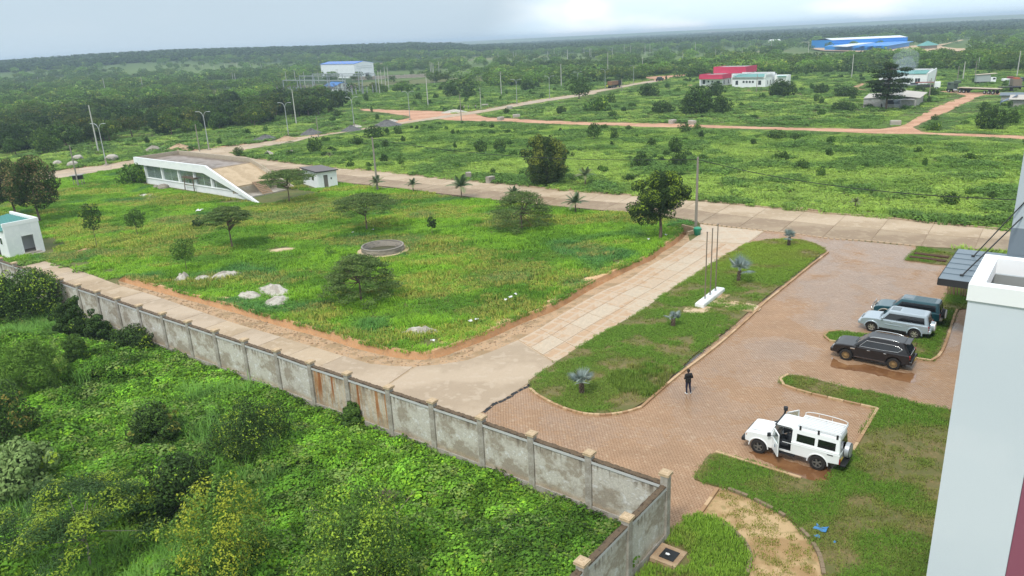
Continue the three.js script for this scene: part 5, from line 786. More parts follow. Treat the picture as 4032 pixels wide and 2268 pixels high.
    for (const [k, q] of [[[-9.28,-29.38], 0], [[-5.92,-30.23], 1], [[-8.63,-31.34], 2]].entries()) { const tt = thing('bare_twig', ['bare pale twig sticking out at the bottom left of the feathery bush', 'bare pale twig on the right of the feathery bush', 'bare pale twig at the top of the feathery bush'][k], 'twig', q[0], k * 2, 'bare twigs in the feathery bush', Y(q[0]) + 1.2), gg = []; const w2 = (a, d, l, rad, n) => { const b = a.clone().addScaledVector(d, l); gg.push(rod(a, b, rad, rad * 0.6, 4)); if (n) for (let i = 0; i < 2; i++) w2(b, d.clone().add(V(r() - 0.5, r() - 0.3, r() - 0.5)).normalize(), l * 0.7, rad * 0.7, n - 1); }; w2(V(0, 0, 0), V(0.6, 0.5, 0.2).normalize(), 0.9, 0.025, 3); mesh('branches', gg, M.deadWood, tt); }
  }
}

// ---------------------------------------------------------------- buildings
const dirTurn = (dx, dz) => -Math.atan2(dz, dx);
function extrude(pts, depth, z = 0) { const s = new THREE.Shape(pts.map((p) => new THREE.Vector2(p[0], p[1]))); return new THREE.ExtrudeGeometry(s, { depth, bevelEnabled: false }).translate(0, 0, z); }
// a window: frame (part) with a pane (sub-part); face plane z, wall faces +z
function windowAt(parent, x, y, w, h, z, o = {}) { const f = mesh('window', [bx(w, 0.07, 0.09, 0, h / 2), bx(w, 0.07, 0.09, 0, -h / 2), bx(0.07, h, 0.09, -w / 2), bx(0.07, h, 0.09, w / 2), ...(o.mullion ? [bx(0.06, h, 0.08)] : [])], o.frame ?? M.white, parent); f.position.set(x, y, z); f.rotation.y = o.turn ?? 0; mesh('pane', bx(w - 0.05, h - 0.05, 0.03, 0, 0, 0), o.pane ?? M.windowDark, f); return f; }

{ // the tall office building that we look out from: a tower fin, the grey block and the entrance canopy
  const C = [10.3, -16.0], t = thing('office_building', 'tall white office building at the right edge with a roof terrace and crimson cladding', 'building', C, dirTurn(0.787, 0.617));
  const wallB = tm('towerWall', noiseTex([204, 212, 218], [198, 207, 214], [206, 213, 219], { f1: 2, f2: 6, grain: 0.015 }), 6, { roughness: 0.6 });
  mesh('tower_wall', [bx(1.62, 16.62, 0.2, 0.81, 8.31, -0.1), bx(0.2, 16.62, 2.24, 0.1, 8.31, -1.33), bx(6, 16.62, 0.2, 3, 8.31, -2.55)], wallB, t);
  mesh('crimson_cladding', bx(4.38, 16.4, 0.2, 3.82, 8.2, -0.13), M.crimson, t);
  mesh('parapet', [bx(4.38, 0.22, 0.2, 3.82, 16.51, -0.1)], wallB, t);
  const inner = mat('terraceGrey', '#8d918f', { roughness: 0.8 });
  mesh('terrace_wall', [bx(5.7, 1.2, 0.03, 3.1, 16.0, -2.43), bx(0.03, 1.2, 2.2, 0.22, 16.0, -1.3)], inner, t); mesh('terrace_floor', bx(5.7, 0.08, 2.2, 3.1, 15.4, -1.3), mat('terraceFloor', '#7d4b38', { roughness: 0.7 }), t);
  mesh('parapet_coping', [bx(6.1, 0.38, 0.3, 3.02, 16.81, -0.1), bx(0.3, 0.38, 2.2, 0.12, 16.81, -1.35), bx(6.1, 0.38, 0.3, 3.02, 16.81, -2.6)], M.white, t);
  // far grey block
  const loc = (p) => { const dx = p[0] - C[0], dz = p[1] - C[1]; return [dx * 0.787 + dz * 0.617, -dx * 0.617 + dz * 0.787]; };
  const [gx, gz] = loc([38.7, -56.2]);
  mesh('grey_block', [bx(14, 7.1, 10, gx + 7, 3.55, gz - 5)], mat('blockGrey', '#7c8790', { roughness: 0.65 }), t); mesh('upper_block', bx(14, 16, 10, gx + 7.02, 7.1 + 8, gz - 5), mat('blockLight', '#b9c4c9', { roughness: 0.6 }), t);
  mesh('main_block', bx(10, 22, 34, gx + 11.5, 11, gz + 22), M.towerWall, t);
  const [cx, cz] = loc([30.6, -51.2]), can = mesh('canopy', [bx(9.5, 0.34, 8.9, cx + 4.75, 4.83, cz - 4.45)], mat('canopySheet', '#77858f', { roughness: 0.4, metalness: 0.3 }), t);
  for (let i = 1; i < 6; i++) mesh('canopy_seam', bx(9.5, 0.05, 0.06, cx + 4.75, 5.02, cz - 1.48 * i), M.canopySheet, can); mesh('canopy_fascia', [bx(9.52, 0.5, 0.06, cx + 4.75, 4.75, cz + 0.03), bx(0.06, 0.5, 8.9, cx - 0.03, 4.75, cz - 4.45)], M.dark, can);
  for (const [p, hy] of [[[32.41, -51.47], 8.0], [[35.88, -55.91], 9.2]]) { const [rx, rz] = loc(p); mesh('tie_rod', [rod(V(rx, 5.0, rz), V(gx + 0.6, hy, gz + 0.02), 0.05), cyl(0.13, 0.13, 0.12, rx, 4.98, rz, 10)], M.dark, t); }
}
{ // cut poles leaning under the canopy
  const r = mulberry(6), p = [38.18,-60.3], t = thing('pole_bundle', 'bundle of cut wooden poles standing under the entrance canopy', 'poles', p);
  for (let i = 0; i < 13; i++) mesh('wooden_pole', rod(V((i - 6) * 0.17 * 0.787 + r() * 0.1, 0.1, (i - 6) * 0.17 * 0.617), V((i - 6) * 0.15 * 0.787 + (r() - 0.5) * 0.5, 1.9 + r() * 0.5, (i - 6) * 0.15 * 0.617 - 0.3 + (r() - 0.5) * 0.3), 0.055, 0.045, 6), M.wood, t);
}
{ // gatehouse at the left edge
  const t = thing('gatehouse', 'white gatehouse with green roof and open doorway at the left edge', 'building', [-61.2, -90.0], dirTurn(0.62, -0.785));
  // local x along the doorway wall, local -z back along the left wall... the doorway wall is the +z face
  mesh('wall', [bx(1.7, 3.9, 0.2, 0.85, 1.95, -0.1), bx(0.95, 3.9, 0.2, 3.52, 1.95, -0.1), bx(1.35, 1.5, 0.2, 2.37, 3.15, -0.1), bx(0.2, 3.4, 8, 0.1, 1.7, -4.2), bx(0.2, 3.9, 8, 3.9, 1.95, -4.2), bx(3.6, 3.4, 0.2, 2, 1.7, -2.2)], M.plaster, t);
  mesh('parapet', [bx(4.1, 0.45, 0.26, 2.0, 4.1, -0.1), bx(0.26, 0.45, 8, 3.92, 4.1, -4.25)], M.white, t);
  mesh('floor', bx(3.6, 0.3, 2.1, 2, 0.15, -1.2), M.concrete, t);
  mesh('steps', [bx(1.8, 0.3, 0.5, 2.5, 0.15, 0.25), bx(2.2, 0.15, 1.0, 2.5, 0.075, 0.5)], M.concrete, t);
  const roof = mesh('roof', bx(4.0, 0.08, 8.4, 1.72, 3.72, -4.4, 0, 0.13), M.roofGreen, t); for (let i = 0; i < 12; i++) mesh('roof_rib', bx(4.0, 0.05, 0.05, 1.72, 3.78, -0.7 - i * 0.68, 0, 0.13), M.roofGreen, roof);
  windowAt(t, -0.01, 2.0, 0.8, 0.9, -1.6, { turn: -Math.PI / 2 }); mesh('door', bx(0.06, 2.1, 0.9, -0.01, 1.05, -3.2), M.dark, t);
}
{ // sloping pavilion
  const t = thing('pavilion', 'long white pavilion with a window band, flat parapet roof and one sloping end', 'building', [-69.5, -143.4], dirTurn(0.765, 0.644));
  const old = tm('oldConcrete', noiseTex([190, 180, 162], [164, 152, 132], [200, 190, 174], { f1: 4, f2: 24, spots: 0.25 }), 3), roofM = tm('stainedRoof', noiseTex([150, 136, 126], [116, 100, 86], [168, 158, 152], { f1: 4, f2: 16 }), 6, { roughness: 0.45 }), ramp = tm('rampScreed', noiseTex([186, 164, 134], [170, 148, 118], [194, 174, 146], { f1: 4, f2: 30 }), 4);
  const yin = (u) => (u < 24 ? 3.6 : 3.6 - ((u - 24) * 3.6) / 14), yout = (u) => (u < 24.7 ? 4.9 : 4.9 - ((u - 24.7) * 4.9) / 14.5);
  mesh('fascia', extrude([[-0.8, 3.6], [24, 3.6], [38, 0], [39.2, 0], [24.7, 4.9], [-0.8, 4.9]], 0.4, -0.4), M.plaster, t);
  mesh('sill_wall', [bx(30, 1.1, 0.3, 16.4, 0.55, -0.75), bx(5.4, 0.9, 0.25, 34.0, 0.2, -0.72)], M.plaster, t); mesh('window_sill', bx(29.4, 0.12, 0.5, 16.6, 1.15, -0.72), M.white, t);
  mesh('end_wall', [bx(0.3, 3.6, 8.2, 1.55, 1.8, -4.75), bx(28, 1.1, 0.3, 15.6, 0.55, -8.7)], M.plaster, t);
  const posts = [1.8, 8.2, 14.2, 19.6, 25.2, 31.4];
  for (const u of posts) mesh('post', bx(0.45, Math.max(0.2, yin(u) - 1.15), 0.36, u, 1.15 + (yin(u) - 1.15) / 2, -0.72), M.plaster, t);
  for (let i = 0; i < 5; i++) { const a = posts[i] + 0.22, b = posts[i + 1] - 0.22, pts = [[a, 1.21], [b, 1.21]]; if (b > 24) { const cut = Math.min(b, 24 + (3.6 - 1.25) * 14 / 3.6); pts[1][0] = cut; if (yin(cut) - 0.03 > 1.25) pts.push([cut, yin(cut) - 0.03]); if (a < 24) pts.push([24, 3.57]); pts.push([a, Math.min(3.57, yin(a) - 0.03)]); } else pts.push([b, 3.57], [a, 3.57]);
    const w = mesh('window', extrude(pts, 0.02, -0.78), M.glass, t); mesh('window_frame', [bx(0.06, pts[pts.length - 1][1] - 1.2, 0.08, a + 0.1, (pts[pts.length - 1][1] + 1.2) / 2, -0.74), bx(0.06, 1.9, 0.06, (a + Math.min(b, 27)) / 2, 2.15, -0.8)], M.white, w); }
  mesh('floor', bx(33, 0.2, 8, 18, 0.1, -4.7), M.concrete, t);
  mesh('roof', bx(25, 0.25, 8.2, 12.1, 4.05, -4.6), roofM, t);
  mesh('parapet', [bx(0.22, 1.3, 8.6, -0.65, 4.25, -4.7), bx(25, 1.3, 0.22, 11.9, 4.25, -8.95), extrude([[24.4, 3.6], [24.4, 4.9], [36.4, 0.85], [34, 0.4]], 0.22, -9.06)], old, t);
  mesh('ramp', extrude([[24.3, 4.2], [31.6, 1.75], [31.6, 1.4], [24.3, 3.8]], 8.4, -8.85), ramp, t);
  mesh('retaining_wall', bx(0.3, 1.6, 8.2, 31.5, 0.7, -4.7), old, t);
}
{ // things about the pavilion
  const t = thing('wooden_ladder', 'rough wooden ladder leaning on the pavilion ramp', 'ladder', [-69.5 + 0.765 * 31.9 + 0.644 * 5.2, -143.4 + 0.644 * 31.9 - 0.765 * 5.2], dirTurn(0.765, 0.644));
  for (const s of [-0.8, 0.8]) mesh('rail', rod(V(-0.3, 1.9, s), V(2.6, 0.05, s), 0.09, 0.09, 5), M.wood, t); for (let i = 0; i < 8; i++) mesh('rung', bx(0.3, 0.06, 2.0, -0.2 + i * 0.36, 1.88 - i * 0.235, 0, 0, -0.55), M.wood, t);
  const b = thing('work_trestle', 'rough timber trestle standing before the pavilion windows', 'trestle', [-55.05,-132.1], dirTurn(0.765, 0.644)); mesh('top', bx(4.2, 0.22, 1.2, 0, 2.35, 0), M.bark, b); for (const [x, z] of [[-1.6, 0.5], [-1.2, -0.5], [1.2, 0.5], [1.7, -0.5]]) mesh('leg', rod(V(x * 1.15, 0, z), V(x, 2.3, z * 0.8), 0.09, 0.08, 5), M.bark, b); mesh('brace', [rod(V(-1.7, 1.1, 0.5), V(1.5, 1.1, 0.5), 0.06, 0.06, 5)], M.bark, b);
  const gh = thing('guard_hut', 'small white guard hut with dark flat roof beside the main road', 'hut', [-32.0, -127.9], dirTurn(2.6, -1.8));
  mesh('wall', [bx(0.9, 2.75, 0.15, 0.6, 1.37, -0.08), bx(1.65, 2.75, 0.15, 2.63, 1.37, -0.08), bx(0.8, 0.55, 0.15, 1.42, 2.47, -0.08), bx(0.15, 2.75, 7.0, 0.08, 1.37, -3.6), bx(0.15, 2.75, 7.0, 3.38, 1.37, -3.6), bx(3.2, 2.75, 0.15, 1.7, 1.37, -7.0)], M.plaster, gh); mesh('roof', bx(4.0, 0.14, 7.6, 1.7, 2.86, -3.5, 0, -0.02), mat('hutRoof', '#6a6260', { roughness: 0.6 }), gh); mesh('roof_edge', [bx(4.02, 0.16, 0.04, 1.7, 2.83, 0.32), bx(0.04, 0.16, 7.6, -0.32, 2.86, -3.5)], M.dark, gh); mesh('door', bx(0.78, 2.1, 0.05, 1.42, 1.05, -0.13), mat('hutDoor', '#6f6a62'), gh); windowAt(gh, 0.0, 1.6, 1.2, 0.9, -2.2, { turn: -Math.PI / 2 }); mesh('wall_sign', bx(0.22, 0.3, 0.02, 2.4, 1.5, 0.01), M.dark, gh);
}
{ // warehouse, its block wall, the substation
  const t = thing('warehouse', 'large white warehouse with blue striped roof behind the substation', 'warehouse', [-110, -591], dirTurn(0.78, -0.62));
  const clad = tm('whiteCladding', noiseTex([226, 230, 232], [216, 221, 224], [230, 233, 235], { f1: 4, f2: 20, size: 256 }), 8, { roughness: 0.6 }); M.roofBlue2 = mat('roofBlueBright', '#2a74d6', { roughness: 0.4 });
  mesh('wall', [extrude([[0, 0], [16.4, 0], [16.4, 10.6], [8, 12], [0, 10.4]], 0.3, -0.3), bx(0.3, 10.4, 56, 0.15, 5.2, -28.3, 0), bx(0.3, 10.4, 56, 16.2, 5.2, -28.3)], clad, t);
  for (const y of [7.3, 8.6]) mesh('cladding_band', bx(13, 0.22, 0.1, 8.5, y, 0.06), M.galv, t); mesh('door', bx(2.9, 3.3, 0.1, 10.3, 1.65, 0.06), M.black, t); mesh('door_hood', bx(4.6, 0.15, 1, 10.3, 3.5, 0.5), M.galv, t);
  mesh('roof', [bx(8.6, 0.15, 57, 3.9, 11.3, -28.4, 0, 0.19), bx(8.8, 0.15, 57, 12.3, 11.4, -28.4, 0, -0.17)], M.roofBlue2, t); const rf = t.children[t.children.length - 1]; for (let i = 0; i < 7; i++) mesh('roof_light', bx(8.4, 0.06, 2.2, 3.9, 11.42, -5 - i * 7.6, 0, 0.19), M.galv, rf);
  const bw = thing('block_wall', 'low grey concrete block wall right of the warehouse', 'wall', [-92, -520], 0); const A = [-106.14,-558.54], Bp = [-45.67,-550.12]; bw.position.set(A[0], 0, A[1]); bw.rotation.y = dirTurn(Bp[0] - A[0], Bp[1] - A[1]); const L = dist(A, Bp); for (let i = 0; i < 16; i++) mesh('wall_panel', bx(L / 16 - 0.3, 2.4 - 0.4 * (i % 3 === 0), 0.25, L / 16 * (i + 0.5), 1.1, 0), M.concrete, bw), mesh('wall_post', bx(0.35, 2.7, 0.35, L / 16 * i, 1.3, 0), M.concrete, bw);
  const s = thing('control_house', 'small white control house with blue gabled roof at the substation', 'building', [-86.57,-405.25], dirTurn(0.79, -0.61));
  mesh('wall', [extrude([[0, 0], [9.5, 0], [9.5, 3.6], [4.75, 5.2], [0, 3.6]], 0.25, -0.25), bx(0.25, 3.6, 13, 0.12, 1.8, -6.7), bx(0.25, 3.6, 13, 9.38, 1.8, -6.7)], M.plaster, s); mesh('roof', [bx(6.2, 0.12, 14.2, 2.1, 4.5, -6.6, 0, 0.325), bx(6.2, 0.12, 14.2, 7.4, 4.5, -6.6, 0, -0.325)], M.roofBlue, s); windowAt(s, 3, 2, 1.2, 0.8, 0.02); windowAt(s, 6.5, 2, 1.2, 0.8, 0.02); windowAt(s, -0.02, 2.2, 2, 1, -4, { turn: -Math.PI / 2 }); windowAt(s, -0.02, 2.2, 2, 1, -9, { turn: -Math.PI / 2 });
  // switchyard
  const y0 = [-119.25,-415.18], y1 = [-78.11,-372.97], sw = thing('switchyard', 'dense grey steel switchyard of the substation', 'substation', y0, dirTurn(y1[0] - y0[0], y1[1] - y0[1])), W = dist(y0, y1), r = mulberry(12), st = mat('switchSteel', '#9da3a6', { roughness: 0.5, metalness: 0.3 }), por = mat('porcelain', '#6b5f5c', { roughness: 0.4 });
  for (let row = 0; row < 4; row++) for (let i = 0; i < 14; i++) { const x = (W / 13) * i + (r() - 0.5), z = -row * 6 - r() * 2, h = 3 + 1.6 * r(); mesh('support', [bx(0.28, h, 0.28, x, h / 2, z), bx(1.4, 0.2, 0.2, x, h, z)], st, sw); mesh('insulator', [-0.5, 0.5].map((q) => cyl(0.16, 0.12, 1.1, x + q, h, z, 6)), por, sw); }
  for (const [z, h] of [[-4, 7.5], [-14, 9], [-22, 9.5]]) { for (let i = 0; i < 5; i++) mesh('gantry_column', [bx(0.3, h, 0.3, W / 4 * i, h / 2, z), rod(V(W / 4 * i - 0.9, 0, z), V(W / 4 * i, h, z), 0.1, 0.1, 4)], st, sw); mesh('gantry_beam', bx(W, 0.4, 0.4, W / 2, h, z), st, sw); }
  for (let i = 0; i < 9; i++) { const p = [lerp([-88.27,-441.84][0], [-63.92,-401.06][0], i / 8), lerp([-88.27,-441.84][1], [-63.92,-401.06][1], i / 8)], f = thing('fence_post', `thin fence post right of the substation, ${['first', 'second', 'third', 'fourth', 'fifth', 'sixth', 'seventh', 'eighth', 'last'][i]} from the left`, 'post', p, 0, 'wire fence posts by the substation'); mesh('shaft', cyl(0.09, 0.07, 2.2), M.woodPole, f); }
}
{ // red and white building and its white neighbour
  const a = thing('red_white_building', 'two-tier building with crimson parapets above white walls', 'building', [83.2, -325.8], dirTurn(6.9, 5.6));
  mesh('wall', [bx(9.4, 3.15, 0.3, 4.7, 1.57, -0.15), bx(0.3, 3.15, 9, 9.25, 1.57, -4.8), bx(0.3, 3.15, 9, 0.15, 1.57, -4.8), bx(0.5, 3.15, 0.5, 0.25, 1.57, 1.2)], M.plaster, a);
  const crim = tm('crimsonWall', noiseTex([202, 62, 96], [194, 54, 88], [208, 70, 104], { f1: 3, f2: 14, size: 256 }), 5, { roughness: 0.7 });
  mesh('parapet', [bx(10, 1.85, 0.3, 4.8, 4.07, 1.45), bx(0.3, 1.85, 11, 9.9, 4.07, -3.9), bx(0.3, 1.85, 11, -0.1, 4.07, -3.9)], crim, a); mesh('canopy_soffit', bx(9.9, 0.12, 1.6, 4.8, 3.15, 0.7), M.white, a); mesh('roof', bx(9.6, 0.12, 10, 4.9, 4.6, -3.9), M.roofGrey, a);
  mesh('upper_parapet', [bx(14, 2.6, 0.3, 9, 6.2, -7.6), bx(0.3, 2.6, 12, 15.9, 6.2, -13.6), bx(0.3, 2.6, 12, 2.1, 6.2, -13.6)], crim, a); mesh('upper_wall', [bx(13.6, 5, 0.3, 9, 2.5, -7.75), bx(0.5, 5, 0.5, 15.6, 2.5, -19)], M.plaster, a); mesh('upper_roof', bx(13.7, 0.15, 12, 9, 7.2, -13.6), M.roofGrey, a);
  for (const [x, w, h, y] of [[1.3, 1.2, 1.7, 1.9], [3.3, 0.8, 0.8, 2.1], [5, 0.8, 0.8, 2.1], [7.6, 1.5, 1.7, 1.6]]) windowAt(a, x, y, w, h, 0.03); for (const z of [-1.5, -6]) windowAt(a, 9.43, 1.7, 1.2, 1.6, z, { turn: Math.PI / 2 });
  const b = thing('green_roof_building', 'white single-storey building with shallow green roof right of the red one', 'building', [92.3, -312.2], dirTurn(10.5, 8.4)), L = 13.5;
  mesh('wall', [bx(L, 4.0, 0.3, L / 2, 2.0, -0.15), bx(0.3, 4.6, 12, L - 0.15, 2.3, -6.2), bx(0.3, 4.6, 12, 0.15, 2.3, -6.2), bx(L, 5.2, 0.3, L / 2, 2.6, -10)], M.plaster, b); mesh('roof', bx(L - 1.2, 0.12, 7, L / 2 - 0.2, 4.45, -2.9, 0, 0, 0.11), M.roofGreen, b); mesh('eave', bx(L - 1, 0.3, 0.2, L / 2 - 0.2, 3.98, 0.55), M.galv, b); mesh('parapet', [bx(0.32, 1.4, 8, 0.16, 4.4, -3.5), bx(0.32, 1.4, 8, L - 0.16, 4.4, -3.5), bx(L, 0.3, 0.4, L / 2, 5.2, -10)], M.white, b);
  for (const [x, w, h] of [[1.9, 1.2, 1.7], [11.2, 1.3, 1.7]]) windowAt(b, x, 1.9, w, h, 0.03); for (let i = 0; i < 4; i++) windowAt(b, 4.7 + i * 1.25, 2.2, 0.9, 0.9, 0.03); for (const z of [-2, -5, -8]) windowAt(b, L + 0.03, 1.9, 0.9, 1.6, z, { turn: Math.PI / 2 });
  mesh('annex', [bx(5, 4.2, 4, 17, 2.1, -9)], M.plaster, b); mesh('annex_roof', bx(3.6, 0.1, 2.4, 17.4, 4.0, -7.4, 0, 0, 0.15), M.roofGreen, b);
  const w = thing('white_house', 'white house with green roof band behind the smoke-veiled tree', 'building', [138.6, -286.0], dirTurn(12.5, 10.5)), W2 = 16.3;
  mesh('wall', [bx(W2, 4.2, 0.3, W2 / 2, 2.1, -0.15), extrude([[0, 0], [13, 0], [13, 5.4], [0, 4.4]], 0.3)].map((g, i) => (i ? g.rotateY(Math.PI / 2).translate(W2 - 0.3, 0, 0) : g)), M.plaster, w); mesh('back_wall', bx(W2, 5.3, 0.3, W2 / 2, 2.65, -7), M.plaster, w); mesh('roof', bx(W2 - 0.6, 0.12, 4.8, W2 / 2 - 0.3, 4.65, -2.1, 0, 0, 0.2), M.roofGreen, w); mesh('parapet', bx(W2, 0.35, 0.4, W2 / 2, 5.35, -7), M.white, w); windowAt(w, 9.2, 1.9, 1.7, 1.5, 0.03, { mullion: true }); windowAt(w, 13, 1.9, 1.7, 1.5, 0.03, { mullion: true }); windowAt(w, 4, 1.9, 1.7, 1.5, 0.03, { mullion: true }); mesh('water_meter', bx(0.6, 1, 0.3, W2 + 0.1, 1.2, -3), M.galv, w);
  const s = thing('grey_shed', 'low grey block shed with pale sheet roof and smoke rising beside it', 'shed', [[110.79,-206.48][0] - 0.83 * 13, [110.79,-206.48][1] - 0.56 * 13], dirTurn(0.83, 0.56)), L3 = 13;
  const blk = tm('shedBlock', noiseTex([178, 178, 174], [156, 154, 148], [188, 188, 186], { f1: 4, f2: 16, size: 256 }), 3);
  mesh('wall', [bx(L3 * 0.46, 2.6, 0.25, L3 * 0.23, 1.3, -0.12), bx(L3 * 0.3, 2.6, 0.25, L3 * 0.85, 1.3, -0.12), bx(L3 * 0.26, 1.0, 0.25, L3 * 0.58, 0.5, -0.12), bx(0.25, 2.5, 17, L3 - 0.12, 1.25, -8.7), bx(0.25, 2.5, 17, 0.12, 1.25, -8.7), bx(L3, 2.4, 0.25, L3 / 2, 1.2, -6)], blk, s); mesh('opening', bx(L3 * 0.24, 1.4, 0.1, L3 * 0.58, 1.7, -0.6), M.black, s); mesh('awning', bx(L3 * 0.55, 0.06, 1.6, L3 * 0.7, 2.35, 0.6, 0, 0, 0.15), M.roofGrey, s);
  const sr = mat('paleSheet', '#b3aca2', { roughness: 0.6 }); mesh('roof', [bx(L3 * 0.62, 0.08, 9, L3 * 0.3, 3.0, -4.2, 0, 0.05, 0.06), bx(L3 * 0.62, 0.08, 18, L3 * 0.76, 3.1, -8.6, 0, -0.1, 0.0)], sr, s);
  const k = thing('tin_shack', 'patched tin shack with tarpaulin at the right edge', 'shack', [130.35,-195.41], dirTurn(1, 0.7)); mesh('wall', [bx(8, 2.3, 5, 3, 1.15, -2.5)], blk, k); mesh('roof', [bx(9, 0.1, 6.4, 3, 2.5, -2.4, 0, 0, 0.1)], sr, k); mesh('tarpaulin', [bx(4, 0.08, 4, -1.6, 2.1, -3.5, 0, 0.5), bx(0.08, 1.8, 4, -3.3, 0.9, -3.5)], mat('tarp', '#6d7f92', { roughness: 0.6 }), k); mesh('open_stall', [bx(4, 0.1, 2.6, 4.5, 1.9, 1.3, 0, 0, 0.12), cyl(0.08, 0.08, 1.9, 2.8, 0, 2.3, 6), cyl(0.08, 0.08, 1.9, 6.2, 0, 2.3, 6)], M.roofGrey, k);
  const fr = thing('tin_shack', 'second low shack roof behind the patched shack at the right edge', 'shack', [136.75,-208.54], dirTurn(1, 0.7)); mesh('wall', bx(7, 2, 4, 2, 1, -2), blk, fr); mesh('roof', bx(8, 0.1, 5, 2, 2.15, -2, 0, 0, 0.08), M.shadeCloth, fr);
}
{ // far: the blue factory, the green-roofed house, lone roofs
  const fb = mat('factoryBlue', '#1680cc', { roughness: 0.45 }), fr = mat('factoryRoof', '#d9e2ea', { roughness: 0.4 }), fr2 = mat('factoryRoofBlue', '#3a93e0', { roughness: 0.4 });
  const t = thing('blue_factory', 'large blue factory with white and blue roofs on the plain', 'factory', [0, 0]), L = [290.25,-705.55], C = [308.32,-629.2], R = [360.02,-693.36], l1 = [317.83,-757.08], r1 = [378.51,-733.45];
  mesh('low_hall', prism([L, C, R, r1, l1], 0, 3.4), fb, t); mesh('low_roof', prism([[289.22,-686.22], [287.01,-652.2], [367.69,-763.72], [370.12,-791.12]], 3.5, 3.9), fr, t);
  for (let i = 0; i < 4; i++) { const a = [[292.36,-649.82], [295.78,-639.84], [300.04,-633.84], [303.06,-625.52]][i], b = [[366.79,-746.5], [369.13,-738.29], [368.13,-723.75], [365.49,-708.18]][i], w = 4.5; mesh('roof_bay', prism([a, [a[0] + w, a[1] + 2], [b[0] + w, b[1] + 2], b], 3.5, 4.0), i % 2 ? fr2 : fr2, t); }
  const bk = (p, q) => [p[0] - 2.5 * q, p[1] - 10 * q]; mesh('high_hall', prism([l1, r1, bk(r1, 3), bk(l1, 3)], 0, 7.4), fb, t);
  mesh('high_roof', (() => { const f = [l1, r1], a = f.map((p) => [p[0], 7.3, p[1] + 0.6]), b = f.map((p) => [bk(p, 1)[0], 9.0, bk(p, 1)[1]]), c = f.map((p) => [bk(p, 3)[0], 7.3, bk(p, 3)[1]]), pos = []; for (const [u, v] of [[a, b], [b, c]]) pos.push(...u[0], ...u[1], ...v[1], ...u[0], ...v[1], ...v[0]); return geom(pos); })(), fr, t); mesh('wall_band', (() => { const g = prism([[l1[0], l1[1] + 0.4], [r1[0], r1[1] + 0.4], [r1[0], r1[1] + 0.1], [l1[0], l1[1] + 0.1]], 4.6, 5.0); return g; })(), fr2, t);
  for (let i = 0; i < 3; i++) { const p = [[298.37,-664.32], [302.42,-650.03], [306.45,-635.82]][i]; mesh('loading_dock', bx(5, 0.3, 3, p[0], 2.3, p[1] + 1.5), fr2, t); }
  const g = thing('green_roof_house', 'open unfinished house with green hipped roof beside the blue factory', 'house', [335.01,-617.49], 0.4); const hip = new THREE.ConeGeometry(7.5, 3.4, 4).rotateY(Math.PI / 4).scale(1.5, 1, 0.85).translate(0, 4.4, 0); mesh('roof', [hip], M.roofGreen, g); mesh('wall', bx(13, 2.9, 7, 0, 1.45, 0), M.concrete, g);
  const small = [[[-575, -1400], 26, 7, fb, 'distant blue roofed shed on the ridge at the left'], [[-637.33,-2091.13], 9, 4, M.white, 'tiny white house far off left of the warehouse'], [[-232, -1360], 9, 4, M.white, 'tiny white house below the ridge crest'], [[552.05,-2955.93], 34, 5, M.white, 'long pale roof on the far plain'], [[258.88,-1199.93], 14, 4, M.white, 'pale roof in the far bush above the red building'], [[384.17,-1108.24], 18, 5, M.white, 'white house in the far bush right of the red building'], [[668.77,-1049.88], 12, 5, M.white, 'tiny white house in the far wood at the right'], [[461.85,-1235.52], 12, 5, mat('brickRoof', '#b06a52'), 'tiny red roof left of the blue factory'], [[194.96,-1125.03], 12, 4, M.brickRoof, 'tiny orange roof in the far bush, centre right']];
  small.forEach(([p, w, h, m, l]) => { const o = thing('far_house', l, 'house', p, 0.5, null, Math.max(0, landHeight(p[0], p[1]))); mesh('wall', bx(w, h * 0.6, w * 0.4, 0, h * 0.3, 0), M.white, o); mesh('roof', [extrude([[-w * 0.24, h * 0.6], [w * 0.24, h * 0.6], [0, h]], w * 1.05, -w * 0.525).rotateY(Math.PI / 2)], m, o); });
}

// ---------------------------------------------------------------- poles, lamps, cables
const poleTop = {};
function pole(p, h, label, o = {}) {
  const t = thing(o.wood ? 'wooden_pole' : 'concrete_pole', label, 'pole', p, o.turn ?? 0, o.group ?? (o.wood ? 'wooden power poles' : 'concrete power poles')), r = o.r ?? (o.wood ? 0.13 : 0.17);
  mesh('shaft', cyl(r * 1.15, r * 0.75, h, 0, 0, 0, 8), o.wood ? M.woodPole : M.greyPole, t);
  if (o.arms) for (let i = 0; i < o.arms; i++) { mesh('crossarm', bx(2.2, 0.12, 0.12, 0, h - 0.4 - i * 0.9, 0.12), M.woodPole, t); for (const x of [-1, 0, 1]) mesh('insulator', cyl(0.06, 0.05, 0.22, x, h - 0.34 - i * 0.9, 0.12, 6), M.dark, t); }
  else mesh('pole_cap', cyl(r * 0.8, r * 0.5, 0.12, 0, h, 0, 8), o.wood ? M.woodPole : M.greyPole, t);
  if (o.lean) t.rotation.z = o.lean; return t;
}
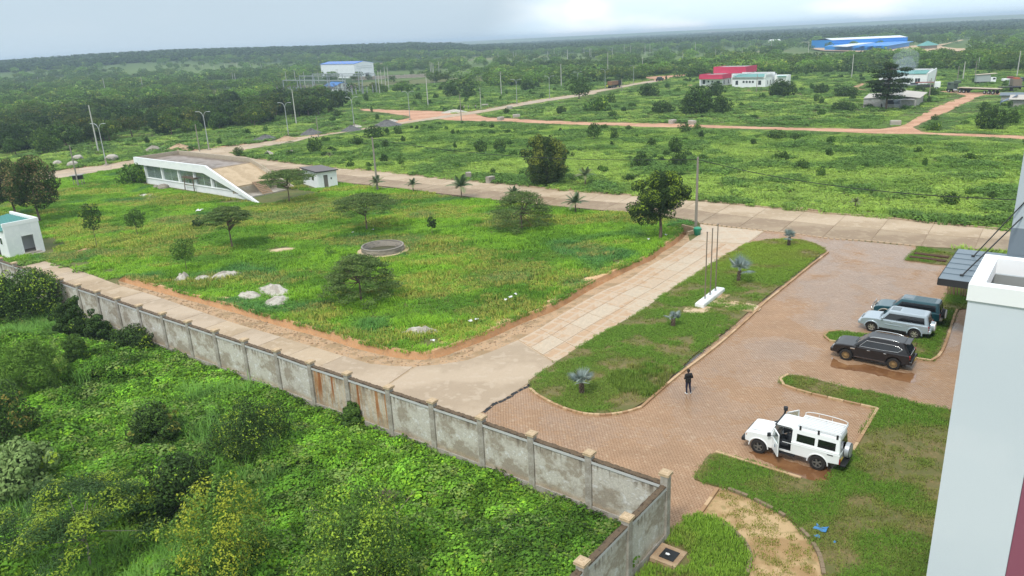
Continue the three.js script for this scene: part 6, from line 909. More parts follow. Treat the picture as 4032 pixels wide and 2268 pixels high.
{
  const P = [
    [[-104.7,-197.44], 11.63, 'tall concrete pole behind the leftmost street lamp', { arms: 0 }],
    [[-66.55,-247.73], 10.78, 'concrete pole right of the third street lamp before the switchyard', {}],
    [[-81.36,-143.72], 7.54, 'weathered wooden pole with a transformer box near the pavilion', { wood: 1 }],
    [[-74.96,-187.87], 6.5, 'wooden pole just left of the second street lamp', { wood: 1 }],
    [[-49.82,-205.76], 5.33, 'wooden pole between the gravel heaps', { wood: 1 }],
    [[-21.31,-123.39], 8.61, 'tall wooden power pole beside the main road near the guard hut', { wood: 1, r: 0.16 }],
    [[22.75,-89.43], 8.31, 'tall wooden power pole at the road corner by the green bin', { wood: 1, r: 0.16 }],
    [[-12.81,-232.88], 7.59, 'wooden pole on the near edge of the new road junction', { wood: 1 }],
    [[-7.67,-267.47], 7.23, 'thin pole on the new road right of the junction', { r: 0.09 }],
    [[-28.12,-291.28], 10.63, 'concrete pole right of the fifth street lamp', {}],
    [[-0.48,-332.6], 9.87, 'concrete pole with crossarms left of the sixth street lamp', { arms: 2 }],
    [[28.36,-374.46], 10.26, 'concrete pole right of the seventh street lamp', {}],
    [[-59.91,-381.34], 11.1, 'left pole of the pair right of the control house', {}],
    [[-60.31,-393.31], 10.98, 'right pole of the pair right of the control house', {}],
    [[-60.78,-409.3], 11.95, 'left leg pole of the twin pole right of the control house', {}],
    [[-58.56,-404.41], 12, 'right leg pole of the twin pole right of the control house', {}],
    [[-42.21,-469.68], 11.89, 'left pole of the far trio at the block wall', {}],
    [[-41.26,-468.82], 11.48, 'middle pole of the far trio at the block wall', {}],
    [[-40.4,-468.05], 11.09, 'right pole of the far trio at the block wall', {}],
    [[-44.27,-558.79], 9.56, 'single pole right of the far trio', {}],
    [[-134.66,-491.28], 10.06, 'leftmost tall mast behind the switchyard', {}],
    [[-127.5,-485.56], 10.73, 'second tall mast behind the switchyard', {}],
    [[-124.83,-497.27], 9.36, 'third tall mast behind the switchyard', {}],
    [[-127.35,-546.2], 7.15, 'mast behind the control house roof', {}],
    [[-118.39,-568.31], 7.7, 'crossarm mast in front of the warehouse', { arms: 1 }],
    [[28.49,-375.11], 10.2, 'concrete pole left of the leaning dark tree', {}],
    [[56.54,-416.72], 13.76, 'tall concrete pole behind the tipper truck', { arms: 1 }],
    [[77.9,-432.52], 9.71, 'concrete pole right of the last street lamp', {}],
    [[130.31,-563.59], 8.28, 'far concrete pole left of the red building', {}],
    [[147.45,-540.29], 8.94, 'far concrete pole above the red roof, taller one', {}],
    [[135.02,-490.36], 5.79, 'far concrete pole just above the red roof, lower one', {}],
    [[192.44,-627.6], 6.13, 'far concrete pole above the green-roofed building', {}],
    [[182.07,-541.5], 5.43, 'far concrete pole right of the green-roofed building', {}],
    [[92.52,-282.49], 6.38, 'wooden pole in front of the green-roofed building', { wood: 1 }],
    [[48.68,-317.31], 5.39, 'thin wooden pole beside the tipper truck', { wood: 1 }],
    [[150.11,-334.14], 9.71, 'concrete pole left of the smoke-veiled tree', {}],
    [[121.87,-220.47], 6.49, 'wooden pole right of the grey shed', { wood: 1 }],
    [[143.1,-257.31], 6.21, 'leaning wooden pole in front of the white house', { wood: 1, lean: -0.12 }],
    [[175.23,-295.09], 6.5, 'concrete pole behind the flatbed truck cab', {}],
    [[171.74,-292.68], 5.09, 'thin wooden pole behind the flatbed truck cab', { wood: 1 }],
    [[188.88,-310.2], 5.93, 'wooden pole left of the small white truck', { wood: 1 }],
    [[212.74,-347.77], 5.3, 'concrete pole behind the small white truck', {}],
    [[193.56,-291.8], 9.47, 'tall concrete pole near the right edge', {}],
  ];
  for (const [p, h, l, o] of P) pole(p, clamp(h, 2, 16), l, o);
  const far = [[418, 482, 413], [797, 525, 398], [1075, 485, 385], [1757, 460, 355], [1775, 465, 360], [297, 460, 428], [205, 458, 436], [1150, 375, 330], [1215, 370, 335], [1300, 368, 325], [1367, 368, 332], [1452, 362, 325], [1530, 362, 330], [1615, 372, 330], [1697, 365, 338], [1790, 385, 330], [1890, 372, 345], [1970, 380, 340]];
  const nth = (i) => ['first', 'second', 'third', 'fourth', 'fifth', 'sixth', 'seventh', 'eighth', 'ninth', 'tenth'][i] ?? `${i + 1}th`;
  far.forEach(([x, y, ty], i) => { const Q = [[-375.55,-661.99], [-258.72,-512.14], [-259.29,-567.35], [-187.28,-548.65], [-181.48,-536.21], [-447.53,-762.76], [-476.05,-790.73], [-439.67,-997.21], [-434.27,-1010.25], [-413.43,-994.84], [-393.15,-972.32], [-384.02,-984.86], [-361.49,-959.24], [-317.42,-874.72], [-311.01,-891.32], [-257.41,-771.07], [-255.6,-807.07], [-229.18,-755.26]][i], Hh = [7.48, 10.68, 9.29, 9.42, 9.22, 9, 8, 11, 11, 11, 11, 11, 11, 11, 11, 12, 11, 11][i], t = pole(Q, Hh, i < 5 ? ['pale pole rising from the wood at the far left', 'pale pole rising from the wood, second from the left', 'pale pole rising from the wood, third from the left', 'left pole of a pair rising from the wood left of the switchyard', 'right pole of a pair rising from the wood left of the switchyard'][i] : `small far pole crossing the bush at the left, ${nth(i - 5)} of its line`, { group: 'far poles in the bush at the left', r: 0.18 }); });
  [[-226.64,-1591.37], [-226.1,-1667.16], [-209.61,-1740.9], [-182.85,-1631.66], [-141.87,-1469.81], [-123.52,-1393.07], [-77.55,-1220.48], [-41.86,-1143.09], [-10.75,-1014.81], [-2.39,-728.93], [14.27,-734.46], [11.85,-738.25], [42.82,-717], [58.42,-861.03], [61.58,-727.47], [81.4,-771.5], [60.77,-719.74], [80.94,-767.26], [84.99,-752.93], [84.45,-737.79], [102.72,-725.88], [139.65,-891.57], [129.05,-782.99], [193.36,-1073.64], [147.24,-804.63], [157.92,-834.54], [237.39,-1196.4], [194.51,-787.98], [230.24,-670.28], [233.95,-598.52]].sort((a, b) => a[0] / -a[1] - b[0] / -b[1]).forEach((q, i) => pole(q, 11, `small far pole in the bush beyond the new road, ${nth(i)} from the left`, { group: 'far poles in the bush beyond the new road', r: 0.2 }));

  // double-armed street lamps
  const base = (() => {
    const t = new THREE.Group(); t.name = 'street_lamp'; const h = 9; mesh('base', [bx(0.7, 0.35, 0.7, 0, 0.17), cyl(0.16, 0.16, 1.2, 0, 0.3, 0, 10)], M.concrete, t); mesh('post', cyl(0.13, 0.07, h - 2.3, 0, 0.5, 0, 8), M.galv, t);
    for (const s of [-1, 1]) { const arm = mesh('arm', tube([V(0, h - 1.9, 0), V(s * 0.1, h - 1.0, 0), V(s * 0.45, h - 0.3, 0), V(s * 1.0, h, 0), V(s * 1.5, h + 0.02, 0)], 0.055, 14, 6), M.galv, t); mesh('lamp_head', rbx(0.7, 0.13, 0.28, 0.05, s * 1.75, h + 0.02, 0), M.galv, arm); }
    return t;
  })();
  const lamps = [[[-89.36,-170.63], 9.21, 'leftmost double-armed street lamp'], [[-73.32,-189.64], 9.34, 'second street lamp from the left, behind the pavilion roof'], [[-59.13,-210.63], 9.19, 'third street lamp from the left, at the brown heap'], [[-43.8,-225.52], 8.89, 'fourth street lamp from the left, at the pale gravel heap'], [[-29.42,-242.48], 8.74, 'fifth street lamp from the left, at the laterite junction'], [[5.11,-282.42], 8.77, 'sixth street lamp from the left, on the new road'], [[18.2,-301.22], 8.48, 'seventh street lamp from the left, on the new road'], [[32.41,-333.97], 8.06, 'eighth street lamp, rising behind the leaning dark tree'], [[45.1,-341.29], 8.37, 'ninth street lamp, beside the tipper truck'], [[62.2,-368.68], 8.21, 'last street lamp at the end of the new road']];
  lamps.forEach(([p, h, l]) => { const t = dup(base, p, -0.35, l, 'double-armed street lamps'); t.userData.category = 'street lamp'; t.scale.setScalar(clamp(h / 9, 0.8, 1.15)); });
  // cables
  function cable(a, b, sag, label, r = 0.025) { const m = mesh('overhead_cable', tube([0, 0.25, 0.5, 0.75, 1].map((s) => V(lerp(a[0], b[0], s), lerp(a[1], b[1], s) - sag * 4 * s * (1 - s), lerp(a[2], b[2], s))), r, 24, 4), M.wire); tag(m, label, 'cable', 'overhead power cables'); }
  const h1 = 8.61, h2 = 8.31, p1 = [-21.31,-123.39], p2 = [22.75,-89.43], p0 = [-49.82,-205.76];
  cable([p1[0], h1 - 0.2, p1[1]], [p2[0], h2 - 0.2, p2[1]], 1.1, 'sagging cable between the two tall poles along the main road', 0.035); cable([p2[0], h2 - 0.2, p2[1]], [39.6, 9.3, -55.5], 0.9, 'cable from the corner pole to the office building', 0.035); cable([p0[0], 7, p0[1]], [p1[0], h1 - 0.2, p1[1]], 1.2, 'cable from the gravel heaps to the tall pole by the guard hut', 0.035);
  const q = [[-131.89,-194.85], [-104.7,-197.44], [-66.55,-247.73], [-28.12,-291.28], [-0.48,-332.6], [28.36,-374.46], [56.54,-416.72]];
  for (let i = 1; i < q.length; i++) cable([q[i - 1][0], 10.6, q[i - 1][1]], [q[i][0], 10.6, q[i][1]], 1.1, ['cable leaving the left edge to the tall pole behind the first lamp', 'cable over the wood between the two nearest concrete poles', 'cable from the switchyard pole to the pole right of the fifth lamp', 'cable to the crossarm pole left of the sixth lamp', 'cable to the pole right of the seventh lamp', 'cable to the pole behind the tipper truck'][i - 1], 0.04);
  const w0 = [92.52,-282.49], w1 = [143.1,-257.31]; cable([w0[0], 7.5, w0[1]], [w0[0] - 9, 4.6, w0[1] - 14], 0.3, 'service cable to the green-roofed building'); cable([w1[0], 7.6, w1[1]], [150, 4.8, -284], 0.5, 'service cable to the white house');
  // transformer stand by the pavilion
  const tb = thing('meter_stand', 'low roofed meter box on legs at the foot of the weathered pole', 'box', [-81.58,-144.47]); mesh('box', bx(1.6, 0.7, 0.9, 0, 1.5, 0), M.dark, tb); mesh('roof', bx(2.4, 0.1, 1.5, 0, 2.0, 0, 0, 0.06), M.roofGrey, tb); for (const [x, z] of [[-0.8, 0.4], [0.8, 0.4], [-0.8, -0.4], [0.8, -0.4]]) mesh('leg', cyl(0.06, 0.06, 1.2, x, 0, z, 6), M.woodPole, tb);
}
// ---------------------------------------------------------------- heaps of gravel, sand and rubble
function heap(name, seed, p, w, h, m, label, group, aspect = 0.8) {
  const rough = name === 'rubble_heap';
  const r = mulberry(seed), g = new THREE.CylinderGeometry(0.05, 1, 1, 40, 10, false).translate(0, 0.5, 0), a = g.attributes.position;
  for (let i = 0; i < a.count; i++) { const x = a.getX(i), y = a.getY(i), z = a.getZ(i), an = Math.atan2(z, x), k = 0.72 + 0.5 * fbm(Math.cos(an) * 1.5 + seed * 3, Math.sin(an) * 1.5 + y * 2, 3), yy = y <= 0.001 ? -0.03 : (rough ? Math.min(y, 0.55 + 0.2 * vnoise(x * 3 + seed, z * 3)) * (0.7 + 0.7 * vnoise(x * 6 + seed, z * 6 + 3)) : Math.pow(y, 0.92) * (0.9 + 0.25 * (hash(i, seed) - 0.5))); a.setXYZ(i, x * k * w / 2 * 1.1, yy * h, z * k * w / 2 * aspect); }
  const uv = g.attributes.uv; for (let i = 0; i < uv.count; i++) uv.setXY(i, a.getX(i), a.getZ(i) + a.getY(i) * 0.7); g.computeVertexNormals(); const extra = []; if (rough && h > 0.4) for (let k = 0; k < 70; k++) { const an = r() * 6.28, q = Math.sqrt(r()) * 1.05, s = 0.05 + r() * r() * 0.2; extra.push(new THREE.IcosahedronGeometry(s, 0).scale(1, 0.7, 1).rotateY(r() * 6).translate(Math.cos(an) * q * w / 2, Math.max(0, (0.5 - q * 0.5) * h), Math.sin(an) * q * w / 2 * aspect)); }
  const o = mesh(name, extra.length ? [g, ...extra] : g, m); o.position.set(p[0], 0.02, p[1]); o.rotation.y = r() * 6; return tag(o, label, 'heap', group);
}
{
  const G1 = 'heaps of road material along the new road';
  heap('gravel_heap', 1, [-63.97,-205.58], 7.4, 1.6, M.gravel, 'leftmost dark gravel heap on the new road', G1); heap('gravel_heap', 2, [-54.22,-215.69], 7.4, 1.6, M.gravel, 'dark gravel heap just left of the wooden pole', G1); heap('gravel_heap', 3, [-43.75,-220.04], 7.0, 1.5, M.gravel, 'dark gravel heap in front of the fourth street lamp', G1); heap('gravel_heap', 4, [-34.66,-228.61], 9.5, 1.8, M.gravel, 'rightmost and widest dark gravel heap', G1);
  heap('sand_heap', 5, [-57.79,-203.2], 6.6, 1.2, M.sand, 'brown heap between the two left gravel heaps', G1); heap('sand_heap', 6, [-82.01,-193.17], 8, 1.6, M.sand, 'tan sand heap behind the pavilion roof', G1); heap('sand_heap', 7, [-89.14,-194.46], 5.5, 1.4, M.concrete, 'small grey brown heap left of the tan sand heap', G1); heap('sand_heap', 8, [-44.07,-228.12], 5, 0.9, M.rubble, 'pale gravel heap at the fourth street lamp', G1); heap('sand_heap', 9, [-34.85,-240.19], 5, 0.8, M.rubble, 'pale heap behind the widest gravel heap', G1); heap('sand_heap', 10, [-16.82,-262.29], 9, 1.0, M.rubble, 'pale heap at the laterite junction', G1);
  const G2 = 'pale rubble heaps in the field';
  heap('rubble_heap', 11, [-30.47,-77.45], 3.6, 0.75, M.rubble, 'pale rubble heap shaped like a wedge left of centre field', G2, 0.5); heap('rubble_heap', 12, [-32.52,-76.84], 2.6, 0.5, M.rubble, 'low rubble spread left of the wedge-shaped heap', G2, 0.6); heap('rubble_heap', 13, [-34.94,-77.23], 1.9, 0.8, M.rubble, 'small rounded rubble heap leftmost of its row', G2); heap('rubble_heap', 14, [-23.63,-71.67], 4.4, 0.65, M.rubble, 'largest rubble heap at the back of the group', G2, 0.6); heap('rubble_heap', 15, [-22.49,-68.09], 3.6, 0.55, M.rubble, 'rubble heap at the front of the group nearest the trench', G2, 0.6); heap('rubble_heap', 16, [-25.74,-70.14], 2.4, 0.7, M.rubble, 'rubble heap at the left of the group', G2); heap('rubble_heap', 17, [-7.84,-58.35], 3.0, 0.6, M.rubble, 'low white rubble heap near the bend of the trench', G2, 0.5); heap('rubble_heap', 18, [-61.84,-129.41], 4.5, 0.3, M.rubble, 'flat rubble spread in front of the pavilion', G2, 0.5); heap('rubble_heap', 19, [-27.36,-87.6], 3.4, 0.2, M.paleEarth, 'flat bare mound below the small thorn tree', G2, 0.6); heap('rubble_heap', 20, [-53.48,-92.1], 3.0, 0.22, M.redEarth, 'flat red earth mound by the tall leaning sapling', G2, 0.4);
  heap('rubble_heap', 21, [-54.65,-176.24], 5, 1.0, M.rubble, 'pale rubble heap beyond the main road, left one', G2, 0.5); heap('rubble_heap', 22, [-49.09,-175], 3.4, 1.0, M.rubble, 'pale rubble heap beyond the main road, right one', G2, 0.6);
  const G3 = 'boulders beside the new road'; const boulder = (seed, p, s, l, m = M.rubble) => { const g = new THREE.IcosahedronGeometry(s, 2), a = g.attributes.position; for (let i = 0; i < a.count; i++) { const k = 0.75 + 0.5 * fbm(a.getX(i) / s * 1.3 + seed * 7, a.getY(i) / s * 1.3 + a.getZ(i) / s, 3); a.setXYZ(i, a.getX(i) * k, a.getY(i) * k * 0.7 + s * 0.3, a.getZ(i) * k); } g.computeVertexNormals(); const o = mesh('boulder', g, m); o.position.set(p[0], 0, p[1]); tag(o, l, 'boulder', G3); };
  boulder(1, [-102.41,-183.11], 1.3, 'pale boulder at the back, left of the first lamp'); boulder(2, [-97.94,-172.7], 1.2, 'pale boulder at the road edge left of the first lamp'); boulder(3, [-103.62,-176.38], 1.0, 'low boulder in the grass furthest left'); boulder(4, [-92.5,-179.5], 1.5, 'flat pale boulder right of the first lamp'); boulder(5, [-63.53,-136.81], 0.6, 'small stone before the pavilion, left one', M.concrete); boulder(6, [-61.62,-135.46], 0.9, 'small broken stones before the pavilion, right one', M.concrete);
  // culvert headwalls and blocks along the tracks
  const B3 = 'concrete marker blocks by the tracks'; [[[3.85,-233.61], 'concrete block at the fork of the laterite track'], [[-0.93,-227.96], 'concrete block on the near edge of the laterite track'], [[2.2,-264.06], 'concrete block at the edge of the new road'], [[-6.47,-277.64], 'concrete block right of the junction people'], [[43.52,-198.17], 'left block of the pair on the laterite track'], [[47.72,-194.51], 'right block of the pair on the laterite track'], [[89.33,-174.26], 'small white block left of the truck track'], [[-2.73,-125.65], 'grey culvert block on the far edge of the main road'], [[-6.59,-130.81], 'tilted white block on the far edge of the main road']].forEach(([p, l], i) => { const t = mesh('concrete_block', rbx(i > 6 ? 1.4 : 2.2, i > 6 ? 1.1 : 1.0, i > 6 ? 0.9 : 1.2, 0.06, 0, i > 6 ? 0.55 : 0.5, 0), i > 6 ? M.concrete : M.rubble); t.position.set(p[0], 0, p[1]); t.rotation.y = i; tag(t, l, 'block', B3); });
}
// ---------------------------------------------------------------- flagpoles, ring, bin, covers, litter
{
  const pl = mesh('flagpole_plinth', [bx(5.0, 0.3, 0.78, 0, 0.15, 0), bx(4.9, 0.06, 0.68, 0, 0.33, 0)], M.white); pl.position.set(17.42, 0.125, -62.72); pl.rotation.y = dirTurn(3.0, -4.1); tag(pl, 'long white plinth carrying three flagpoles', 'plinth');
  const steel = mat('flagSteel', '#9b8f84', { roughness: 0.35, metalness: 0.6 });
  [[[16.72, -61.85], 5.9, 'nearest and leftmost of three bare flagpoles'], [[17.42, -62.78], 5.95, 'middle one of three bare flagpoles'], [[18.15, -63.75], 6.1, 'furthest and rightmost of three bare flagpoles']].forEach(([p, h, l]) => { const t = thing('flagpole', l, 'flagpole', p, 0, 'flagpoles on the white plinth', 0.48); mesh('shaft', cyl(0.06, 0.045, h, 0, 0, 0, 10), steel, t); mesh('finial', new THREE.SphereGeometry(0.075, 10, 8).translate(0, h + 0.05, 0), steel, t); mesh('collar', cyl(0.1, 0.09, 0.18, 0, 0, 0, 10), M.galv, t); });
  const ring = thing('concrete_ring', 'round open concrete ring tank in the field', 'tank', [-14.75, -84.9]); const prof = [[2.15, 0], [2.15, -0.2], [2.15, 0.75], [2.45, 0.75], [2.47, 0.7], [2.47, 0]].map((p) => new THREE.Vector2(p[0], p[1])); mesh('ring_wall', new THREE.LatheGeometry(prof, 48), tm('ringConcrete', noiseTex([150, 142, 130], [110, 104, 94], [168, 160, 150], { f1: 5, f2: 24, spots: 0.3 }), 0.35), ring); mesh('floor', new THREE.CircleGeometry(2.16, 40).rotateX(-Math.PI / 2).translate(0, 0.06, 0), mat('ringFloor', '#4c4a34', { roughness: 0.9 }), ring); mesh('apron', new THREE.RingGeometry(2.46, 3.0, 48).rotateX(-Math.PI / 2).translate(0.05, 0.14, 0.05), M.paleEarth, ring);
  const bin = thing('green_bin', 'green lidded plastic bin at the foot of the corner pole', 'bin', [21.9, -85.3]); const bg = mat('binGreen', '#1f7a5c', { roughness: 0.4 }); mesh('barrel', new THREE.LatheGeometry([[0.0, 0], [0.36, 0], [0.42, 0.7], [0.44, 0.72], [0.44, 0.78]].map((p) => new THREE.Vector2(...p)), 20), bg, bin); mesh('lid', new THREE.LatheGeometry([[0.46, 0.78], [0.46, 0.84], [0.3, 0.93], [0, 0.95]].map((p) => new THREE.Vector2(...p)), 20), mat('binLid', '#2a8f6c', { roughness: 0.4 }), bin); for (const s of [-1, 1]) mesh('handle', bx(0.06, 0.14, 0.16, s * 0.45, 0.62, 0), bg, bin);
  const hw = mesh('trench_headwall', [bx(0.3, 0.9, 2.6, 0, 0.1, 0), bx(1.6, 0.7, 0.25, -0.7, 0.05, 1.3)], M.paleEarth); hw.position.set(...[[21.5,-87.39][0], 0, [21.5,-87.39][1]]); hw.rotation.y = 0.5; tag(hw, 'tan concrete headwall at the end of the trench near the bin', 'headwall');
  const mh = thing('manhole', 'square dark cover in a tan concrete slab beside the wall', 'manhole', [6.48,-28.55], dirTurn(0.787, 0.617)); mesh('slab', bx(1.25, 0.2, 1.25, 0, 0.15, 0), M.sand, mh); mesh('cover', bx(0.7, 0.05, 0.7, 0.04, 0.26, 0), M.black, mh);
  const paper = mat('litterWhite', '#dcdcdc'), blue = mat('litterBlue', '#3f7fb5', { roughness: 0.5 }), r = mulberry(14);
  const litter = (p, s, m, l, y = 0.13) => { const g = new THREE.PlaneGeometry(s, s * 0.7, 3, 3).rotateX(-Math.PI / 2), a = g.attributes.position; for (let i = 0; i < a.count; i++) a.setXYZ(i, a.getX(i) + (r() - 0.5) * s * 0.2, r() * s * 0.35, a.getZ(i) + (r() - 0.5) * s * 0.2); g.computeVertexNormals(); const o = mesh('litter', g, m); o.position.set(p[0], y, p[1]); o.rotation.y = r() * 6; tag(o, l, 'litter', 'scraps of litter'); };
  litter([13.98,-29.97], 0.55, blue, 'larger blue plastic scrap on the mown lawn'); litter([13.57,-29.48], 0.25, blue, 'small blue plastic scrap below the larger one'); litter([14.2,-29], 0.15, blue, 'tiny blue scrap right of the two others'); litter([6.43,-28.48], 0.2, paper, 'white scrap on the manhole cover', 0.3); litter([-46.42,-112.3], 1.1, paper, 'pale plastic sheet in the grass behind the dark low bush', 0.3);
  [[-19.9,-93.8], [-17.44,-94.65], [-0.61,-64.7], [-0.19,-65.39], [0.31,-66.17], [-3.15,-59.98], [-3.65,-59.69], [18.2,-84.92], [15.86,-83.3], [-6.49,-55.67]].forEach((p) => litter(p, 0.34, paper, 'white scrap of litter in the field grass', 0.28));
  // rotten timber frame on the far verge, broken bricks
  const tf = thing('timber_frame', 'rusty timber frame lying beyond the main road', 'frame', [8.89,-116.41]); for (let i = 0; i < 5; i++) mesh('slat', bx(2.2, 0.08, 0.12, 0, 0.12, (i - 2) * 0.32), M.rust, tf);
  [[37.13,-95.68], [37.8,-95.22], [38.68,-94.24], [39.34,-93.71], [40.36,-97.67]].forEach((p, i) => { const b = mesh('loose_block', bx(0.9, 0.25, 0.35, 0, 0.13, 0, i), M.sand); b.position.set(p[0], 0.03, p[1]); tag(b, ['loose block on the far kerb, first from the left', 'loose block on the far kerb, second from the left', 'loose block on the far kerb, third from the left', 'loose block on the far kerb, rightmost', 'loose block in the grass above the far kerb'][i], 'block', 'loose blocks on the far kerb'); });
  // smoke beside the shed: soft rising puffs
  const [sx, sz] = [105.49,-209.48]; const sm = new THREE.MeshPhysicalMaterial({ name: 'smokePuff', color: lin(0.72, 0.82, 0.95), roughness: 1, transmission: 0.6, thickness: 0, specularIntensity: 0, transparent: true, opacity: 0.09, depthWrite: false }), puffs = [], pr = mulberry(3);
  for (let i = 0; i < 7; i++) { const v = i / 6, g = new THREE.IcosahedronGeometry(1, 4), a = g.attributes.position, w = 1.0 + v * 2.3, hh = 1.5 + v * 0.9; for (let k = 0; k < a.count; k++) { const q = 0.55 + 0.9 * fbm(a.getX(k) * 1.3 + i * 9, a.getY(k) * 1.3 + a.getZ(k), 3); a.setXYZ(k, a.getX(k) * q * w, a.getY(k) * q * hh, a.getZ(k) * q * w * 0.7); } g.computeVertexNormals(); puffs.push(g.translate(sx + v * v * 1.6 + (pr() - 0.5) * 0.7, 2 + v * 11, sz + 3)); }
  const so = mesh('smoke', merge(puffs), sm); so.castShadow = false; tag(so, 'thin bluish smoke rising in front of the layered tree', 'smoke');
}

// ---------------------------------------------------------------- vehicles (local: +x front, +y up, origin between the wheels on the ground)
const paint = (name, c, o = {}) => (M[name] = new THREE.MeshPhysicalMaterial({ name, color: new THREE.Color(c), roughness: 0.35, metalness: 0.0, clearcoat: 0.9, clearcoatRoughness: 0.08, ...o }));
const tint = (M.tint = new THREE.MeshPhysicalMaterial({ name: 'tintedGlass', color: lin(0.008, 0.009, 0.011), roughness: 0.06, clearcoat: 0.5 })), rubber = mat('rubber', '#26221f', { roughness: 0.95 }), chrome = mat('chrome', '#d2d4d4', { roughness: 0.15, metalness: 0.9 }), trimBlack = mat('trimBlack', '#1d1e20', { roughness: 0.55 }), redLamp = mat('tailLens', '#8e1119', { roughness: 0.2 }), clearLamp = mat('headLens', '#cfd5d8', { roughness: 0.1 }), plateY = mat('plateYellow', '#c9b04a', { roughness: 0.5 }), amber = mat('amberLens', '#c25a1d', { roughness: 0.2 });
function ringLoft(rings, cap = true) { // rings of equal count, bottom to top; outward faces
  const pos = [], n = rings[0].length; for (let k = 1; k < rings.length; k++) for (let i = 0; i < n; i++) { const a = rings[k - 1][i], b = rings[k - 1][(i + 1) % n], c = rings[k][(i + 1) % n], d = rings[k][i]; pos.push(...a, ...d, ...c, ...a, ...c, ...b); }
  if (cap) for (const [R, up] of [[rings[rings.length - 1], 1], [rings[0], 0]]) { const c = R.reduce((s, p) => [s[0] + p[0] / n, s[1] + p[1] / n, s[2] + p[2] / n], [0, 0, 0]); for (let i = 0; i < n; i++) { const a = R[i], b = R[(i + 1) % n]; up ? pos.push(...c, ...b, ...a) : pos.push(...c, ...a, ...b); } }
  const g = geom(pos); return g;
}
function rrect(x0, x1, hw, y, r) { const out = [], c = [[x1 - r, hw - r, 0], [x0 + r, hw - r, 1], [x0 + r, -hw + r, 2], [x1 - r, -hw + r, 3]]; for (const [cx, cz, q] of c) for (let k = 0; k <= 4; k++) { const a = (q + k / 4) * Math.PI / 2; out.push([cx + Math.cos(a) * r, y, cz + Math.sin(a) * r]); } return out; }
function wheel(parent, x, z, R, w, rimMat, spokes, side) {
  const h = mesh('wheel', new THREE.LatheGeometry([[R * 0.6, -w / 2], [R * 0.9, -w / 2], [R * 0.985, -w * 0.36], [R, -w * 0.2], [R, w * 0.2], [R * 0.985, w * 0.36], [R * 0.9, w / 2], [R * 0.6, w / 2]].map((p) => new THREE.Vector2(...p)), 28).rotateX(Math.PI / 2), rubber, parent); h.position.set(x, R, z);
  const zf = side * w * 0.4, parts = [new THREE.CylinderGeometry(R * 0.61, R * 0.61, w * 0.5, 24, 1, true).rotateX(Math.PI / 2), cyl(R * 0.17, R * 0.15, 0.05, 0, 0, 0, 12).rotateX(side * Math.PI / 2).translate(0, 0, zf * 0.9), new THREE.TorusGeometry(R * 0.58, R * 0.04, 6, 24).translate(0, 0, zf)];
  for (let k = 0; k < spokes; k++) { const a = k / spokes * 6.283; parts.push(bx(R * 0.5, R * (spokes > 8 ? 0.07 : 0.2), 0.03, R * 0.34, 0, zf * 0.85).rotateZ(a)); }
  mesh('rim', parts, rimMat, h); mesh('brake_disc', cyl(R * 0.56, R * 0.56, 0.02, 0, 0, 0, 20).rotateX(Math.PI / 2).translate(0, 0, 0), trimBlack, h); return h;
}
function hullGeo(o) {
  const s = new THREE.Shape(), { xr, xf, wx, R, Ra, belt, cowl, hood, nose, sill } = o; s.moveTo(xr, sill + 0.12); s.lineTo(xr - 0.02, belt - 0.15); s.lineTo(xr + 0.06, belt); s.lineTo(cowl, belt); s.lineTo(cowl + 0.12, hood); s.lineTo(xf - 0.75, hood - 0.03); s.quadraticCurveTo(xf - 0.25, hood - 0.05, xf - 0.1, nose); s.quadraticCurveTo(xf, nose - 0.04, xf + 0.02, nose - 0.2); s.lineTo(xf, sill + 0.1); s.lineTo(wx + Ra, sill + 0.06); s.absarc(wx, R, Ra, Math.asin((sill + 0.06 - R) / Ra), Math.PI - Math.asin((sill - R) / Ra), false); s.lineTo(-wx + Ra, sill); s.absarc(-wx, R, Ra, Math.asin((sill - R) / Ra), Math.PI - Math.asin((sill + 0.06 - R) / Ra), false); s.lineTo(xr, sill + 0.12);
  const bv = o.bevel ?? 0.07; return new THREE.ExtrudeGeometry(s, { depth: o.W - 2 * bv, bevelEnabled: true, bevelThickness: bv, bevelSize: bv * 0.6, bevelOffset: -bv * 0.6, bevelSegments: 3, curveSegments: 14 }).translate(0, 0, -(o.W - 2 * bv) / 2);
}
function cabinSpec(o) { const t = (y) => (y - o.belt) / (o.H - 0.1 - o.belt); return { hw: (y) => lerp(o.gw0, o.gw1, t(y)), fx: (y) => lerp(o.ws0, o.ws1, t(y)), rx: (y) => lerp(o.rw0, o.rw1, t(y)) }; }
function cabinGeo(o) { const c = cabinSpec(o), y1 = o.H - 0.1, r = o.cr ?? 0.14; return ringLoft([[o.belt - 0.05, 0, 0], [(o.belt + y1) / 2, 0, 0], [y1, 0, 0], [o.H - 0.04, 0.035, 0.02], [o.H - 0.01, 0.1, 0.06], [o.H, 0.22, 0.14]].map(([y, ix, iz]) => { const yy = Math.min(y, y1); return rrect(c.rx(yy) + ix, c.fx(yy) - ix * 1.3, c.hw(yy) - iz, y, r); })); }
function sidePane(o, pts, side, lift = 0.012, th = 0.012) { const c = cabinSpec(o), g = extrude(pts, th), a = g.attributes.position; for (let i = 0; i < a.count; i++) a.setZ(i, side * (c.hw(a.getY(i)) + lift - th + a.getZ(i))); if (side < 0) flip(g); g.computeVertexNormals(); return g; }
function endPane(o, pts, front, lift = 0.012) { const c = cabinSpec(o), g = extrude(pts, 0.012), a = g.attributes.position; for (let i = 0; i < a.count; i++) { const z = a.getX(i), y = a.getY(i), d = a.getZ(i); a.setXYZ(i, front ? c.fx(y) + lift - 0.012 + d : c.rx(y) - lift + 0.012 - d, y, z); } if (front) flip(g); g.computeVertexNormals(); return g; }
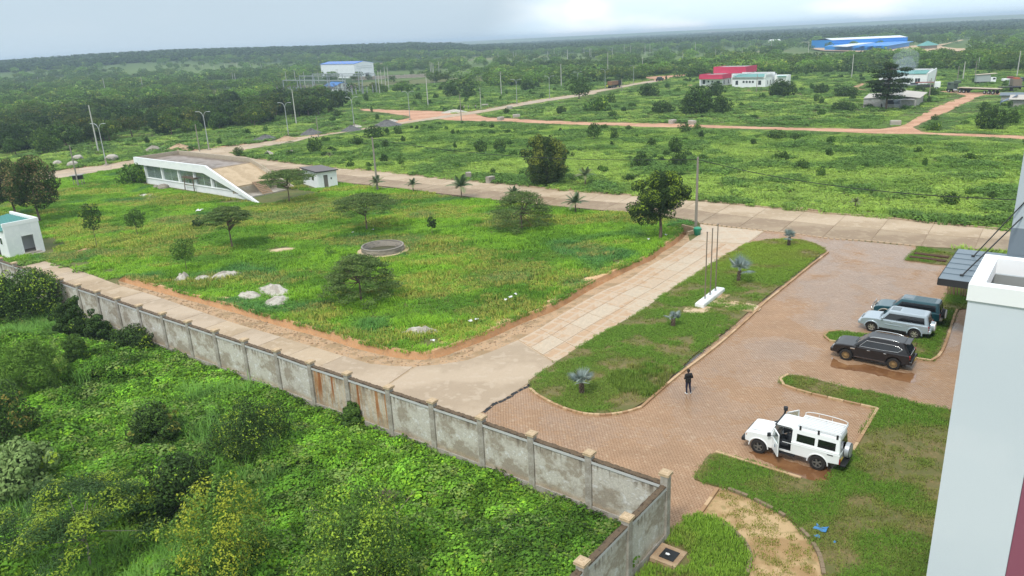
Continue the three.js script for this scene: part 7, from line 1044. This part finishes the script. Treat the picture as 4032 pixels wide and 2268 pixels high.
function flip(g) { const a = g.attributes.position; for (let i = 0; i < a.count; i += 3) for (let k = 0; k < 3; k++) { const t = a.array[(i + 1) * 3 + k]; a.array[(i + 1) * 3 + k] = a.array[(i + 2) * 3 + k]; a.array[(i + 2) * 3 + k] = t; } return g; }
function flare(x, R, Ra, zs, w) { return new THREE.TorusGeometry(Ra + 0.03, 0.055, 6, 18, Math.PI * 1.02).scale(1, 1, 1.3).translate(x, R, zs); }
function suv(p, turn, label, o) {
  const t = thing('parked_car', label, 'car', p, turn, 'cars parked on the forecourt', 0.05);
  mesh('body', hullGeo(o), o.paint, t); const cab = mesh('cabin', cabinGeo(o), o.paint, t);
  for (const s of [-1, 1]) { mesh('side_window', sidePane(o, o.glass, s), tint, cab); if (o.surround) { const pts = o.glass.map((q) => V(q[0], q[1], 0)), c = cabinSpec(o); mesh('window_trim', pts.map((q, i) => { const b = pts[(i + 1) % pts.length]; return rod(V(q.x, q.y, s * (c.hw(q.y) + 0.015)), V(b.x, b.y, s * (c.hw(b.y) + 0.015)), 0.018, 0.018, 5); }), chrome, cab); } }
  const y0 = o.belt + 0.05, y1 = o.H - 0.16; mesh('windscreen', endPane(o, [[-o.gw0 + 0.14, y0], [o.gw0 - 0.14, y0], [o.gw1 - 0.12, y1], [-o.gw1 + 0.12, y1]], true), M.tint2 ?? (M.tint2 = new THREE.MeshPhysicalMaterial({ name: 'windscreenGlass', color: lin(0.03, 0.04, 0.045), roughness: 0.05 })), cab); mesh('rear_window', endPane(o, [[-o.gw0 + 0.2, y0 + 0.04], [o.gw0 - 0.2, y0 + 0.04], [o.gw1 - 0.14, y1 - 0.02], [-o.gw1 + 0.14, y1 - 0.02]], false), tint, cab);
  for (const x of [-o.wx, o.wx]) for (const s of [-1, 1]) { wheel(t, x, s * (o.W / 2 - 0.13), o.R, 0.27, o.rim, o.spokes, s); if (o.flareMat) mesh('wheel_flare', flare(x, o.R, o.Ra, s * (o.W / 2 - 0.0), 0.1), o.flareMat, t); }
  mesh('front_bumper', rbx(0.32, 0.3, o.W - 0.04, 0.09, o.xf + 0.04, o.sill + 0.22), o.bumper, t); mesh('rear_bumper', rbx(0.26, 0.26, o.W - 0.06, 0.08, o.xr - 0.06, o.sill + 0.24), o.bumper, t);
  mesh('grille', rbx(0.05, 0.24, o.W * 0.42, 0.02, o.xf + 0.02, o.nose - 0.2), trimBlack, t); for (const s of [-1, 1]) { mesh('headlight', rbx(0.16, 0.2, 0.36, 0.05, o.xf - 0.05, o.nose - 0.17, s * (o.W / 2 - 0.26)), clearLamp, t); mesh('tail_light', rbx(0.1, o.tailH ?? 0.36, 0.16, 0.03, o.xr + 0.02, o.tailY ?? 0.98, s * (o.W / 2 - 0.1)), redLamp, t); const m = mesh('mirror', rbx(0.14, 0.17, 0.2, 0.05, o.ws0 - 0.28, o.belt + 0.13, s * (o.gw0 + 0.14)), o.mirror ?? o.paint, t); for (const hx of o.handles) mesh('door_handle', rbx(0.2, 0.04, 0.035, 0.015, hx, o.belt - 0.14, s * (o.W / 2 + 0.012)), o.handle ?? chrome, t); mesh('sill_trim', rbx(2 * o.wx - 2 * o.Ra - 0.1, 0.09, 0.1, 0.03, 0, o.sill + 0.02, s * (o.W / 2 - 0.03)), o.sillMat ?? trimBlack, t); mesh('wiper', rod(V(o.ws0 + 0.02, o.belt + 0.04, s * 0.1 - 0.05), V(o.ws0 - 0.1, o.belt + 0.16, s * 0.1 + 0.42), 0.012, 0.012, 4), trimBlack, t); }
  mesh('underbody', bx(o.xf - o.xr - 0.5, 0.3, o.W - 0.5, (o.xf + o.xr) / 2, o.sill + 0.05), trimBlack, t); mesh('number_plate', bx(0.02, 0.13, 0.46, o.xr - 0.2, o.sill + 0.3, 0), plateY, t);
  return t;
}
const carTurn = dirTurn(-0.787, -0.617), half = (p, k = 0.8) => [p[0] + 0.617 * k, p[1] - 0.787 * k];
{
  const silver = paint('silverPaint', '#a9b6bf', { metalness: 0.35 }), teal = paint('tealPaint', '#0f4a54', { metalness: 0.15 }), brown = paint('darkBrownPaint', '#140f11', { clearcoat: 0.35, clearcoatRoughness: 0.15 }), sil2 = mat('silverTrim', '#a29d92', { roughness: 0.5, metalness: 0.3 }), alloy = mat('alloy', '#b7b2a4', { roughness: 0.35, metalness: 0.5 }), bronze = mat('bronzeAlloy', '#b09468', { roughness: 0.35, metalness: 0.5 });
  const Y = { xr: -2.38, xf: 2.3, wx: 1.485, R: 0.4, Ra: 0.47, W: 1.86, belt: 1.14, cowl: 1.0, hood: 1.16, nose: 1.0, sill: 0.44, H: 1.86, gw0: 0.86, gw1: 0.72, ws0: 1.06, ws1: 0.48, rw0: -2.36, rw1: -2.22, spokes: 6, rim: alloy, glass: [[0.72, 1.2], [0.36, 1.66], [-2.0, 1.68], [-2.08, 1.22]], handles: [0.12, -0.95], tailY: 0.9, tailH: 0.42, flareMat: null };
  const extras = (t, o, cover, ring) => {
    const sp = mesh('spare_wheel', cyl(0.39, 0.37, 0.24, 0, 0, 0, 26).rotateZ(Math.PI / 2).translate(o.xr - 0.06, 1.02, -0.28), ring, t); mesh('spare_cover', cyl(0.36, 0.33, 0.05, 0, 0, 0, 26).rotateZ(Math.PI / 2).translate(o.xr - 0.3, 1.02, -0.28), cover, sp);
    mesh('sunroof', [bx(0.62, 0.02, 0.78, 0.02, o.H + 0.006, 0)], mat('sunroofGlass', '#6e7a80', { roughness: 0.1 }), t); for (let i = 0; i < 7; i++) mesh('roof_rib', bx(1.5, 0.015, 0.03, -1.15, o.H + 0.004, (i - 3) * 0.17), o.paint, t); for (const s of [-1, 1]) mesh('side_moulding', rbx(1.2, 0.06, 0.03, 0.012, 0.0, 0.82, s * (o.W / 2 + 0.01)), o.paint, t);
  };
  const so = { ...Y, paint: silver, bumper: silver, flareMat: silver }, st = suv(half([28.65, -52.9]), carTurn, 'silver four-wheel-drive with white spare wheel cover, between the teal and the dark car', so); extras(st, so, M.white, silver);
  const to = { ...Y, paint: teal, bumper: sil2, flareMat: sil2, sillMat: sil2, mirror: trimBlack }, tp = [30.8,-55.3], tt = suv(half(tp), carTurn, 'dark teal four-wheel-drive with beige trim and bull bar, furthest of the parked cars', to); extras(tt, to, M.white, trimBlack); const bb = []; for (const s of [-1, 1]) bb.push(tube([V(2.42, 0.55, s * 0.34), V(2.5, 0.95, s * 0.36), V(2.36, 1.2, s * 0.36)], 0.035, 10, 6), tube([V(2.42, 0.6, s * 0.85), V(2.5, 0.85, s * 0.8), V(2.44, 1.0, s * 0.45)], 0.03, 10, 6)); bb.push(tube([V(2.36, 1.2, -0.36), V(2.34, 1.26, 0), V(2.36, 1.2, 0.36)], 0.035, 10, 6)); mesh('bull_bar', bb, chrome, tt);
  const bo = { xr: -2.5, xf: 2.42, wx: 1.54, R: 0.42, Ra: 0.49, W: 1.96, belt: 1.2, cowl: 1.0, hood: 1.22, nose: 1.06, sill: 0.42, bevel: 0.1, H: 1.94, gw0: 0.9, gw1: 0.72, ws0: 1.12, ws1: 0.34, rw0: -2.46, rw1: -2.1, cr: 0.2, spokes: 14, rim: bronze, paint: brown, bumper: brown, glass: [[0.72, 1.25], [0.3, 1.7], [-1.5, 1.7], [-2.0, 1.52], [-1.72, 1.29], [-0.6, 1.25]], surround: true, handles: [0.1, -0.95], tailY: 1.05, tailH: 0.26, sillMat: mat('brownSill', '#3c2c24', { roughness: 0.5 }), mirror: trimBlack };
  const bt = suv(half([24.55, -47.9], 0.84), carTurn, 'dark brown sport utility car with bronze wheels and chrome roof rails', bo);
  for (const s of [-1, 1]) { mesh('roof_rail', tube([V(0.1, 1.93, s * 0.68), V(-0.05, 1.99, s * 0.69), V(-1.5, 1.99, s * 0.69), V(-1.7, 1.92, s * 0.68)], 0.03, 14, 6), chrome, bt); mesh('fender_vent', rbx(0.3, 0.09, 0.03, 0.012, 1.12, 1.02, s * (bo.W / 2 + 0.012)), chrome, bt); } mesh('roof_spoiler', rbx(0.35, 0.05, 1.3, 0.02, -2.2, 1.9, 0), brown, bt); mesh('tailgate_chrome', rbx(0.04, 0.05, 1.3, 0.015, -2.5, 1.2, 0), chrome, bt);
}
{ // white troop carrier, both front doors open
  const white = paint('whitePaint', '#eceeee', { clearcoat: 0.6 }), rackW = mat('rackWhite', '#dfe1e1', { roughness: 0.4 }), mud = mat('steelWheel', '#6d6a64', { roughness: 0.6, metalness: 0.3 });
  const p = half([14.6, -36.15], 0.78), t = thing('parked_car', 'white long-wheelbase troop carrier with roof rack, snorkel and open front doors', 'car', p, carTurn, 'cars parked on the forecourt', 0.05);
  const o = { xr: -2.66, xf: 2.36, wx: 1.59, R: 0.43, Ra: 0.52, W: 1.76, belt: 1.3, cowl: 0.98, hood: 1.3, nose: 1.2, sill: 0.55, bevel: 0.05, H: 2.1, gw0: 0.82, gw1: 0.7, ws0: 1.02, ws1: 0.72, rw0: -2.66, rw1: -2.6, cr: 0.1 };
  const ev = new Evaluator(); ev.useGroups = false; ev.attributes = ['position', 'normal'];
  const strip = (g) => { const q = plain(g); q.deleteAttribute('uv'); return q; };
  const cut = new Brush(strip(new THREE.BoxGeometry(0.98, 1.28, 3).translate(0.32, 1.3, 0))); cut.updateMatrixWorld();
  const doCut = (g) => { const b = new Brush(strip(g)); b.updateMatrixWorld(); return ev.evaluate(b, cut, SUBTRACTION).geometry; };
  mesh('body', doCut(hullGeo(o)), white, t); const cab = mesh('cabin', doCut(cabinGeo(o)), white, t);
  mesh('interior', [bx(1.2, 0.06, 1.6, 0.3, 0.66, 0), bx(0.06, 0.7, 1.5, 0.84, 1.0, 0), bx(0.9, 0.04, 1.45, 0.35, 1.985, 0)], trimBlack, t); for (const s of [-0.42, 0.42]) mesh('seat', [rbx(0.5, 0.2, 0.52, 0.07, 0.25, 0.86, s), rbx(0.18, 0.66, 0.5, 0.07, -0.02, 1.22, s)], mat('seatVinyl', '#22262b', { roughness: 0.7 }), t); mesh('steering_wheel', new THREE.TorusGeometry(0.19, 0.018, 6, 20).rotateY(Math.PI / 2).rotateZ(0.5).translate(0.62, 1.28, 0.4), trimBlack, t);
  const W1 = (a, b) => [[a, 1.36], [a, 1.78], [b, 1.78], [b, 1.36]];
  for (const s of [-1, 1]) {
    for (const [a, b] of [[-0.42, -1.36], [-1.52, -2.42]]) mesh('side_window', sidePane(o, W1(a, b), s), tint, cab);
    wheel(t, o.wx, s * 0.76, o.R, 0.29, mud, 5, s); wheel(t, -o.wx, s * 0.76, o.R, 0.29, mud, 5, s);
    mesh('fender_lip', [new THREE.TorusGeometry(0.53, 0.035, 6, 18, Math.PI).translate(o.wx, o.R, s * 0.885)], white, t); mesh('wheel_flare', new THREE.TorusGeometry(0.53, 0.035, 6, 18, Math.PI).translate(-o.wx, o.R, s * 0.885), white, t);
    mesh('headlight', rbx(0.1, 0.22, 0.3, 0.05, 2.33, 1.0, s * 0.62), clearLamp, t); mesh('indicator', rbx(0.12, 0.15, 0.1, 0.03, 2.3, 1.02, s * 0.83), amber, t); mesh('tail_light', rbx(0.06, 0.3, 0.13, 0.02, -2.69, 0.82, s * 0.8), redLamp, t); mesh('mud_flap', bx(0.03, 0.36, 0.28, -2.2, 0.42, s * 0.76), rubber, t); mesh('side_crease', bx(3.0, 0.03, 0.02, -1.2, 1.16, s * 0.885), white, t); mesh('vent', rbx(0.3, 0.05, 0.02, 0.008, -2.2, 1.1, s * 0.888), trimBlack, t); mesh('step', rbx(1.2, 0.06, 0.2, 0.02, 0.2, 0.48, s * 0.86), trimBlack, t);
    // opened door
    const d = mesh('door', [rbx(1.02, 0.72, 0.07, 0.03, -0.5, 0.98, 0), bx(0.07, 0.62, 0.05, -0.98, 1.62, 0), bx(0.75, 0.06, 0.05, -0.6, 1.92, 0), rod(V(0.0, 1.33, 0), V(-0.24, 1.93, 0), 0.032, 0.032, 5)], white, t); d.position.set(0.83, 0, s * 0.885); d.rotation.y = s * 0.95; mesh('door_lining', bx(0.94, 0.6, 0.02, -0.5, 0.98, -s * 0.047), mat('doorLining', '#40444a', { roughness: 0.8 }), d); mesh('door_glass', extrude([[-0.05, 1.34], [-0.95, 1.34], [-0.95, 1.9], [-0.28, 1.9]], 0.012, -0.006), M.glass, d); mesh('mirror', [rbx(0.1, 0.24, 0.2, 0.04, -0.05, 1.46, s * 0.22), rod(V(-0.06, 1.36, 0), V(-0.05, 1.42, s * 0.16), 0.015, 0.015, 5)], trimBlack, d); mesh('door_crest', bx(0.16, 0.16, 0.004, -0.55, 1.05, s * 0.037), mat('doorDecal', '#6d8aa0', { roughness: 0.5 }), d);
  }
  mesh('windscreen', endPane(o, [[-0.68, 1.36], [0.68, 1.36], [0.6, 1.94], [-0.6, 1.94]], true), M.tint2, cab); for (const s of [-1, 1]) mesh('rear_window', endPane(o, s < 0 ? [[-0.66, 1.3], [-0.2, 1.3], [-0.2, 1.86], [-0.6, 1.86]] : [[-0.14, 1.3], [0.66, 1.3], [0.6, 1.86], [-0.14, 1.86]], false), tint, cab);
  mesh('bonnet_ridge', rbx(1.05, 0.03, 1.2, 0.012, 1.62, 1.31, 0), white, t); mesh('front_bumper', rbx(0.24, 0.24, 1.74, 0.06, 2.46, 0.66), trimBlack, t); mesh('grille', bx(0.03, 0.26, 0.9, 2.36, 1.0, 0), trimBlack, t); mesh('rear_bumper', rbx(0.3, 0.12, 1.5, 0.03, -2.82, 0.58), trimBlack, t); mesh('number_plate', bx(0.02, 0.12, 0.4, -2.7, 0.8, -0.45), plateY, t);
  const sp = mesh('spare_wheel', cyl(0.4, 0.4, 0.24, 0, 0, 0, 26).rotateZ(Math.PI / 2).translate(-2.72, 1.08, 0.22), rubber, t); mesh('spare_cover', new THREE.LatheGeometry([[0.41, 0], [0.41, 0.2], [0.36, 0.26], [0, 0.27]].map((q) => new THREE.Vector2(...q)), 26).rotateZ(Math.PI / 2).translate(-2.72, 1.08, 0.22), mat('silverCover', '#b9bdc2', { roughness: 0.4, metalness: 0.4 }), sp);
  mesh('snorkel', [tube([V(1.3, 1.28, 0.84), V(1.02, 1.42, 0.88), V(0.8, 1.9, 0.84), V(0.74, 2.2, 0.82)], 0.055, 14, 8), cyl(0.12, 0.12, 0.2, 0.74, 2.18, 0.82, 12)], trimBlack, t);
  const rack = mesh('roof_rack', [bx(2.2, 0.035, 0.05, -1.5, 2.26, -0.66), bx(2.2, 0.035, 0.05, -1.5, 2.26, 0.66), bx(0.05, 0.035, 1.36, -0.4, 2.26, 0), bx(0.05, 0.035, 1.36, -2.6, 2.26, 0)], M.rackWhite, t); for (let i = 0; i < 7; i++) mesh('rack_slat', bx(2.16, 0.025, 0.1, -1.5, 2.285, -0.54 + i * 0.18), M.rackWhite, rack); mesh('rack_rail', [tube([V(-0.4, 2.28, 0.66), V(-0.42, 2.42, 0.68), V(-2.58, 2.42, 0.68), V(-2.6, 2.28, 0.66)], 0.02, 20, 5), tube([V(-2.6, 2.42, 0.66), V(-2.62, 2.42, 0), V(-2.6, 2.42, -0.66)], 0.02, 10, 5), rod(V(-1.1, 2.26, 0.67), V(-1.1, 2.42, 0.68), 0.015), rod(V(-1.8, 2.26, 0.67), V(-1.8, 2.42, 0.68), 0.015)], M.rackWhite, rack); for (const x of [-0.55, -1.5, -2.45]) for (const s of [-1, 1]) mesh('rack_foot', bx(0.1, 0.24, 0.05, x, 2.14, s * 0.7), trimBlack, rack);
}
// ---- trucks and cars further off
function truckWheels(t, xs, w, r = 0.5, z = 1.05) { for (const x of xs) for (const s of [-1, 1]) { const q = mesh('wheel', cyl(r, r, 0.3, 0, -0.15, 0, 16).rotateX(Math.PI / 2).translate(x, r, s * z), rubber, t); mesh('rim', cyl(r * 0.5, r * 0.5, 0.04, 0, 0, 0, 12).rotateX(s * Math.PI / 2).translate(x, r, s * (z + 0.13)), M.galv, q); } }
{
  const mg = mat('armyGreen', '#4a5a4c', { roughness: 0.6 }), bed = mat('bedPlank', '#b9ac97', { roughness: 0.8 });
  const A = [143.54,-246.31], B0 = [149.3,-233.25], t = thing('flatbed_truck', 'dark green articulated truck with long empty flatbed trailer', 'truck', A, dirTurn(A[0] - B0[0], A[1] - B0[1]), null, 0.03), L = dist(A, B0);
  mesh('cab', [rbx(2.2, 2.1, 2.4, 0.15, 0.3, 2.1, 0), rbx(1.0, 1.0, 2.2, 0.12, -1.2, 3.2, 0)], mg, t); mesh('windscreen', bx(0.05, 0.8, 2.0, 1.4, 2.6, 0), M.windowDark, t); for (const s of [-1, 1]) mesh('side_window', bx(0.9, 0.7, 0.04, 0.6, 2.6, s * 1.2), M.windowDark, t); mesh('bumper', bx(0.3, 0.6, 2.4, 1.35, 0.8, 0), M.dark, t); mesh('chassis', bx(6, 0.3, 1.0, -3, 0.9, 0), M.dark, t); mesh('fuel_tank', cyl(0.35, 0.35, 1.2, 0, -0.6, 0, 10).rotateZ(Math.PI / 2).translate(-1.6, 0.8, -1), M.galv, t); mesh('trailer_bed', [bx(L - 1.4, 0.18, 2.5, -L / 2 - 1.6, 1.6, 0)], bed, t); mesh('trailer_frame', bx(L - 2, 0.35, 1.6, -L / 2 - 1.5, 1.33, 0), M.dark, t); truckWheels(t, [0.6, -3.2, -4.5, -L + 3, -L + 1.7, -L + 0.4]);
  const w = thing('small_truck', 'small white truck with grey box body near the flatbed', 'truck', [168.91,-272.26], dirTurn(1, 0.25)); mesh('cab', rbx(1.7, 1.7, 1.9, 0.15, 2.9, 1.35, 0), M.white, w); mesh('windscreen', bx(0.05, 0.7, 1.6, 3.76, 1.75, 0), M.windowDark, w); for (const s of [-1, 1]) mesh('side_window', bx(0.8, 0.6, 0.03, 3.1, 1.75, s * 0.96), M.windowDark, w); mesh('box_body', [bx(4.4, 2.4, 2.1, -0.3, 2.0, 0)], M.galv, w); mesh('box_roof', bx(6.4, 0.1, 2.9, 0.6, 3.35, 0, 0, 0.05), bed, w); mesh('chassis', bx(6.5, 0.25, 1.2, 0.6, 0.65, 0), M.dark, w); truckWheels(w, [2.7, -1.2], 0, 0.4, 0.85);
  const k = thing('parked_truck', 'white cab truck with red loading beam before the white house', 'truck', [144.8,-261.14], dirTurn(1, 0.5)); mesh('cab', rbx(1.8, 1.9, 2.2, 0.15, 1.6, 1.5, 0), M.white, k); mesh('windscreen', bx(0.05, 0.8, 1.8, 2.5, 1.9, 0), M.windowDark, k); mesh('beam', bx(7, 0.3, 0.4, -1.5, 2.3, 0), mat('beamRed', '#8f4a42'), k); mesh('flatbed', bx(5, 0.8, 2.2, -2, 1.1, 0), M.dark, k); truckWheels(k, [1.5, -2.5], 0, 0.45, 0.95);
  const d = thing('dump_truck', 'rusty dump truck seen from behind at the right edge', 'truck', [164.56,-248.19], dirTurn(0.4, -1)); mesh('dump_body', bx(4.5, 2.0, 2.5, -0.5, 2.1, 0), mat('dumpRust', '#7c6f62', { roughness: 0.9 }), d); mesh('load', new THREE.SphereGeometry(1.2, 12, 8).scale(1.6, 0.5, 0.95).translate(-0.5, 3.1, 0), M.rust, d); mesh('cab', rbx(1.6, 2, 2.3, 0.15, 2.8, 1.9, 0), M.galv, d); mesh('chassis', bx(7, 0.3, 1.2, 0.3, 0.8, 0), M.dark, d); truckWheels(d, [2.6, -1.2, -2.4]);
  const l = thing('long_trailer', 'long low dark trailer at the right edge below the dump truck', 'trailer', [158.94,-239.51], dirTurn(1, 0.25)); mesh('bed', bx(13, 0.25, 2.4, 2, 1.4, 0), M.dark, l); mesh('support', bx(0.5, 1.1, 1.6, -1, 0.6, 0), M.dark, l); truckWheels(l, [6, 7.2]);
  const pk = thing('pickup', 'maroon and white pickup parked at the right edge', 'car', [179.98,-274.89], dirTurn(-1, -0.2)); mesh('body', rbx(4.8, 0.8, 1.8, 0.15, 0, 0.8, 0), M.white, pk); mesh('cabin', rbx(2, 0.8, 1.6, 0.2, -0.2, 1.5, 0), mat('maroon', '#7a3a3c'), pk); truckWheels(pk, [1.5, -1.5], 0, 0.36, 0.8);
  const bc = thing('blue_car', 'dark blue car parked behind the dump truck', 'car', [182.98,-272.14], dirTurn(-1, -0.2)); mesh('body', rbx(4.4, 0.7, 1.7, 0.2, 0, 0.7, 0), mat('navy', '#26384f', { roughness: 0.3 }), bc); mesh('cabin', rbx(2.4, 0.7, 1.5, 0.25, -0.2, 1.25, 0), M.windowDark, bc); truckWheels(bc, [1.4, -1.4], 0, 0.33, 0.75);
  const gc = thing('grey_car', 'grey car half hidden left of the parked truck', 'car', [144.4,-272.34], dirTurn(-1, -0.4)); mesh('body', rbx(4.4, 0.7, 1.7, 0.2, 0, 0.7, 0), mat('greyCar', '#6e7478', { roughness: 0.35 }), gc); mesh('cabin', rbx(2.4, 0.7, 1.5, 0.25, -0.2, 1.25, 0), M.windowDark, gc); truckWheels(gc, [1.4, -1.4], 0, 0.33, 0.75);
  const tp = thing('tipper_truck', 'dark tipper truck with brown load working on the new road', 'truck', [49.79,-345.25], dirTurn(0.9, -1)); mesh('tipper_body', bx(5, 1.6, 2.4, -1.3, 2.2, 0), mat('tipperBrown', '#7a5a3c', { roughness: 0.8 }), tp); mesh('cab', rbx(2, 2.2, 2.4, 0.15, 2.6, 2.0, 0), M.dark, tp); mesh('windscreen', bx(0.05, 0.8, 2, 3.6, 2.5, 0), M.windowDark, tp); mesh('chassis', bx(7.6, 0.3, 1.2, 0, 0.9, 0), M.dark, tp); truckWheels(tp, [2.6, -1.6, -2.9]);
  const fc = thing('distant_car', 'dark car at the far end of the new road', 'car', [76.3,-377.33], dirTurn(1, -1)); mesh('body', rbx(4.6, 0.9, 1.8, 0.2, 0, 0.9, 0), M.dark, fc); mesh('cabin', rbx(2.6, 0.8, 1.6, 0.25, -0.3, 1.6, 0), M.windowDark, fc); truckWheels(fc, [1.5, -1.5], 0, 0.36, 0.8);
}

// ---------------------------------------------------------------- people
// joints as tapered capsules joined by a smooth minimum, meshed on a grid; colour by the nearest bone
function figure(bones, lo, hi, res, k) {
  const mc = new MarchingCubes(res, new THREE.MeshBasicMaterial(), false, false, 60000); mc.isolation = 0; const n = mc.size, c = V(), ab = V(), ap = V();
  const S = bones.map((b) => ({ a: V(...b[0]), b: V(...b[1]), r0: b[2], r1: b[3], col: b[4] }));
  const dist1 = (s, p) => { ab.copy(s.b).sub(s.a); ap.copy(p).sub(s.a); const t = clamp(ap.dot(ab) / (ab.lengthSq() || 1)); return ap.addScaledVector(ab, -t).length() - lerp(s.r0, s.r1, t); };
  const size = V(hi[0] - lo[0], hi[1] - lo[1], hi[2] - lo[2]), at = (i, j, l) => c.set(lo[0] + size.x * i / n, lo[1] + size.y * j / n, lo[2] + size.z * l / n);
  for (let z = 0; z < n; z++) for (let y = 0; y < n; y++) for (let x = 0; x < n; x++) { at(x, y, z); let d = 1e3; for (const s of S) { const e = dist1(s, c), h = clamp(0.5 + 0.5 * (e - d) / k); d = lerp(e, d, h) - k * h * (1 - h); } mc.field[x + y * n + z * n * n] = -d; }
  mc.update(); const cnt = mc.count ?? mc.geometry.drawRange.count, P = mc.positionArray, pos = [], col = [];
  for (let i = 0; i < cnt; i++) { const p = V(lo[0] + (P[i * 3] + 1) / 2 * size.x, lo[1] + (P[i * 3 + 1] + 1) / 2 * size.y, lo[2] + (P[i * 3 + 2] + 1) / 2 * size.z); pos.push(p.x, p.y, p.z); let best = 1e3, cc; for (const s of S) { const e = dist1(s, p.clone()); if (e < best) { best = e; cc = s.col; } } col.push(...cc); }
  const idx = [], keep = []; for (let i = 0; i < pos.length; i += 9) keep.push(...pos.slice(i, i + 9));
  const g = geom(keep, null, null, col); return g;
}
const skinMat = new THREE.MeshStandardMaterial({ name: 'figureCloth', vertexColors: true, roughness: 0.8 });
function person(p, turn, label, cols, group, scale = 1) { // local: facing +z
  const { skin, shirt, legs, shoe, hair } = cols, B = [];
  // legs, weight on the right leg, left foot turned out
  B.push([[0.09, 0.92, 0], [0.1, 0.5, 0.03], 0.098, 0.066, legs], [[0.1, 0.5, 0.03], [0.1, 0.1, -0.01], 0.066, 0.045, legs], [[-0.09, 0.92, 0], [-0.13, 0.5, 0.02], 0.098, 0.066, legs], [[-0.13, 0.5, 0.02], [-0.17, 0.1, -0.03], 0.066, 0.045, legs]);
  B.push([[0.1, 0.045, -0.04], [0.12, 0.035, 0.15], 0.045, 0.036, shoe], [[-0.17, 0.045, -0.04], [-0.28, 0.035, 0.1], 0.045, 0.036, shoe]);
  B.push([[-0.075, 0.95, 0], [0.075, 0.95, 0], 0.125, 0.125, shirt], [[-0.08, 1.12, 0.0], [0.08, 1.12, 0.0], 0.12, 0.12, shirt], [[-0.11, 1.34, -0.02], [0.11, 1.34, -0.02], 0.125, 0.125, shirt], [[-0.15, 1.42, -0.02], [0.15, 1.42, -0.02], 0.07, 0.07, shirt]);
  B.push([[0, 1.44, -0.01], [0, 1.55, 0.02], 0.06, 0.055, skin]);
  for (const s of [-1, 1]) B.push([[s * 0.19, 1.42, -0.02], [s * 0.27, 1.17, -0.04], 0.066, 0.056, shirt], [[s * 0.27, 1.16, -0.04], [s * 0.12, 1.1, 0.2], 0.044, 0.034, skin]);
  const body = figure(B, [-0.5, -0.02, -0.4], [0.5, 1.62, 0.4], 74, 0.035);
  // head
  const Hd = [[[0, 1.66, 0.0], [0, 1.69, 0.005], 0.098, 0.1, hair], [[0, 1.62, 0.045], [0, 1.6, 0.06], 0.07, 0.06, skin], [[0, 1.57, 0.06], [0, 1.56, 0.075], 0.05, 0.035, skin], [[0, 1.63, 0.11], [0, 1.61, 0.125], 0.014, 0.018, skin], [[0.1, 1.63, 0], [0.105, 1.65, 0.0], 0.018, 0.02, skin], [[-0.1, 1.63, 0], [-0.105, 1.65, 0], 0.018, 0.02, skin], [[0, 1.6, 0.118], [0, 1.6, 0.118], 0.012, 0.012, skin], [[0, 1.55, 0.01], [0, 1.6, 0.02], 0.055, 0.06, skin]];
  const head = figure(Hd, [-0.16, 1.48, -0.14], [0.16, 1.82, 0.18], 50, 0.02);
  const parts = [body, head];
  for (const s of [-1, 1]) { const F = [[[s * 0.115, 1.1, 0.2], [s * 0.07, 1.11, 0.245], 0.03, 0.03, skin]]; for (let f = 0; f < 4; f++) { const y = 1.085 + f * 0.018, L = [0.05, 0.06, 0.065, 0.058][f]; F.push([[s * 0.07, y, 0.25], [s * 0.045, y, 0.25 + L * 0.6], 0.0095, 0.009, skin], [[s * 0.045, y, 0.25 + L * 0.6], [s * 0.02, y + 0.004, 0.25 + L * 0.5], 0.009, 0.008, skin]); } F.push([[s * 0.095, 1.13, 0.22], [s * 0.06, 1.155, 0.255], 0.011, 0.009, skin]); parts.push(figure(F, [s * 0.08 - 0.09, 1.03, 0.15], [s * 0.08 + 0.09, 1.21, 0.33], 44, 0.006)); }
  const t = thing('person', label, 'person', p, turn, group, 0.05); t.scale.setScalar(scale); mesh('body', merge(parts), skinMat, t); mesh('phone', rbx(0.075, 0.15, 0.012, 0.005, 0, 1.15, 0.275), M.black, t); return t;
}
const man = person([11.2, -44.75], Math.PI + 0.25, 'man in black shirt, navy trousers and white shoes standing on the forecourt', { skin: [0.055, 0.03, 0.02], shirt: [0.008, 0.008, 0.009], legs: [0.008, 0.01, 0.035], shoe: [0.72, 0.72, 0.7], hair: [0.015, 0.011, 0.01] }, null);
{
  const c2 = { skin: [0.06, 0.035, 0.024], shirt: [0.35, 0.33, 0.3], legs: [0.04, 0.04, 0.05], shoe: [0.05, 0.05, 0.05], hair: [0.015, 0.012, 0.01] };
  const w = person([-9.57,-269.58], 0.6, 'distant worker in pale shirt standing nearest the thin pole', c2, 'road workers'); w.position.y = 0;
  const w2 = dup(w, [-12.1,-268.87], 2, 'distant worker at the middle of the junction', 'road workers'), w3 = dup(w, [-13.62,-268.67], 4, 'distant worker furthest left at the junction', 'road workers');
  const y = person([48.38,-345.09], 1, 'worker in yellow vest beside the tipper truck', { ...c2, shirt: [0.6, 0.55, 0.05] }, 'road workers'); y.position.y = 0; const y2 = dup(y, [45.96,-341.87], 3, 'worker left of the one in the yellow vest', 'road workers');
  const g = person([103,-209.36], 2, 'dark clothed person squatting by the fire beside the shed', { ...c2, shirt: [0.03, 0.03, 0.03] }, null); g.position.y = 0; g.scale.set(1, 0.75, 1);
}
renderer.render(scene, camera);
